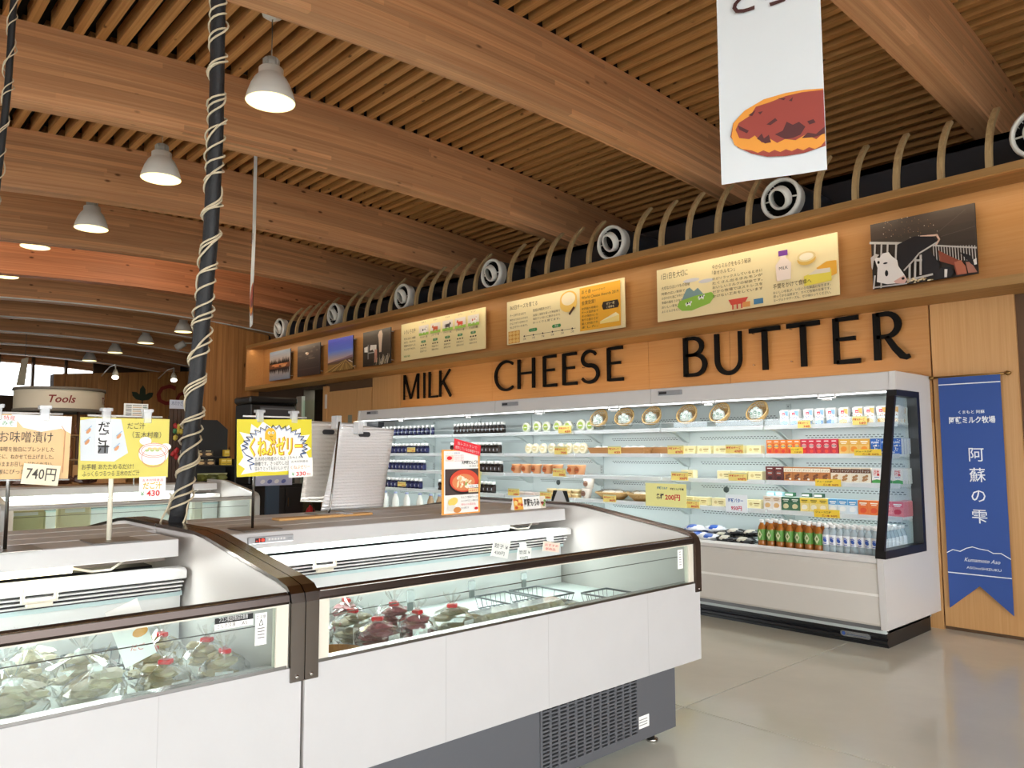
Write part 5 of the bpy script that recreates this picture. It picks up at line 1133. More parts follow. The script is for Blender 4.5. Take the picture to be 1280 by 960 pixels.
def dec_plain(band, fruit, txt='#ffffff', foot=None):
    def f(d, w, h):
        d.rect(0, h*.62, w, h, mat(band, .5)); d.rect(w*.15, h*.78, w*.85, h*.86, mat(txt, .5)); d.rect(w*.25, h*.68, w*.75, h*.73, mat(txt, .5)); d.ell(w*.5, h*.34, w*.32, h*.18, mat(fruit, .5), n=12); d.ell(w*.36, h*.26, w*.16, h*.1, mat(fruit, .4), n=10)
        if foot: d.rect(0, 0, w, h*.16, mat(foot, .5))
    return f
def dec_dots(d, w, h):
    d.rect(0, 0, w, h, mat('#2a62b8', .5)); rg = random.Random(2)
    for k in range(16): d.ell(w*(.1+.8*rg.random()), h*(.08+.84*rg.random()), .004, .004, PAPER, n=7)
    d.rect(w*.1, h*.62, w*.9, h*.86, mat('#3a78cc', .5)); d.text('PLAIN', w*.5, h*.7, .02, PAPER, 'c', w=w*.7, bold=.03); d.rect(w*.3, h*.5, w*.7, h*.56, PAPER)
def dec_lacto(d, w, h):
    d.rect(0, 0, w, h, mat('#f3efec', .5)); d.poly([(0, 0), (w, 0), (w, h*.22), (w*.5, h*.28), (0, h*.2)], mat('#4aa04a', .5)); d.text('元気', w*.5, h*.72, .024, RED, 'c', w=w*.62, bold=.03); d.text('酪農', w*.5, h*.52, .022, RED, 'c', w=w*.6, bold=.03); d.rect(w*.25, h*.4, w*.75, h*.44, mat('#3a5fa8', .5))
def dec_nuts(bg, nut):
    def f(d, w, h):
        d.rect(0, h*.66, w, h*.93, mat('#fff3dc', .5) if bg != '#efe3cf' else mat('#6b3f24', .5)); d.text('ナッツ', w*.5, h*.72, .02, mat('#5a3018', .5) if bg != '#efe3cf' else PAPER, 'c', w=w*.75)
        for u, v in ((.35, .38), (.6, .46), (.55, .24), (.3, .2)): d.ell(w*u, h*v, w*.18, h*.09, mat(nut, .5), .5, 10)
        d.ell(w*.72, h*.16, w*.14, h*.07, mat('#f2ead8', .5), n=9)
    return f
def pouch(a, b_):
    """white carton cup narrowing to its foot"""
    def f():
        r = E0('yogurt_carton'); w, h, dp = .074, .125, .055
        m = MB(); m.raw([(-w*.40, .004, 0), (w*.40, .004, 0), (w*.40, dp-.004, 0), (-w*.40, dp-.004, 0), (-w/2, 0, h*.9), (w/2, 0, h*.9), (w/2, dp, h*.9), (-w/2, dp, h*.9), (-w*.42, dp*.45, h), (w*.42, dp*.45, h), (w*.42, dp*.55, h), (-w*.42, dp*.55, h)],
              [(3, 2, 1, 0), (0, 1, 5, 4), (1, 2, 6, 5), (2, 3, 7, 6), (3, 0, 4, 7), (4, 5, 9, 8), (5, 6, 10, 9), (6, 7, 11, 10), (7, 4, 8, 11), (8, 9, 10, 11)], mat('#f2f1ee', .4)); b2 = m.build('body', r)
        d = Decal((-w/2, .0012, 0), (1, 0, 0), (0, -.004/.1125, 1), .0022)
        d.poly([(w*.12, h*.02), (w*.88, h*.02), (w*.9, h*.22), (w*.5, h*.30), (w*.1, h*.2)], mat(b_, .5)); d.poly([(w*.55, h*.88), (w*.99, h*.88), (w*.96, h*.55), (w*.7, h*.62)], mat(b_, .5)); d.rect(w*.3, h*.62, w*.62, h*.78, mat('#d0324a', .5)); d.rect(w*.36, h*.66, w*.56, h*.70, PAPER)
        for k in range(4): d.ell(w*(.2+.2*k), h*(.44 if k % 2 else .5), w*.05, h*.03, mat(a, .5), n=8)
        d.build('print', b2); return r
    return f
def tea_bottle(body, lab, lab2, cap='#f4f4f2', water=False):
    def f():
        r = E0('plastic_bottle'); g = mat(body, .12) if not water else WATERM
        pr = [(.026, 0), (.031, .006), (.031, .05), (.0285, .055), (.031, .06), (.031, .135), (.026, .16), (.015, .183), (.0125, .19), (.0125, .20)]
        MB().lathe(pr, (0, 0, 0), g, 14).build('body', r)
        m = MB(); m.lathe([(.0316, .072 if water else .062), (.0316, .138), (.0305, .143)], (0, 0, 0), mat(lab, .5), 14, caps=False); b_ = m.build('label', r)
        d = Decal((-.02, -.0322, .072), (1, 0, 0), (0, 0, 1))
        if water: d.ell(.02, .033, .012, .016, mat(lab2, .5), .6, 12); d.line([(.008, .05), (.02, .055), (.032, .046)], .005, mat(lab2, .5)); d.rect(.008, .006, .032, .011, mat(lab2, .5))
        else: d.poly([(.02, -.004), (.038, .031), (.02, .066), (.002, .031)], mat(lab2, .5)); d.poly([(.02, .018), (.028, .033), (.02, .048), (.012, .033)], mat('#6a8a3a', .5))
        d.build('emblem', b_)
        MB().lathe([(.0155, .192), (.016, .212), (.013, .215)], (0, 0, 0), mat(cap, .4), 12).build('cap', r)
        return r
    return f
_wm, _wn, _wl, _wb = _new('water_bottle'); _wb.inputs['Base Color'].default_value = lin('#d5e6ee'); _wb.inputs['Roughness'].default_value = .08; _wb.inputs['Alpha'].default_value = .55; WATERM = _wm
FILM = glass('wrap_film', (.985, .985, .98), 1.6, .08, .015)
def blob(m, c, rx, ry, rz, mt, seed, amp=.18, sub=2, flat=0):
    bm = bmesh.new(); bmesh.ops.create_icosphere(bm, subdivisions=sub, radius=1); rg = random.Random(seed)
    ph = [rg.random()*6.28 for _ in range(9)]
    for v in bm.verts:
        p = v.co; k = 1+amp*(math.sin(p.x*4+ph[0])*math.sin(p.y*5+ph[1])+.6*math.sin(p.z*7+ph[2])*math.sin(p.x*8+ph[3])+.5*math.sin(p.y*11+ph[4]))
        v.co = (c[0]+p.x*rx*k, c[1]+p.y*ry*k, c[2]+max(p.z, -1+flat)*rz*(k if p.z > 0 else 1))
    bm.verts.index_update(); m.raw([v.co[:] for v in bm.verts], [[v.index for v in f.verts] for f in bm.faces], mt, sub > 2); bm.free(); return m
def cheese_pack(col, lab):
    def f():
        r = E0('cheese_pack'); m = MB(); m.lathe([(.046, 0), (.05, .012), (.05, .03), (.046, .034)], (0, .05, .05), mat(col, .5), 16, axis=1); b_ = m.build('cheese', r)
        d = Decal((-.03, .0495, .02), (1, 0, 0), (0, 0, 1)); d.ell(.03, .03, .03, .03, mat(lab, .5), n=16); d.rect(.012, .026, .048, .034, PAPER); d.build('label', b_)
        m = MB(); blob(m, (0, .066, .05), .058, .03, .05, FILM, 3, .06); m.build('wrap', r); return r
    return f
def cup_pack(col, lab):
    def f():
        r = E0('dessert_cup'); m = MB(); m.lathe([(.034, 0), (.046, .07), (.048, .074), (.048, .08), (.040, .083)], (0, .05, 0), mat(col, .4), 16); b_ = m.build('cup', r)
        d = Decal((-.028, .0035, .012), (1, 0, 0), (0, 0, 1)); d.ell(.028, .028, .026, .024, mat(lab, .5), n=14); d.rect(.01, .024, .046, .031, mat('#5a2a18', .5)); d.build('label', b_); return r
    return f
def butter_box(w=.136, h=.074):
    def f():
        r = E0('butter_box'); m = MB(); m.bbox(-w/2, 0, 0, w/2, .075, h, mat('#f1e6b4', .5), .002); b_ = m.build('carton', r)
        d = Decal((-w/2, 0, 0), (1, 0, 0), (0, 0, 1)); d.ell(w*.3, h*.5, h*.22, h*.2, mat('#d8c48a', .5), n=10); d.rect(w*.5, h*.52, w*.9, h*.64, mat('#9a8246', .5)); d.rect(w*.55, h*.3, w*.85, h*.38, mat('#b9a468', .5)); d.build('print', b_); return r
    return f
WICK = wood('wicker', '#c29a5e', '#dcbb84', axis=1, stretch=30, fine=90, rough=.6)
def basket():
    r = E0('cheese_basket'); R = .115
    m = MB()
    for k in range(6):
        rr_ = R*(.45+.55*(k/5)**.6); z = .075*(k/5)**1.6
        m.tube([(rr_*math.cos(t), rr_*math.sin(t), z) for t in [2*math.pi*i/22 for i in range(23)]], .0062 if k < 5 else .009, WICK, 5, caps=False)
    for i in range(22):
        t = 2*math.pi*i/22; m.tube([(R*(.0+.5*1)*math.cos(t)*.4, R*.5*math.sin(t)*.4, -.002), (R*.62*math.cos(t), R*.62*math.sin(t), .012), (R*.9*math.cos(t+.06), R*.9*math.sin(t+.06), .045), (R*math.cos(t+.1), R*math.sin(t+.1), .075)], .004, WICK, 4, caps=False)
    m.lathe([(.0001, -.004), (R*.5, 0), (R*.8, .02)], (0, 0, 0), mat('#b58d54', .7), 20, caps=False)
    m.rot(math.radians(58), (0, 0, 0), 'X'); m.v = [(a, b_+.06, c+.112) for a, b_, c in m.v]; m.build('bowl', r)
    for i, (x, w, h, rt) in enumerate(((-.048, .048, .10, .08), (.004, .052, .12, -.05), (.054, .046, .10, -.22))):
        k = MB(); k.bbox(x-w/2, -.03-.004*i, .07, x+w/2, .012, .07+h, mat('#d5dcd8', .45), .012); k.rot(rt, (x, 0, .08), 'Y'); p = k.build('cheese_stick', r)
        d = Decal((x-w/2, -.0345-.004*i, .07), (1, 0, 0), (0, 0, 1)); d.ell(w*.5, h*.55, w*.30, w*.30, mat('#2f7f6a', .5), n=10); d.ell(w*.5, h*.55, w*.17, w*.13, PAPER, n=8); d.line([(w*.2, h*.25), (w*.8, h*.25)], .005, mat('#8aa79a', .5)); d.build('label', p)
    m = MB(); blob(m, (0, .01, .10), .108, .06, .10, FILM, 8, .07); m.build('wrap', r)
    return r
def boat():
    r = E0('wooden_tray'); m = MB(); W_ = .15
    P0, P1 = [(-W_, 0), (W_, 0)], .05
    m.raw([(-.125, .01, 0), (.125, .01, 0), (.125, .12, 0), (-.125, .12, 0), (-.15, -.005, .055), (.15, -.005, .055), (.15, .135, .055), (-.15, .135, .055), (-.144, .001, .055), (.144, .001, .055), (.144, .129, .055), (-.144, .129, .055), (-.12, .014, .006), (.12, .014, .006), (.12, .116, .006), (-.12, .116, .006)],
          [(3, 2, 1, 0), (0, 1, 5, 4), (1, 2, 6, 5), (2, 3, 7, 6), (3, 0, 4, 7), (4, 5, 9, 8), (5, 6, 10, 9), (6, 7, 11, 10), (7, 4, 8, 11), (8, 9, 13, 12), (9, 10, 14, 13), (10, 11, 15, 14), (11, 8, 12, 15), (12, 13, 14, 15)], wood('tray_wood', '#b87f4b', '#cf9a66', axis=0, stretch=2, fine=50)); m.build('tray', r)
    for k, x in enumerate((-.08, 0, .08)): m = MB(); blob(m, (x, .06, .045), .036, .045, .022, mat('#efeade', .45), 20+k, .1); m.build('cheese', r)
    return r
def round_basket():
    r = E0('bread_basket'); m = MB()
    for k in range(7):
        rr_ = .10+.075*(k/6); m.tube([(rr_*1.15*math.cos(t), .17+rr_*math.sin(t)*.85, .008+.06*k/6) for t in [2*math.pi*i/26 for i in range(27)]], .0068 if k < 6 else .010, WICK, 5, caps=False)
    m.lathe([(.0001, .004), (.11, .004), (.172, .064)], (0, .17, 0), mat('#b98f52', .7), 26, caps=False, sx=1.13, sy=.83); m.build('bowl', r)
    for k in range(5):
        t = k*1.256; m = MB(); blob(m, (.075*math.cos(t), .17+.06*math.sin(t), .068), .05, .045, .026, mat('#f0e9da', .4), 40+k, .1); m.build('wrapped_cheese', r)
    m = MB(); blob(m, (0, .17, .062), .18, .13, .045, FILM, 12, .08); m.build('wrap', r); return r
def wood_box():
    r = E0('round_wooden_box'); m = MB(); m.lathe([(.055, 0), (.055, .036)], (0, .06, 0), wood('thin_wood', '#d0aa6e', '#e4c891', axis=2, stretch=4, fine=60), 18); m.build('box', r)
    m = MB(); m.lathe([(.057, .022), (.057, .042), (.05, .043)], (0, .06, 0), mat('#ead7a8', .6), 18); m.build('lid', r); return r
def noodle_pack(c1_, c2_):
    def f():
        r = E0('noodle_pack'); m = MB(); blob(m, (0, .085, .03), .10, .085, .03, mat(c1_, .22), 31, .10, 3, .0); b_ = m.build('bag', r)
        m = MB()
        for s in (-1, 1): m.raw([(s*.085, .03, .032), (s*.125, .02, .030), (s*.128, .15, .028), (s*.085, .14, .032), (s*.085, .03, .027), (s*.125, .02, .026), (s*.128, .15, .024), (s*.085, .14, .027)], [(0, 1, 2, 3), (7, 6, 5, 4), (0, 4, 5, 1), (1, 5, 6, 2), (2, 6, 7, 3), (3, 7, 4, 0)], mat(c1_, .3))
        m.build('seal', r)
        m = MB(); blob(m, (0, .070, .036), .055, .075, .0295, mat(c2_, .3), 33, .05, 2); m.build('label', r); return r
    return f
def gtag(px, py, w, h, label, lines, m=None, dy=0, frame=True, big=None):
    """price card in the shelf rail"""
    Y = 6.035+dy; p = at(px, py, Y=Y); s = (p-Vector((0, 0, CAMH))).length/961*1.12
    s = at(px+1, py, Y=Y).x-p.x; v = p.z-at(px, py+1, Y=Y).z
    W, Hh = w*s, h*v; r = thing('price_card', (p.x, Y, p.z-Hh/2), label, 'price card')
    c = MB().box(p.x-W/2, Y-.0015, p.z-Hh/2, p.x+W/2, Y+.0015, p.z+Hh/2, m or mat('#ecd678', .5)).build('card', r)
    d = Decal((p.x-W/2, Y-.0015, p.z-Hh/2), (1, 0, 0), (0, 0, 1))
    if frame: d.rect(W*.0, Hh*.86, W, Hh, mat('#c9c9a0', .5))
    for i, (t, u, v_, hs, col, ww) in enumerate(lines): d.text(t, W*u, Hh*v_, Hh*hs, mat(col, .6), w=W*ww, bold=.03)
    d.build('writing', c)
    MB().box(p.x-W*.2, Y+.0016, p.z-Hh/2, p.x+W*.2, Y+.008, p.z-Hh/2+.012, clip_m).build('clip', r)
    return r
def xs_(px0, px1, n, Y): a, b_ = at(px0, 560, Y=Y).x, at(px1, 560, Y=Y).x; return [a+(b_-a)*(i+.5)/n for i in range(n)], (b_-a)/n
S1, S2, S3, S4 = [z+.001 for z in SHZ]; DK = DECKZ+.001
YF = 6.075
# ---------------- right bay
for i, px in enumerate((980, 992.5, 1010, 1024, 1038)): put(proto('pouchb', pouch('#3f6fc0', '#8fb6e6')), at(px, 520, Y=YF).x, YF, S1, 'white and blue yogurt carton on the top shelf, %s blue one from the left' % ORD[i], 'carton', 'blue yogurt cartons on the top shelf', sc=1.07)
for i, px in enumerate((1054, 1072, 1086.5, 1102, 1117)): put(proto('poucho', pouch('#d98a3a', '#eeb664')), at(px, 520, Y=YF).x, YF, S1, 'white and orange yogurt carton on the top shelf, %s orange one from the left' % ORD[i], 'carton', 'orange yogurt cartons on the top shelf', sc=1.07)
def pack_row(px0, px1, n, z, h, kind, name, where, side, top, dec, dp=.05, y=YF, depth=1):
    X_, w_ = xs_(px0, px1, n, y)
    for i, x in enumerate(X_):
        for j in range(depth):
            put(proto(kind, carton(w_-.002, dp, h, side, top, dec)), x, y+j*(dp+.003), z, '%s, %s of %d from left, %s' % (name, ORD[i], n, where.replace(' of the right cooler', '')), 'carton', '%ss %s' % (name, where))
w2 = 'on the second shelf of the right cooler'; w3 = 'on the third shelf of the right cooler'; w4 = 'on the fourth shelf of the right cooler'
pack_row(958, 1000.6, 5, S2, .118, 'po', 'orange juice carton', w2, '#ec6a2a', '#f4a25a', dec_juice('#f08a3a', '#f7c35a', '#e8432a'))
pack_row(1000.6, 1047.5, 5, S2, .12, 'pr', 'red juice carton', w2, '#cf2a3c', '#e87a88', dec_juice('#d8344a', '#f0a0a0', '#e84a3a'))
pack_row(1048.5, 1087, 3, S2, .118, 'py', 'yellow drink carton', w2, '#eec168', '#f3d690', dec_plain('#e8b04a', '#f2952a', '#fff6e0'))
pack_row(1088, 1127, 3, S2, .118, 'pb', 'blue spotted drink carton', w2, '#e9edf3', '#2a62b8', dec_dots)
pack_row(956, 978, 2, S3, .118, 'pd', 'dark red cocoa carton', w3, '#5f211e', '#7d3a34', dec_juice('#6e2620', '#9a4a3a', '#3a1512'))
pack_row(978.5, 1036.5, 5, S3, .116, 'pn', 'brown nut drink carton', w3, '#c07a3c', '#d9a368', dec_nuts('#c07a3c', '#7a4520'))
pack_row(1037, 1087, 4, S3, .116, 'pc', 'cream nut drink carton', w3, '#efe3cf', '#d8b890', dec_nuts('#efe3cf', '#b08050'))
pack_row(1088, 1127, 3, S3, .116, 'pl', 'white milk drink carton with red characters', w3, '#f3f1ee', '#e9e6e2', dec_lacto)
pack_row(952, 974, 2, S4, .112, 'qw', 'white peach drink carton', w4, '#f0ebe4', '#f6f2ee', dec_plain('#e9dccb', '#e2b87a', '#b08a5a'))
pack_row(974.5, 997, 2, S4, .112, 'qg', 'dark green drink carton', w4, '#3f6f4e', '#cfe0cf', dec_plain('#2f5f42', '#d8d0a0', '#e8f0e0'))
pack_row(997.5, 1032, 3, S4, .112, 'qy', 'yellow fruit drink carton', w4, '#f0dc8c', '#f7efc8', dec_plain('#f0d24a', '#f6f0dc', '#7a6a2a'))
pack_row(1032.5, 1069, 3, S4, .112, 'qb', 'light blue drink carton', w4, '#dfeaf3', '#8fc3e6', dec_plain('#5fa8dc', '#f4f6f8', '#ffffff'))
pack_row(1069.5, 1096, 2, S4, .112, 'qo', 'bright orange drink carton', w4, '#ee7a38', '#f3a878', dec_plain('#ef7f3a', '#e8542a', '#fff0dc'))
pack_row(1096.5, 1126, 2, S4, .112, 'qr', 'pink apple drink carton', w4, '#ee8a90', '#f6b8bc', dec_plain('#ea6a78', '#d8303a', '#ffffff'))
# second layer lying on the fourth shelf
for i, (a, b_, c, nm) in enumerate(((960, 969, '#9fd6e2', 'pale blue'), (970.5, 979.5, '#a9dbe6', 'pale blue'), (982, 993, '#2f6a4a', 'green'), (1003, 1013, '#2b5a42', 'green'), (1018, 1029, '#264f3c', 'green'))):
    x0, x1 = at(a, 590, Y=6.15).x, at(b_, 590, Y=6.15).x
    o = MB().bbox(x0, 6.12, S4+.1145, x1, 6.17, S4+.147, mat(c, .45), .002).box(x0+.006, 6.1195, S4+.123, x1-.006, 6.1202, S4+.138, PAPER).build('drink_carton', None, '%s carton lying on top of the fourth shelf row, %s from the left' % (nm, ORD[i]), 'carton', '%s cartons lying on the fourth shelf row' % nm)
# cartons seen through the end window: four deep behind the row ends
for z, kind, nm, wh, n in ((S2, 'pb', 'blue spotted drink carton', w2, 5), (S3, 'pl', 'white milk drink carton with red characters', w3, 5), (S4, 'qr', 'pink apple drink carton', w4, 5)):
    X_, w_ = xs_(*{'pb': (1088, 1127, 3), 'pl': (1088, 1127, 3), 'qr': (1096.5, 1126, 2)}[kind], YF)
    for j in range(1, n): put(copy_tree(PROTO[kind]), X_[-1], YF+j*.054, z, '%s, %s behind the row end at the window' % (nm, ORD[j-1]), 'carton', '%ss behind the row end' % nm)
for j in range(1, 3): put(copy_tree(PROTO['poucho']), at(1117, 520, Y=YF).x, YF+.07*j, S1, 'white and orange yogurt carton, %s behind the row end on the top shelf' % ORD[j-1], 'carton', 'orange cartons behind the top row end')
# bottles on the deck
X_, w_ = xs_(944, 1026, 7, 5.78)
for j in range(3):
    for i, x in enumerate(X_): put(proto('tea', tea_bottle('#a8672a', '#5f9a3e', '#dfe6bc')), x+.012*j, 5.775+j*.068, DK, ('green labelled tea bottle, %s from the left in the front row on the deck' % ORD[i]) if j == 0 else 'green labelled tea bottle, %s from the left in the %s row on the deck' % (ORD[i], ('front', 'second', 'third')[j]), 'bottle', 'tea bottles, %s row' % ('front', 'second', 'third')[j], sc=1.06)
nX = 8; X2, w3_ = xs_(1027, 1104, nX, 5.78); st = X2[1]-X2[0]
xr_ = CB[7]-.04
X2 = [X_[-1]+.062+i*((xr_-X_[-1]-.062)/8) for i in range(9)]
for j in range(6):
    for i, x in enumerate(X2):
        if j > 2 and i < 6: continue
        put(proto('water', tea_bottle('#cfe4f0', '#eef1f4', '#3a5fb8', water=True)), x, 5.775+j*.070, DK, ('clear water bottle with white label, %s from the left in the front row' % ORD[i]) if j == 0 else 'clear water bottle with white label, %s from the left, %s row back' % (ORD[i], ORD[j]), 'bottle', 'water bottles, row %s' % ('one', 'two', 'three', 'four', 'five', 'six')[j], sc=1.04)
# ---------------- bay with butter and noodles
for i, px in enumerate((750, 782, 816, 860, 901, 948)): put(proto('basket', basket), at(px, 520, Y=6.15).x, 6.13, S1+.002, 'bamboo basket of white cheese sticks, %s from the left on the top shelf' % ('first', 'second', 'third', 'fourth', 'fifth', 'sixth')[i], 'basket', 'cheese baskets on the top shelf', rz=(.25 if i == 1 else -.1 if i in (4, 5) else .08), sc=.88)
for i, (px, z) in enumerate([(p_, S2) for p_ in (842, 860, 879, 899, 919, 941)]+[(858, S3), (903, S3), (922, S3), (942, S3)]+[(857, S4), (874, S4), (896, S4), (915, S4), (940, S4)]):
    sh = {S2: 'second', S3: 'third', S4: 'fourth'}[z]; put(proto('butter', butter_box()), at(px, 560, Y=YF+.02).x, YF+.02+.01*(i % 2), z, 'pale yellow butter box on the %s shelf, %s butter box from the left' % (sh, ORD[i] if i < 6 else ORD[i-6] if i < 10 else ORD[i-10]), 'box', 'butter boxes on the %s shelf' % sh)
rg = random.Random(11)
for i, (px, y, lv, c) in enumerate(((850, 5.86, 0, 'b'), (868, 5.9, 0, 'b'), (884, 5.82, 0, 'b'), (902, 5.80, 0, 'k'), (924, 5.78, 0, 'k'), (856, 6.06, 0, 'b'), (878, 6.08, 0, 'b'), (898, 6.02, 0, 'k'), (922, 6.0, 0, 'k'), (890, 6.04, 1, 'b'), (860, 5.96, 1, 'b'), (912, 5.9, 1, 'k'), (932, 5.92, 1, 'k'))):
    nm = 'blue and white' if c == 'b' else 'black and white'
    put(proto('nd'+c, noodle_pack('#e6e9ee' if c == 'b' else '#26272a', '#2458b8' if c == 'b' else '#c9c4b4')), at(px, 670, Y=y).x, y, DK+.052*lv, '%s noodle packet on the cooler deck, %s' % (nm, ('leftmost in front', 'second of the front ones', 'third of the front ones', 'left black one in front', 'right black one in front', 'leftmost at the back', 'second at the back', 'third at the back', 'rightmost at the back', 'highest of the heap', 'left one of the upper layer', 'middle of the upper layer', 'rightmost of the upper layer')[i]), 'packet', '%s noodle packets' % nm, rz=rg.uniform(-.4, .4))
for i, (px, y) in enumerate(((790, 6.0), (805, 6.05), (822, 5.95))):
    put(proto('ndw', noodle_pack('#e2ddd0', '#f4f1e8')), at(px, 660, Y=y).x, y, DK, 'plain clear packet on the deck left of the noodles, %s from the left' % ORD[i], 'packet', 'clear packets on the deck', rz=rg.uniform(-.5, .5))
# ---------------- middle bays
for i, px in enumerate((652.7, 666, 678, 691.5, 705, 721, 733)): put(proto('gc', cheese_pack('#efeedd', '#a9bf4a')), at(px, 533, Y=6.1).x, 6.09, S1, 'wrapped cheese with a round green label, %s from the left on the top shelf' % ORD[i], 'cheese', 'green labelled cheeses on the top shelf', sc=1.2+.1*(i % 2))
for i, px in enumerate((656, 664, 674, 685, 696, 706, 716, 724)): put(proto('wc', cheese_pack('#efe6cc', '#e2d3a4')), at(px, 555, Y=6.1).x, 6.09, S2, 'wrapped cheese with a pale label, %s from the left on the second shelf' % ORD[i], 'cheese', 'pale cheeses on the second shelf', sc=1.16)
for i, px in enumerate((641, 653.5, 666, 680, 692.5, 711, 720.5)): put(proto('oc', cup_pack('#e6a777', '#c96a38')), at(px, 585, Y=6.08).x, 6.08, S3, 'orange dessert cup, %s from the left on the third shelf' % ORD[i], 'cup', 'orange dessert cups on the third shelf', sc=1.28)
for i, px in enumerate((752, 789, 807)): put(proto('boat', boat), at(px, 560, Y=6.1).x, 6.08 if i != 2 else 6.30, S2, ('flat wooden tray of cheeses on the second shelf, left one', 'flat wooden tray of cheeses on the second shelf, right one', 'flat wooden tray behind the right tray on the second shelf')[i], 'tray', 'wooden cheese trays', sc=1.16)
for i, px in enumerate((757, 797)): put(proto('rb', round_basket), at(px, 610, Y=6.1).x, 6.05, S4, 'round wicker basket of wrapped cheese on the fourth shelf, %s one' % ('left', 'right')[i], 'basket', 'round baskets on the fourth shelf')
k = 0
for i, px in enumerate((686, 697, 706, 714)):
    for lv in range(2): put(proto('wb', wood_box), at(px, 610, Y=6.1).x, 6.09+.03*(i % 2), S4+.0435*lv, 'small round wooden cheese box, %s of stack %s from the left, fourth shelf' % (('bottom', 'top')[lv], ORD[i]), 'box', 'round wooden boxes on the fourth shelf', sc=1.0)
m = MB()
for i, (px, z, mt) in enumerate(((730, S4, '#e9ddd0'), (733, S4+.075, '#efe6da'))):
    o = put(proto('cc', cup_pack('#ece4da', '#8a6a58')), at(px, 600, Y=6.12).x, 6.10, S4+.1045*i, 'white pudding cup, %s of the stack of two on the fourth shelf' % ('lower', 'upper')[i], 'cup', sc=1.25)
for i, px in enumerate((650, 662)):
    x = at(px, 615, Y=6.1).x; r = thing('cheese_slices', (x, 6.1, S4), 'clear pack of pale slices on the fourth shelf, %s one' % ('left', 'right')[i], 'pack')
    MB().bbox(x-.09, 6.08, S4+.0005, x+.09, 6.2, S4+.035, mat('#e6d3cc', .4), .006).build('slices', r); MB().bbox(x-.10, 6.07, S4+.0003, x+.10, 6.21, S4+.045, FILM, .008).build('lid', r)
p = at(698, 626, Y=6.0); m = MB(); m.prism([(p.x-.10, S4-.05), (p.x+.10, S4-.05), (p.x+.035, S4+.075), (p.x-.035, S4+.075)], 1, 6.02, 6.025, mat('#b9b6b6', .5)); o = m.build('shelf_pennant', None, 'grey tapered pennant card with black sides on the fourth shelf front', 'sign')
m = MB(); m.prism([(p.x-.135, S4-.045), (p.x-.10, S4-.05), (p.x-.035, S4+.075), (p.x-.10, S4+.075)], 1, 6.026, 6.03, BLACK); m.build('dark_side', o); m = MB(); m.prism([(p.x+.10, S4-.05), (p.x+.135, S4-.045), (p.x+.10, S4+.075), (p.x+.035, S4+.075)], 1, 6.026, 6.03, BLACK); m.build('dark_side', o)
# ---------------- left unit: rows of small bottles, milk bottles
BL, BD = small_bottle('#171a3c', '#20245c'), small_bottle('#1d1411', '#33251f')
def row(key, mk, px0, px1, n, z, nm, sh):
    X_, w_ = xs_(px0, px1, n, 6.08)
    for i, x in enumerate(X_): put(proto(key, mk), x, 6.09, z, '%s, %s from left, front rank, %s of left cooler' % (nm, ORD[i], sh), 'bottle', '%ss on the %s' % (nm, sh), sc=min(1.0, w_/.0495))
    for i, x in enumerate(X_[:-1]): put(proto(key, mk), x+w_*.5, 6.14, z, '%s, %s from left, second rank, %s of left cooler' % (nm, ORD[i], sh), 'bottle', '%ss, second rank, %s' % (nm, sh), sc=min(1.0, w_/.0495))
for (a, b_, n, z, sh) in ((472, 536, 13, S1, 'top shelf'), (470, 535, 14, S2, 'second shelf'), (468, 531, 14, S3, 'third shelf'), (466, 527, 13, S4, 'fourth shelf')): row('bl', BL, a, b_, n, z, 'dark blue bottle', sh)
put(copy_tree(PROTO['bl']), at(541, 530, Y=6.09).x, 6.09, S1, 'dark blue bottle standing apart at the right end of its top shelf row', 'bottle')
for (a, b_, n, z, sh) in ((566, 630, 14, S1, 'top shelf'), (562, 625, 14, S2, 'second shelf'), (562, 627, 14, S3, 'third shelf'), (547, 618, 15, S4, 'fourth shelf')): row('bd', BD, a, b_, n, z, 'dark brown bottle', sh)
for i, (px, c) in enumerate(((483, 'w'), (496, 'w'), (510, 'w'), (526.5, 'w'), (540, 't'), (551, 't'), (563, 'w'))):
    put(proto('mk'+c, milk_bottle('#eef0ea' if c == 'w' else '#b59a7c')), at(px, 620, Y=5.95).x, 5.93, DK, ('tall white milk bottle on the cooler deck, %s from the left' if c == 'w' else 'tall coffee-coloured milk bottle on the cooler deck, %s from the left') % ('first', 'second', 'third', 'fourth', 'fifth', 'sixth', 'seventh')[i], 'bottle', 'large milk bottles on the deck')
# ---------------- price cards
R2 = '#c9302a'
def std(px, py, pr, lab, w=16, h=10): gtag(px, py, w, h, lab, [('阿蘇のチーズ', .06, .52, .26, R2, .8), (pr, .5, .1, .34, R2, .44)])
std(706, 536.5, '620', 'yellow price card under the green labelled cheeses, top shelf')
std(701, 563, '700', 'yellow price card below the pale cheeses, second shelf'); std(768, 562.5, '620', 'yellow price card at the wooden trays, second shelf')
std(844.5, 562, '870円', 'yellow price card at the left end of the second shelf butter', 20, 11); std(918, 561, '470円', 'yellow price card at the right half of the second shelf butter', 22, 11)
std(699, 590.5, '500', 'yellow price card below the orange cups, third shelf'); std(849.5, 595, '350円', 'yellow price card beside the lone butter box, third shelf', 21, 11); std(922, 596, '470円', 'yellow price card before the row of butter boxes, third shelf', 23, 10)
std(642, 615, '680', 'small price card at the clear slices, fourth shelf', 14, 9); std(682, 619, '980', 'price card left of the grey pennant, fourth shelf', 14, 9); std(762, 623, '800円', 'price card between the two round baskets, fourth shelf', 16, 9); std(864, 630, '800円', 'price card reading 800 right of the 200 yen sign', 21, 10)
std(514, 562, '180', 'small price card on the second shelf of the blue bottles', 10, 6); std(502, 605, '180', 'small price card on the fourth shelf of the blue bottles', 10, 6)
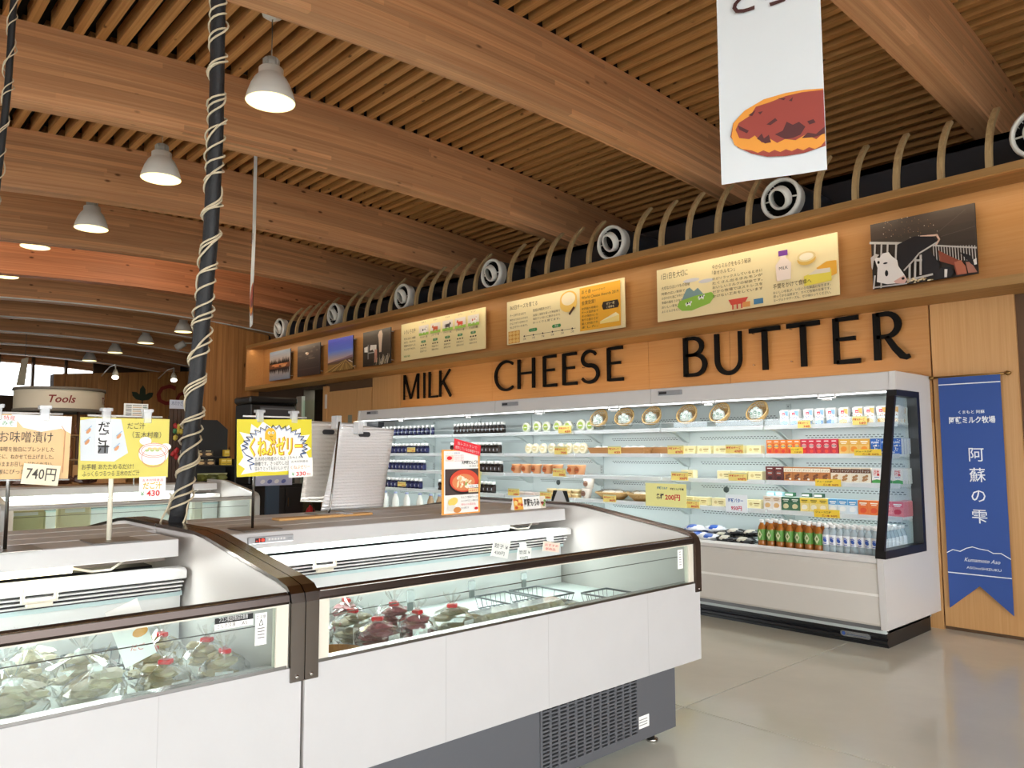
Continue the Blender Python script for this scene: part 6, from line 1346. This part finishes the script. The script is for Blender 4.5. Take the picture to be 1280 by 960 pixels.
std(1005, 530, '160', 'yellow price card below the blue yogurt cartons', 16, 10); std(1074.5, 525.5, '160', 'yellow price card below the orange yogurt cartons', 18, 11)
YT = mat('#f4cf3c', .5)
def ytag(px, py, w, h, lab): gtag(px, py, w, h, lab, [('ジュース各種', .06, .55, .26, '#5a4a1a', .62), ('各1本 90円', .3, .12, .28, '#a8501a', .6)], YT, frame=False)
ytag(996, 563, 15, 8, 'deep yellow label below the red juice cartons, second shelf'); ytag(1084.5, 565.5, 34, 8, 'deep yellow label below the yellow cartons, second shelf'); ytag(1035, 603.5, 32, 9, 'deep yellow label below the nut drinks, third shelf'); ytag(1033.5, 642, 32, 10, 'deep yellow label below the yellow fruit cartons, fourth shelf')
r = gtag(832, 619, 51, 29, 'large yellow sign reading 200 yen each, hung on the fourth shelf', [('各種', .27, .34, .26, '#2a2a2a', .19), ('200円', .49, .32, .28, '#c9202a', .36), ('阿蘇ミルク', .30, .76, .12, '#2f7a9a', .25), ('阿蘇ミルク牧場', .62, .74, .10, '#2a2a2a', .32)], mat('#f0ea9a', .5), -.07, frame=False)
gtag(920.5, 629.5, 27, 22, 'white card reading 950 yen among the fourth shelf butter', [('阿蘇バター', .12, .58, .24, '#3a6ab0', .7), ('950円', .25, .14, .28, '#c9305a', .5)], mat('#e9eff4', .4), -.02, frame=False)
p = at(594, 600, Y=5.97); r = thing('price_card', (p.x, 5.97, p.z-.1), 'tall green-yellow handwritten card leaning in front of the dark bottles', 'price card')
m = MB(); m.box(p.x-.105, 5.968, p.z-.145, p.x+.105, 5.971, p.z+.115, mat('#d3d59a', .5)); m.rot(math.radians(8), (p.x, 5.97, p.z), 'Y'); c = m.build('card', r)
d = Decal((p.x-.09, 5.968, p.z-.12), (1, 0, 0), (0, 0, 1))
for i, t in enumerate(('のむヨーグルト', '牧場の一番人気', '200円', 'ぜひどうぞ')): d.text(t, .01, .19-.05*i, .03, mat('#5a6a3a', .6), w=.15)
d.build('writing', c)
# small round vent and blue scrap on the back panels
for px, py, lab in ((698, 603, 'a'), (908, 612, 'b')):
    p = at(px, py, Y=6.498); m = MB(); m.lathe([(.0001, -.008), (.028, -.008), (.03, 0)], (p.x, 6.4985, p.z), mat('#55605e', .5), 14, axis=1); m.build('drain_cap', c2)
# ================================================================== GOODS IN THE FREEZERS
BAGF = glass('bag_film', (.98, .98, .97), 3.0, .10, .035)
def bag(inner, ci, seed, wrapamp=.22, lab=True, tie='#d8232a'):
    def f():
        r = E0('frozen_bag'); m = MB(); rg_ = random.Random(seed)
        for k in range(9): blob(m, (rg_.uniform(-.04, .04), rg_.uniform(-.035, .035), .022+.013*k), .05, .045, .013, mat(inner if k % 2 else ci, .5), seed+k, .2)
        m.build('contents', r)
        bm = bmesh.new(); bmesh.ops.create_icosphere(bm, subdivisions=3, radius=1); ph = [rg_.random()*6.28 for _ in range(6)]
        for v in bm.verts:
            p_ = v.co.copy(); k = 1+wrapamp*(math.sin(p_.x*9+ph[0])*math.sin(p_.y*8+ph[1])*.6+.4*math.sin(p_.z*13+ph[2]+p_.x*6)+.3*math.sin(p_.y*19+ph[3]))*.6
            q = .35 if p_.z > .72 else 1
            v.co = (p_.x*.10*k*q, p_.y*.085*k*q, .075+p_.z*.075*(1 if p_.z < .72 else 1.25))
        bm.verts.index_update(); m = MB(); m.raw([v.co[:] for v in bm.verts], [[v.index for v in g.verts] for g in bm.faces], BAGF, False); bm.free()
        for k in range(7):
            a = k*.9; m.face([(0, 0, .15), (.04*math.cos(a), .04*math.sin(a), .20+.01*(k % 3)), (.04*math.cos(a+.5), .04*math.sin(a+.5), .195)], BAGF)
        m.build('wrap', r)
        m = MB(); m.bbox(-.022, -.014, .142, .022, .014, .158, mat(tie, .4), .003); m.rot(.6, (0, 0, .15), 'Z'); m.build('tie', r)
        if lab:
            m = MB(); m.box(.092, -.03, .03, .0935, .03, .10, PAPER); lb = m.build('label', r); d = Decal((.0935, -.03, .03), (0, 1, 0), (0, 0, 1)); d.text('だご', .008, .025, .03, INK, w=.04, bold=.02); d.line([(.01, .012), (.05, .012)], .004, mat('#8a8a88', .5)); d.build('print', lb)
        return r
    return f
WZ = .642
def fp_(px, py, z=WZ+.06): return at(px, py, Z=z)
dough = ('#c9bd98', '#b3a47a')
for i, (x, y, rz) in enumerate(((-2.445, .84, .2), (-2.445, 1.02, -.4), (-2.63, .86, .5), (-2.63, 1.035, .1), (-2.81, .95, -.2))):
    put(proto('dgb', bag(*dough, 5)), x, y, WZ, 'clear bag of dumpling dough with red tie, %s in the left freezer heap' % ('left front', 'right front', 'left middle', 'right middle', 'rearmost')[i], 'bag', 'dough bags with red ties', rz=rz, sc=.87)
for i, (x, y, rz) in enumerate(((-2.455, .45, .3), (-2.455, .65, -.5), (-2.665, .47, .9), (-2.665, .67, 1.4), (-2.86, .56, .2))):
    put(proto('nob', bag('#c5bd9c', '#cfc8ae', 17, .3, False, '#e9ece6')), x, y, WZ, 'large crinkled clear bag of noodles, %s in the left freezer' % ('left front', 'right front', 'left middle', 'right middle', 'rearmost')[i], 'bag', 'crinkled noodle bags', rz=rz, sc=.98)
for i, (x, y, rz) in enumerate(((-2.47, 1.60, .2), (-2.47, 1.78, -.5), (-2.66, 1.42, .8), (-2.66, 1.61, -.2), (-2.66, 1.80, .4), (-2.86, 1.50, 1.2), (-2.86, 1.70, -.7), (-2.47, 1.95, .2))):
    k = i in (3, 7)
    put(proto('mtb' if not k else 'mtw', bag('#8c4a52', '#a8656a', 29) if not k else bag('#b8b29a', '#a39878', 30)), x, y, WZ, ('clear bag of red pickles, %s in the right freezer heap' if not k else 'clear bag of pale dumplings, %s in the right freezer heap') % ('left front', 'middle front', 'left in the middle row', 'centre', 'right in the middle row', 'left rear', 'right rear', 'right front')[i], 'bag', 'red pickle bags' if not k else 'pale dumpling bags', rz=rz, sc=.93)
def flat_pack():
    r = E0('frozen_pack'); m = MB(); m.bbox(-.075, -.055, 0, .075, .055, .022, mat('#d8d4c2', .45), .01); m.build('tray', r)
    m = MB()
    for k in range(6): blob(m, (-.045+.045*(k % 3), -.025+.05*(k//3), .026), .024, .024, .014, mat('#cfc6a6' if k % 2 else '#dcd6c0', .5), 60+k, .08)
    m.build('dumplings', r); m = MB(); m.bbox(-.078, -.058, .001, .078, .058, .046, BAGF, .014); m.build('film', r); return r
rg = random.Random(21)
for i in range(16):
    lay = i > 11; r_, c_ = (i % 2, i//2) if not lay else (0, i-12)
    put(proto('flat', flat_pack), -2.38-.165*r_-(.08 if lay else 0), 2.07+.125*c_*(.8 if not lay else 1)+(.06 if lay else 0) if False else 2.06+.122*(c_ if not lay else c_+.5), WZ+(.0475 if lay else 0), 'flat clear pack of pale dumplings, %s' % ('%s from the near end in the upper layer' % ORD[c_] if lay else '%s from the near end, %s row, right freezer' % (ORD[c_], ('front', 'rear')[r_])), 'pack', 'flat dumpling packs', rz=1.57+rg.uniform(-.03, .03))
wire_m = mat('#6a6e70', .35, metal=.6)
def wire_basket(w, l, h):
    def f():
        r = E0('wire_basket'); m = MB(); loop = lambda z, a: [(-w*a, -l*a, z), (w*a, -l*a, z), (w*a, l*a, z), (-w*a, l*a, z), (-w*a, -l*a, z)]
        m.tube(loop(h, 1), .0045, wire_m, 6); m.build('rim', r)
        m = MB(); m.tube(loop(.006, .9), .003, wire_m, 5)
        for k in range(7):
            t = -1+2*k/6; m.tube([(-w, l*t, h), (-w*.9, l*t*.9, .006), (w*.9, l*t*.9, .006), (w, l*t, h)], .002, wire_m, 4)
            if k in (1, 3, 5): m.tube([(w*t, -l, h), (w*t*.9, -l*.9, .006), (w*t*.9, l*.9, .006), (w*t, l, h)], .002, wire_m, 4)
        m.build('mesh', r); return r
    return f
for i, (px, py, lab) in enumerate(((696, 741, 'empty wire basket, nearest of three beyond the flat packs in the right freezer'), (738, 743, 'empty wire basket, middle of three in the right freezer'), (772, 736, 'empty wire basket, last of three at the far end of the right freezer'))):
    p = at(px, py, Z=WZ+.06); put(proto('wire', wire_basket(.13, .095, .06)), (-2.74, -2.45, -2.74)[i], (2.50, 2.93, 2.72)[i], WZ+.001, lab, 'basket')
p = at(125, 838, Z=WZ+.075); put(proto('wire', wire_basket(.13, .095, .06)), -2.90, .79, WZ+.001, 'wire basket at the back of the left freezer between noodle and dough bags', 'basket')
p = Vector((-2.40, 1.375, WZ)); r = thing('wooden_bowl', (-2.40, p.y, WZ), 'round wooden bowl holding red bags at the near end of the right freezer', 'bowl')
m = MB(); m.lathe([(.085, 0), (.115, .07), (.108, .07), (.08, .008), (.0001, .008)], (-2.40, p.y, WZ+.001), wood('bowl_wood', '#a8733c', '#c48c50', axis=2, stretch=6, fine=60), 26); m.build('bowl', r)
for i, px in enumerate((513, 590, 655)):
    q = at(px, (742, 727, 715)[i], X=-2.262); r = thing('clip_holder', (-2.262, q.y, q.z-.06), 'clear clip hanging inside the right freezer glass, %s of three' % ('nearest', 'middle', 'farthest')[i], 'clip')
    m = MB(); m.bbox(-2.27, q.y-.015, q.z-.03, -2.256, q.y+.015, .912, clip_m, .003); m.build('clip', r); m = MB(); m.bbox(-2.268, q.y-.012, q.z-.06, -2.258, q.y+.012, q.z-.03, mat('#7a7d7c', .3), .003); m.build('jaw', r)
q = at(168, 795, X=-2.42); r = thing('hanging_card', (-2.42, q.y, q.z-.08), 'white card with an orange emblem leaning inside the left freezer', 'card')
m = MB(); m.box(-2.421, q.y-.05, q.z-.075, -2.419, q.y+.04, q.z+.10, PAPER); m.rot(math.radians(20), (-2.42, q.y, q.z), 'X'); cc = m.build('card', r)
d = Decal((-2.4188, q.y-.03, q.z-.06), (0, 1, 0), (0, 0, 1)); d.ell(.045, .07, .022, .014, mat('#e9a23a', .5), .3, 12); d.text('冷凍', .01, .10, .02, INK); d.text('だご', .02, .02, .02, RED); d.build('print', cc)
# few goods in the third freezer, behind
for i, (px, py, w, h, c, lab) in enumerate(((92, 638, .26, .07, '#e6d8b0', 'flat cream box behind the far freezer glass'), (245, 632, .10, .15, '#e9e2d2', 'pale bottle-shaped pack at the far freezer\'s end'), (18, 643, .3, .06, '#d8cf9a', 'yellow packet at the left of the far freezer'))):
    x = -7.6; q = at(px, py, X=x); q.y = max(q.y, 1.42); r = thing('frozen_pack', (x, q.y, q.z-h/2), lab, 'pack')
    MB().bbox(x-.05, q.y-w/2, WZ+.001, x+.05, q.y+w/2, q.z+h/2, mat(c, .45), .02).build('pack', r)
    m = MB(); m.box(x+.0505, q.y-w*.3, q.z-h*.2, x+.052, q.y+w*.3, q.z+h*.25, PAPER); m.build('label', r)
# ================================================================== BACK OF THE SHOP
creamb = mat('#cfc6b2', .5); brownp = mat('#4c3424', .6); dkred = mat('#7a1f1a', .6)
# round kiosk with a curved sign
kc_ = at(82, 497, X=-14.0); kx, ky, R = -14.6, kc_.y+.05, .66
zb, zt = 2.10, 2.40
r = thing('round_kiosk', (kx, ky, 0), 'round shop kiosk with a curved cream sign reading Tools, far left', 'kiosk')
m = MB(); m.lathe([(R, zb), (R, zt)], (kx, ky, 0), creamb, 40, caps=False); sg = m.build('sign_band', r)
m = MB(); m.lathe([(R-.05, zt+.05), (R+.02, zt+.045), (R+.025, zt), (R-.02, zt-.002)], (kx, ky, 0), mat('#6d675e', .5), 40, caps=False); m.lathe([(R-.02, zb+.002), (R+.015, zb), (R+.012, zb-.05), (R-.05, zb-.055)], (kx, ky, 0), mat('#6d675e', .5), 40, caps=False); m.lathe([(.0001, zt+.02), (R-.02, zt+.02)], (kx, ky, 0), mat('#5a5148', .6), 40, caps=False); m.build('sign_rim', r)
def curved(txt, a0, size, dz):
    vs, fs, (x0, x1, y0, y1) = glyphs(txt, .02, .25); m = MB()
    m.raw([(kx+(R+.004)*math.cos(a0+(x-(x0+x1)/2)*size/R), ky+(R+.004)*math.sin(a0+(x-(x0+x1)/2)*size/R), dz+y*size) for x, y in vs], fs, dkred); return m
curved('Tools', -.16, .17, zb+.09).build('lettering', sg); curved('Tools', 1.25, .17, zb+.09).build('lettering', sg)
for k in range(6):
    a = k*1.047+.3; MB().tube([(kx+.56*math.cos(a), ky+.56*math.sin(a), 0), (kx+.56*math.cos(a), ky+.56*math.sin(a), zb)], .022, brownp, 8).build('post', r)
for z in (.75, 1.25, 1.65): MB().lathe([(.0001, z), (.6, z), (.6, z+.03), (.0001, z+.03)], (kx, ky, 0), mat('#8a6a46', .6), 28, caps=False).build('shelf', r)
rg = random.Random(8)
for z, n in ((1.28, 9), (1.68, 8)):
    for k in range(n):
        a = -1.5+k*3.0/n; c = rg.choice(['#7a4a2a', '#b9a487', '#4a3a2c', '#c7b9a2', '#8f5d3a'])
        h = rg.uniform(.15, .26); x, y = kx+.48*math.cos(a), ky+.48*math.sin(a)
        m = MB(); m.lathe([(.04, 0), (.045, .01), (.045, h*.65), (.018, h*.8), (.018, h)], (x, y, z+.001), mat(c, .35), 10)
        m.build('jar', None, 'small jar, %s from the left on the %s shelf of the round kiosk' % (ORD[k], 'middle' if z < 1.5 else 'upper'), 'jar', 'jars on the %s kiosk shelf' % ('middle' if z < 1.5 else 'upper'))
# hanging paper strip before the far windows
p = [at(px, py, X=-21.0) for px, py in ((20, 482), (31, 482), (36, 446), (27, 449))]
m = MB(); m.prism([(q.y, q.z) for q in p], 0, -21.004, -21.0, mat('#cfc6ae', .7)); o = m.build('paper_strip', None, 'tall cream paper strip hanging before the far windows', 'paper')
m = MB(); q = (p[2]+p[3])/2; m.tube([(q.x, q.y, q.z), (q.x, q.y, slat_z(q.y))], .006, mat('#8d8478', .6), 5); m.build('string', o)
# menu sheet on a stick, on the third freezer
p = [at(px, py, X=-7.95) for px, py in ((155, 504), (185.5, 502.5), (186, 522), (154.5, 523))]
r = thing('menu_sheet', (-7.95, (p[2].y+p[3].y)/2, 1.0685), 'white price list on a stick above the third freezer', 'sign')
m = MB(); m.box(-7.955, p[3].y, p[2].z, -7.95, p[1].y, p[0].z, PAPER); c = m.build('sheet', r)
MB().tube([(-7.96, (p[2].y+p[3].y)/2, 1.069), (-7.96, (p[2].y+p[3].y)/2, p[2].z+.02)], .006, STEEL, 6).build('stick', r)
d = Decal((-7.95, p[3].y, p[2].z), (0, 1, 0), (0, 0, 1)); W, Hh = p[1].y-p[3].y, p[0].z-p[2].z
for k in range(6):
    d.line([(W*.08, Hh*(.86-.14*k)), (W*.3, Hh*(.86-.14*k))], .008, mat('#6a6a68', .6)); d.line([(W*.36, Hh*(.86-.14*k)), (W*.72, Hh*(.86-.14*k))], .008, mat('#d8b48a' if k % 2 else '#8f8d88', .6)); d.line([(W*.78, Hh*(.86-.14*k)), (W*.93, Hh*(.86-.14*k))], .008, mat('#4a6a54', .6))
d.build('writing', c)
# ornament rack of dark slats
X0 = -11.0; a0, a1 = at(209, 600, X=X0).y, at(252, 600, X=X0).y; zt = at(220, 511, X=X0).z
r = thing('ornament_rack', (X0, (a0+a1)/2, 0), 'tall dark slatted rack hung with red and green ornaments, behind the wrapped pole', 'rack')
n = 9; w_ = (a1-a0)/n
for k in range(n): MB().box(X0-.02, a0+k*w_+.004, .12, X0, a0+(k+1)*w_-.004, zt, mat('#4f3a2e', .6, var=.15, vscale=9)).build('slat', r)
MB().box(X0-.05, a0-.02, 0, X0-.02, a1+.02, .12, brownp).box(X0-.05, a0, .1, X0-.02, a1, zt-.1, brownp).build('frame', r)
s0, s1 = at(212, 510, X=X0).y, at(233, 510, X=X0).y; zs0, zs1 = at(222, 510, X=X0).z, at(222, 500, X=X0).z
m = MB(); m.box(X0-.012, s0, zs0-.01, X0+.004, s1, zs1, mat('#cdd0df', .6)); hs = m.build('header_sign', r); d = Decal((X0+.004, s0, zs0), (0, 1, 0), (0, 0, 1)); d.text('木のかざり', (s1-s0)*.1, (zs1-zs0)*.35, .07, mat('#5a6a8a', .6), w=(s1-s0)*.8); d.build('writing', hs)
rg = random.Random(12)
orn = sorted([(rg.uniform(a0+.05, a1-.05), rg.uniform(1.1, zt-.18)) for k in range(26)], key=lambda q: -q[1]); cnt = {}
for k, (y, z) in enumerate(orn):
    c, nm = rg.choice([('#b32a2c', 'red'), ('#3f7a4c', 'green'), ('#c9b24a', 'yellow'), ('#b32a2c', 'red'), ('#d9d2c6', 'white')])
    m = MB(); blob(m, (X0+.035, y, z), .03, .035, .045, mat(c, .5), k, .12, 1); o = m.build('ornament', None, '%s hanging ornament on the dark slatted rack, %s %s one from the top' % (nm, ORD[cnt.setdefault(nm, 0)], nm), 'ornament', '%s ornaments on the rack' % nm)
    cnt[nm] += 1; m = MB(); m.tube([(X0+.033, y, z+.04), (X0+.005, y, z+.09)], .004, brownp, 4); m.build('hook', o)
# black display rack with boxes and packets
X1 = -10.4; a0, a1 = at(243, 600, X=X1).y, at(293, 600, X=X1).y; zsh = [at(270, py, X=X1).z for py in (603, 581.5, 570.5)]
blk = mat('#131315', .5)
r = thing('display_rack', (X1, (a0+a1)/2, 0), 'black display rack of small food boxes, left of the jelly card', 'rack')
MB().prism([(a0, 0), (a1, 0), (a1, 1.70), ((a0+a1)*.5+.12, 1.83), ((a0+a1)*.5-.12, 1.83), (a0, 1.70)], 0, X1-.30, X1-.27, blk).build('back_board', r)
for a in (a0, a1-.02): MB().box(X1-.27, a, 0, X1+.04, a+.02, zsh[1]+.08, blk).build('side', r)
for z, dx in ((zsh[0]-.02, .1), (zsh[1]-.02, .05), (zsh[2]-.02, -.04), (.5, .1)): MB().box(X1-.27, a0+.02, z, X1+dx-.06, a1-.02, z+.018, blk).build('shelf', r)
def food_box():
    o = E0('food_box'); m = MB(); m.bbox(-.04, -.06, 0, .04, .06, .085, mat('#4c3b2c', .5), .003); b_ = m.build('carton', o)
    d = Decal((.04, -.06, 0), (0, 1, 0), (0, 0, 1)); d.rect(0, .065, .12, .085, mat('#2b2a28', .5)); d.ell(.06, .032, .045, .02, mat('#d3b07c', .5), n=10); d.rect(.02, .07, .09, .078, CREAMC); d.build('print', b_); return o
fy0 = a0+.09
for row_, (z, dx) in enumerate(((zsh[1]-.0015, -.06), (zsh[2]-.0015, -.14))):
    for k in range(5):
        y = fy0+k*.128
        if y > a1-.2: break
        put(proto('fbox', food_box), X1+dx, y, z, 'brown food box, tan dish picture, %s on the %s shelf of the black rack' % (ORD[k], ('lower', 'upper')[row_]), 'box', 'brown boxes, %s rack shelf' % ('lower', 'upper')[row_])
def yellow_box():
    o = E0('food_box'); m = MB(); m.bbox(-.04, -.035, 0, .04, .035, .09, mat('#d9b83a', .5), .003); b_ = m.build('carton', o)
    d = Decal((.04, -.035, 0), (0, 1, 0), (0, 0, 1)); d.line([(.01, .02), (.06, .02)], .006, mat('#8a6a1a', .5)); d.line([(.01, .06), (.06, .06)], .01, mat('#f2e3a0', .5)); d.build('print', b_); return o
for k in range(3): put(proto('ybox', yellow_box), X1-.06-.08*(k == 2), a1-.07-.075*(k % 2), zsh[1 if k < 2 else 2]-.0015, 'yellow food box at the right end of the black rack, %s' % ('lower right', 'lower left', 'upper one')[k], 'box', 'yellow boxes on the black rack')
rg = random.Random(3)
for k in range(5):
    o = E0('snack_packet'); m = MB(); blob(m, (0, 0, .06), .07, .09, .05, mat(rg.choice(['#77783a', '#8d8f52', '#5c6033']), .25), 70+k, .25, 2, .2); m.build('packet', o); m = MB(); m.face([(.0, -.07, .10), (.02, .07, .10), (.03, .075, .125), (.01, -.075, .125)], mat('#b5b68a', .25)); m.build('seal', o)
    put(o, X1-.11-.03*(k % 2), a0+.14+k*(a1-a0-.28)/4, zsh[0]-.0015, 'crinkled olive green packet, %s from the left at the foot of the black rack' % ORD[k], 'packet', 'olive packets on the black rack')
# dark cabinet with printer at the box end
pz0, pz1 = 1.72, 2.28
q0, q1 = at(311, 520, X=-11.9), at(372, 520, X=-11.9)
cab = MB().box(-12.6, q0.y-.05, 0, -11.75, min(q1.y+.05, 6.5), .86, mat('#17171a', .5)).build('cabinet', None, 'low black cabinet under the copier, behind the jelly card', 'cabinet')
for k in range(3):
    y = q0.y+k*(q1.y-q0.y)/3; m = MB(); m.box(-11.75, y+.01, .08, -11.735, y+(q1.y-q0.y)/3-.01, .80, mat('#202124', .45)); dd = m.build('door', cab); MB().box(-11.735, y+.05, .5, -11.725, y+.065, .64, STEEL).build('handle', dd)
r = thing('copier', (-12.2, (q0.y+q1.y)/2, .861), 'black copier with a grey panel below the wooden box end', 'copier')
zt_ = at(340, 496, X=-11.9).z
MB().bbox(-12.5, q0.y+.03, .862, -11.9, q1.y-.03, zt_-.12, mat('#0f0f11', .4), .02).build('body', r); MB().bbox(-12.5, q0.y, zt_-.115, -11.88, q1.y, zt_, mat('#0c0c0e', .4), .03).build('lid', r)
z0, z1 = at(340, 522, X=-11.89).z, at(340, 508, X=-11.89).z
MB().box(-11.898, at(325, 515, X=-11.89).y, z0, -11.885, at(368, 515, X=-11.89).y, z1, mat('#46474b', .4)).build('panel', r)
MB().box(-11.885, at(325, 515, X=-11.89).y, z1-.05, -11.87, at(368, 515, X=-11.89).y, z1-.03, mat('#77787c', .4)).build('tray_edge', r)
x = -10.9; y0, y1 = at(321, 600, X=x).y, at(366, 600, X=x).y
r = thing('screen_stand', (x, (y0+y1)/2, 0), 'black floor stand with a lilac printed board, below the jelly card', 'stand')
MB().box(x-.2, y0, 0, x, y1, .06, blk).box(x-.12, (y0+y1)/2-.1, .05, x-.06, (y0+y1)/2+.1, 1.0, mat('#3a4a5c', .4)).build('column', r)
m = MB(); m.box(x-.06, y0, at(340, 607, X=x).z, x-.02, y1, at(340, 588, X=x).z, mat('#c3c6e2', .5)); sb = m.build('board', r); d = Decal((x-.02, y0, at(340, 607, X=x).z), (0, 1, 0), (0, 0, 1))
for k in range(4): d.ell(.1+k*.11, .06, .04, .03, mat('#6a74b8' if k % 2 else '#f2f0f6', .5), .4, 10)
d.build('print', sb)
# fire extinguisher on the floor by the doors
q = at(388, 640, Y=6.2); r = thing('fire_extinguisher', (q.x, 6.2, 0), 'red fire extinguisher on a black stand by the left doors', 'extinguisher')
m = MB(); zt_ = at(388, 629, Y=6.2).z
m.lathe([(.07, zt_-.55), (.075, zt_-.54), (.075, zt_-.14), (.055, zt_-.08), (.025, zt_-.05), (.025, zt_-.03)], (q.x, 6.2, 0), mat('#c2202a', .3), 16); cy = m.build('cylinder', r)
m = MB(); m.lathe([(.0757, zt_-.40), (.0757, zt_-.22)], (q.x, 6.2, 0), PAPER, 16, caps=False); m.build('label', cy)
MB().tube([(q.x, 6.2, zt_-.04), (q.x, 6.2, zt_)], .02, BLACK, 8).tube([(q.x, 6.2, zt_-.01), (q.x+.06, 6.2, zt_+.02)], .008, BLACK, 6).tube([(q.x, 6.2, zt_-.02), (q.x+.09, 6.2, zt_-.06), (q.x+.1, 6.2, zt_-.2), (q.x+.08, 6.2, zt_-.4)], .01, BLACK, 6).build('valve', r)
MB().lathe([(.12, 0), (.12, .02), (.03, .03), (.03, zt_-.55)], (q.x, 6.2, 0), BLACK, 14).build('stand', r)
# spotlights on the far wall top and a camera on a beam
for i, (px, py) in enumerate(((144, 471.5), (217, 475))):
    p = at(px, py, X=-20.8); r = thing('spotlight', (p.x, p.y, p.z-.12), ('white spotlight over the leaf of the far wall sign', 'white spotlight over the letter C of the far wall')[i], 'spotlight')
    dr = Vector((.55, -.15, -.75)).normalized(); a = p+Vector((0, 0, .1)); m = MB(); m.tube([a-dr*.10, a+dr*.02, a+dr*.14], [.04, .07, .085], mat('#d5d3ce', .4), 12); m.build('head', r)
    m = MB(); m.tube([a+dr*.141, a+dr*.146], [.075, .075], emit('#fff8e6', 4), 12); m.build('lamp_face', r)
    m = MB(); m.tube([a-dr*.05, a+Vector((0, 0, .22)), (p.x-.5, p.y, p.z+.30), (-21.99, p.y, p.z+.12)], .014, mat('#d5d3ce', .4), 6); m.build('arm', r)
p = at(231, 429, X=-16.3); r = thing('security_camera', (p.x, p.y, p.z), 'small white camera on an arm beside the wrapped pole, below the dark beams', 'camera')
m = MB(); m.tube([p+Vector((-.1, -.14, -.10)), p+Vector((0, 0, 0))], .07, mat('#b9bab8', .4), 10); m.build('body', r); m = MB(); m.tube([p, p+Vector((0, .25, .02)), (p.x, p.y+.3, arch(p.y+.3)-.012)], .018, mat('#b9bab8', .4), 6); m.build('arm', r)
# table with brown bags and crates behind the third freezer
tb = thing('display_table', (-9.6, 2.2, 0), 'wooden table of brown bags behind the third freezer', 'table')
MB().bbox(-10.0, .9, .98, -9.2, 3.0, 1.03, wood('table_wood', '#8d6238', '#a97c4a', axis=1, stretch=.8, fine=30)).build('tabletop', tb)
for a in (-9.95, -9.25):
    for b_ in (.95, 2.95): MB().box(a-.03, b_-.03, 0, a+.03, b_+.03, .98, brownp).build('leg', tb)
rg = random.Random(17)
for k in range(7):
    o = E0('snack_bag'); m = MB(); blob(m, (0, 0, .07), .09, .10, .06, mat(rg.choice(['#5a3d30', '#6f4f3e', '#4a322a']), .25), 90+k, .28, 2, .2); m.build('bag', o); m = MB(); m.bbox(-.02, -.035, .125, .02, .035, .15, mat('#b9a48c', .5), .004); m.build('tag', o)
    put(o, -9.35-.05*(k % 2), 1.05+k*.21, 1.031, 'crinkled dark brown bag, %s from the left on the table behind the third freezer' % ORD[k], 'bag', 'brown bags on the wooden table')
for k in range(3):
    y = 2.72+k*.0; 
r = thing('wooden_crate', (-9.75, 2.55, 1.031), 'small wooden crate at the back of the wooden table', 'crate')
for k in range(3): MB().box(-9.9, 2.3, 1.04+k*.075, -9.885, 2.8, 1.10+k*.075, oakv).box(-9.62, 2.3, 1.04+k*.075, -9.605, 2.8, 1.10+k*.075, oakv).build('slat', r)
MB().box(-9.9, 2.3, 1.031, -9.605, 2.315, 1.25, oakv).box(-9.9, 2.785, 1.031, -9.605, 2.8, 1.25, oakv).build('end', r)
# ground outside
MB().box(-70, -60, -.4, 50, 50, -.15, mat('#a09e97', .9)).build('ground', kind='structure')
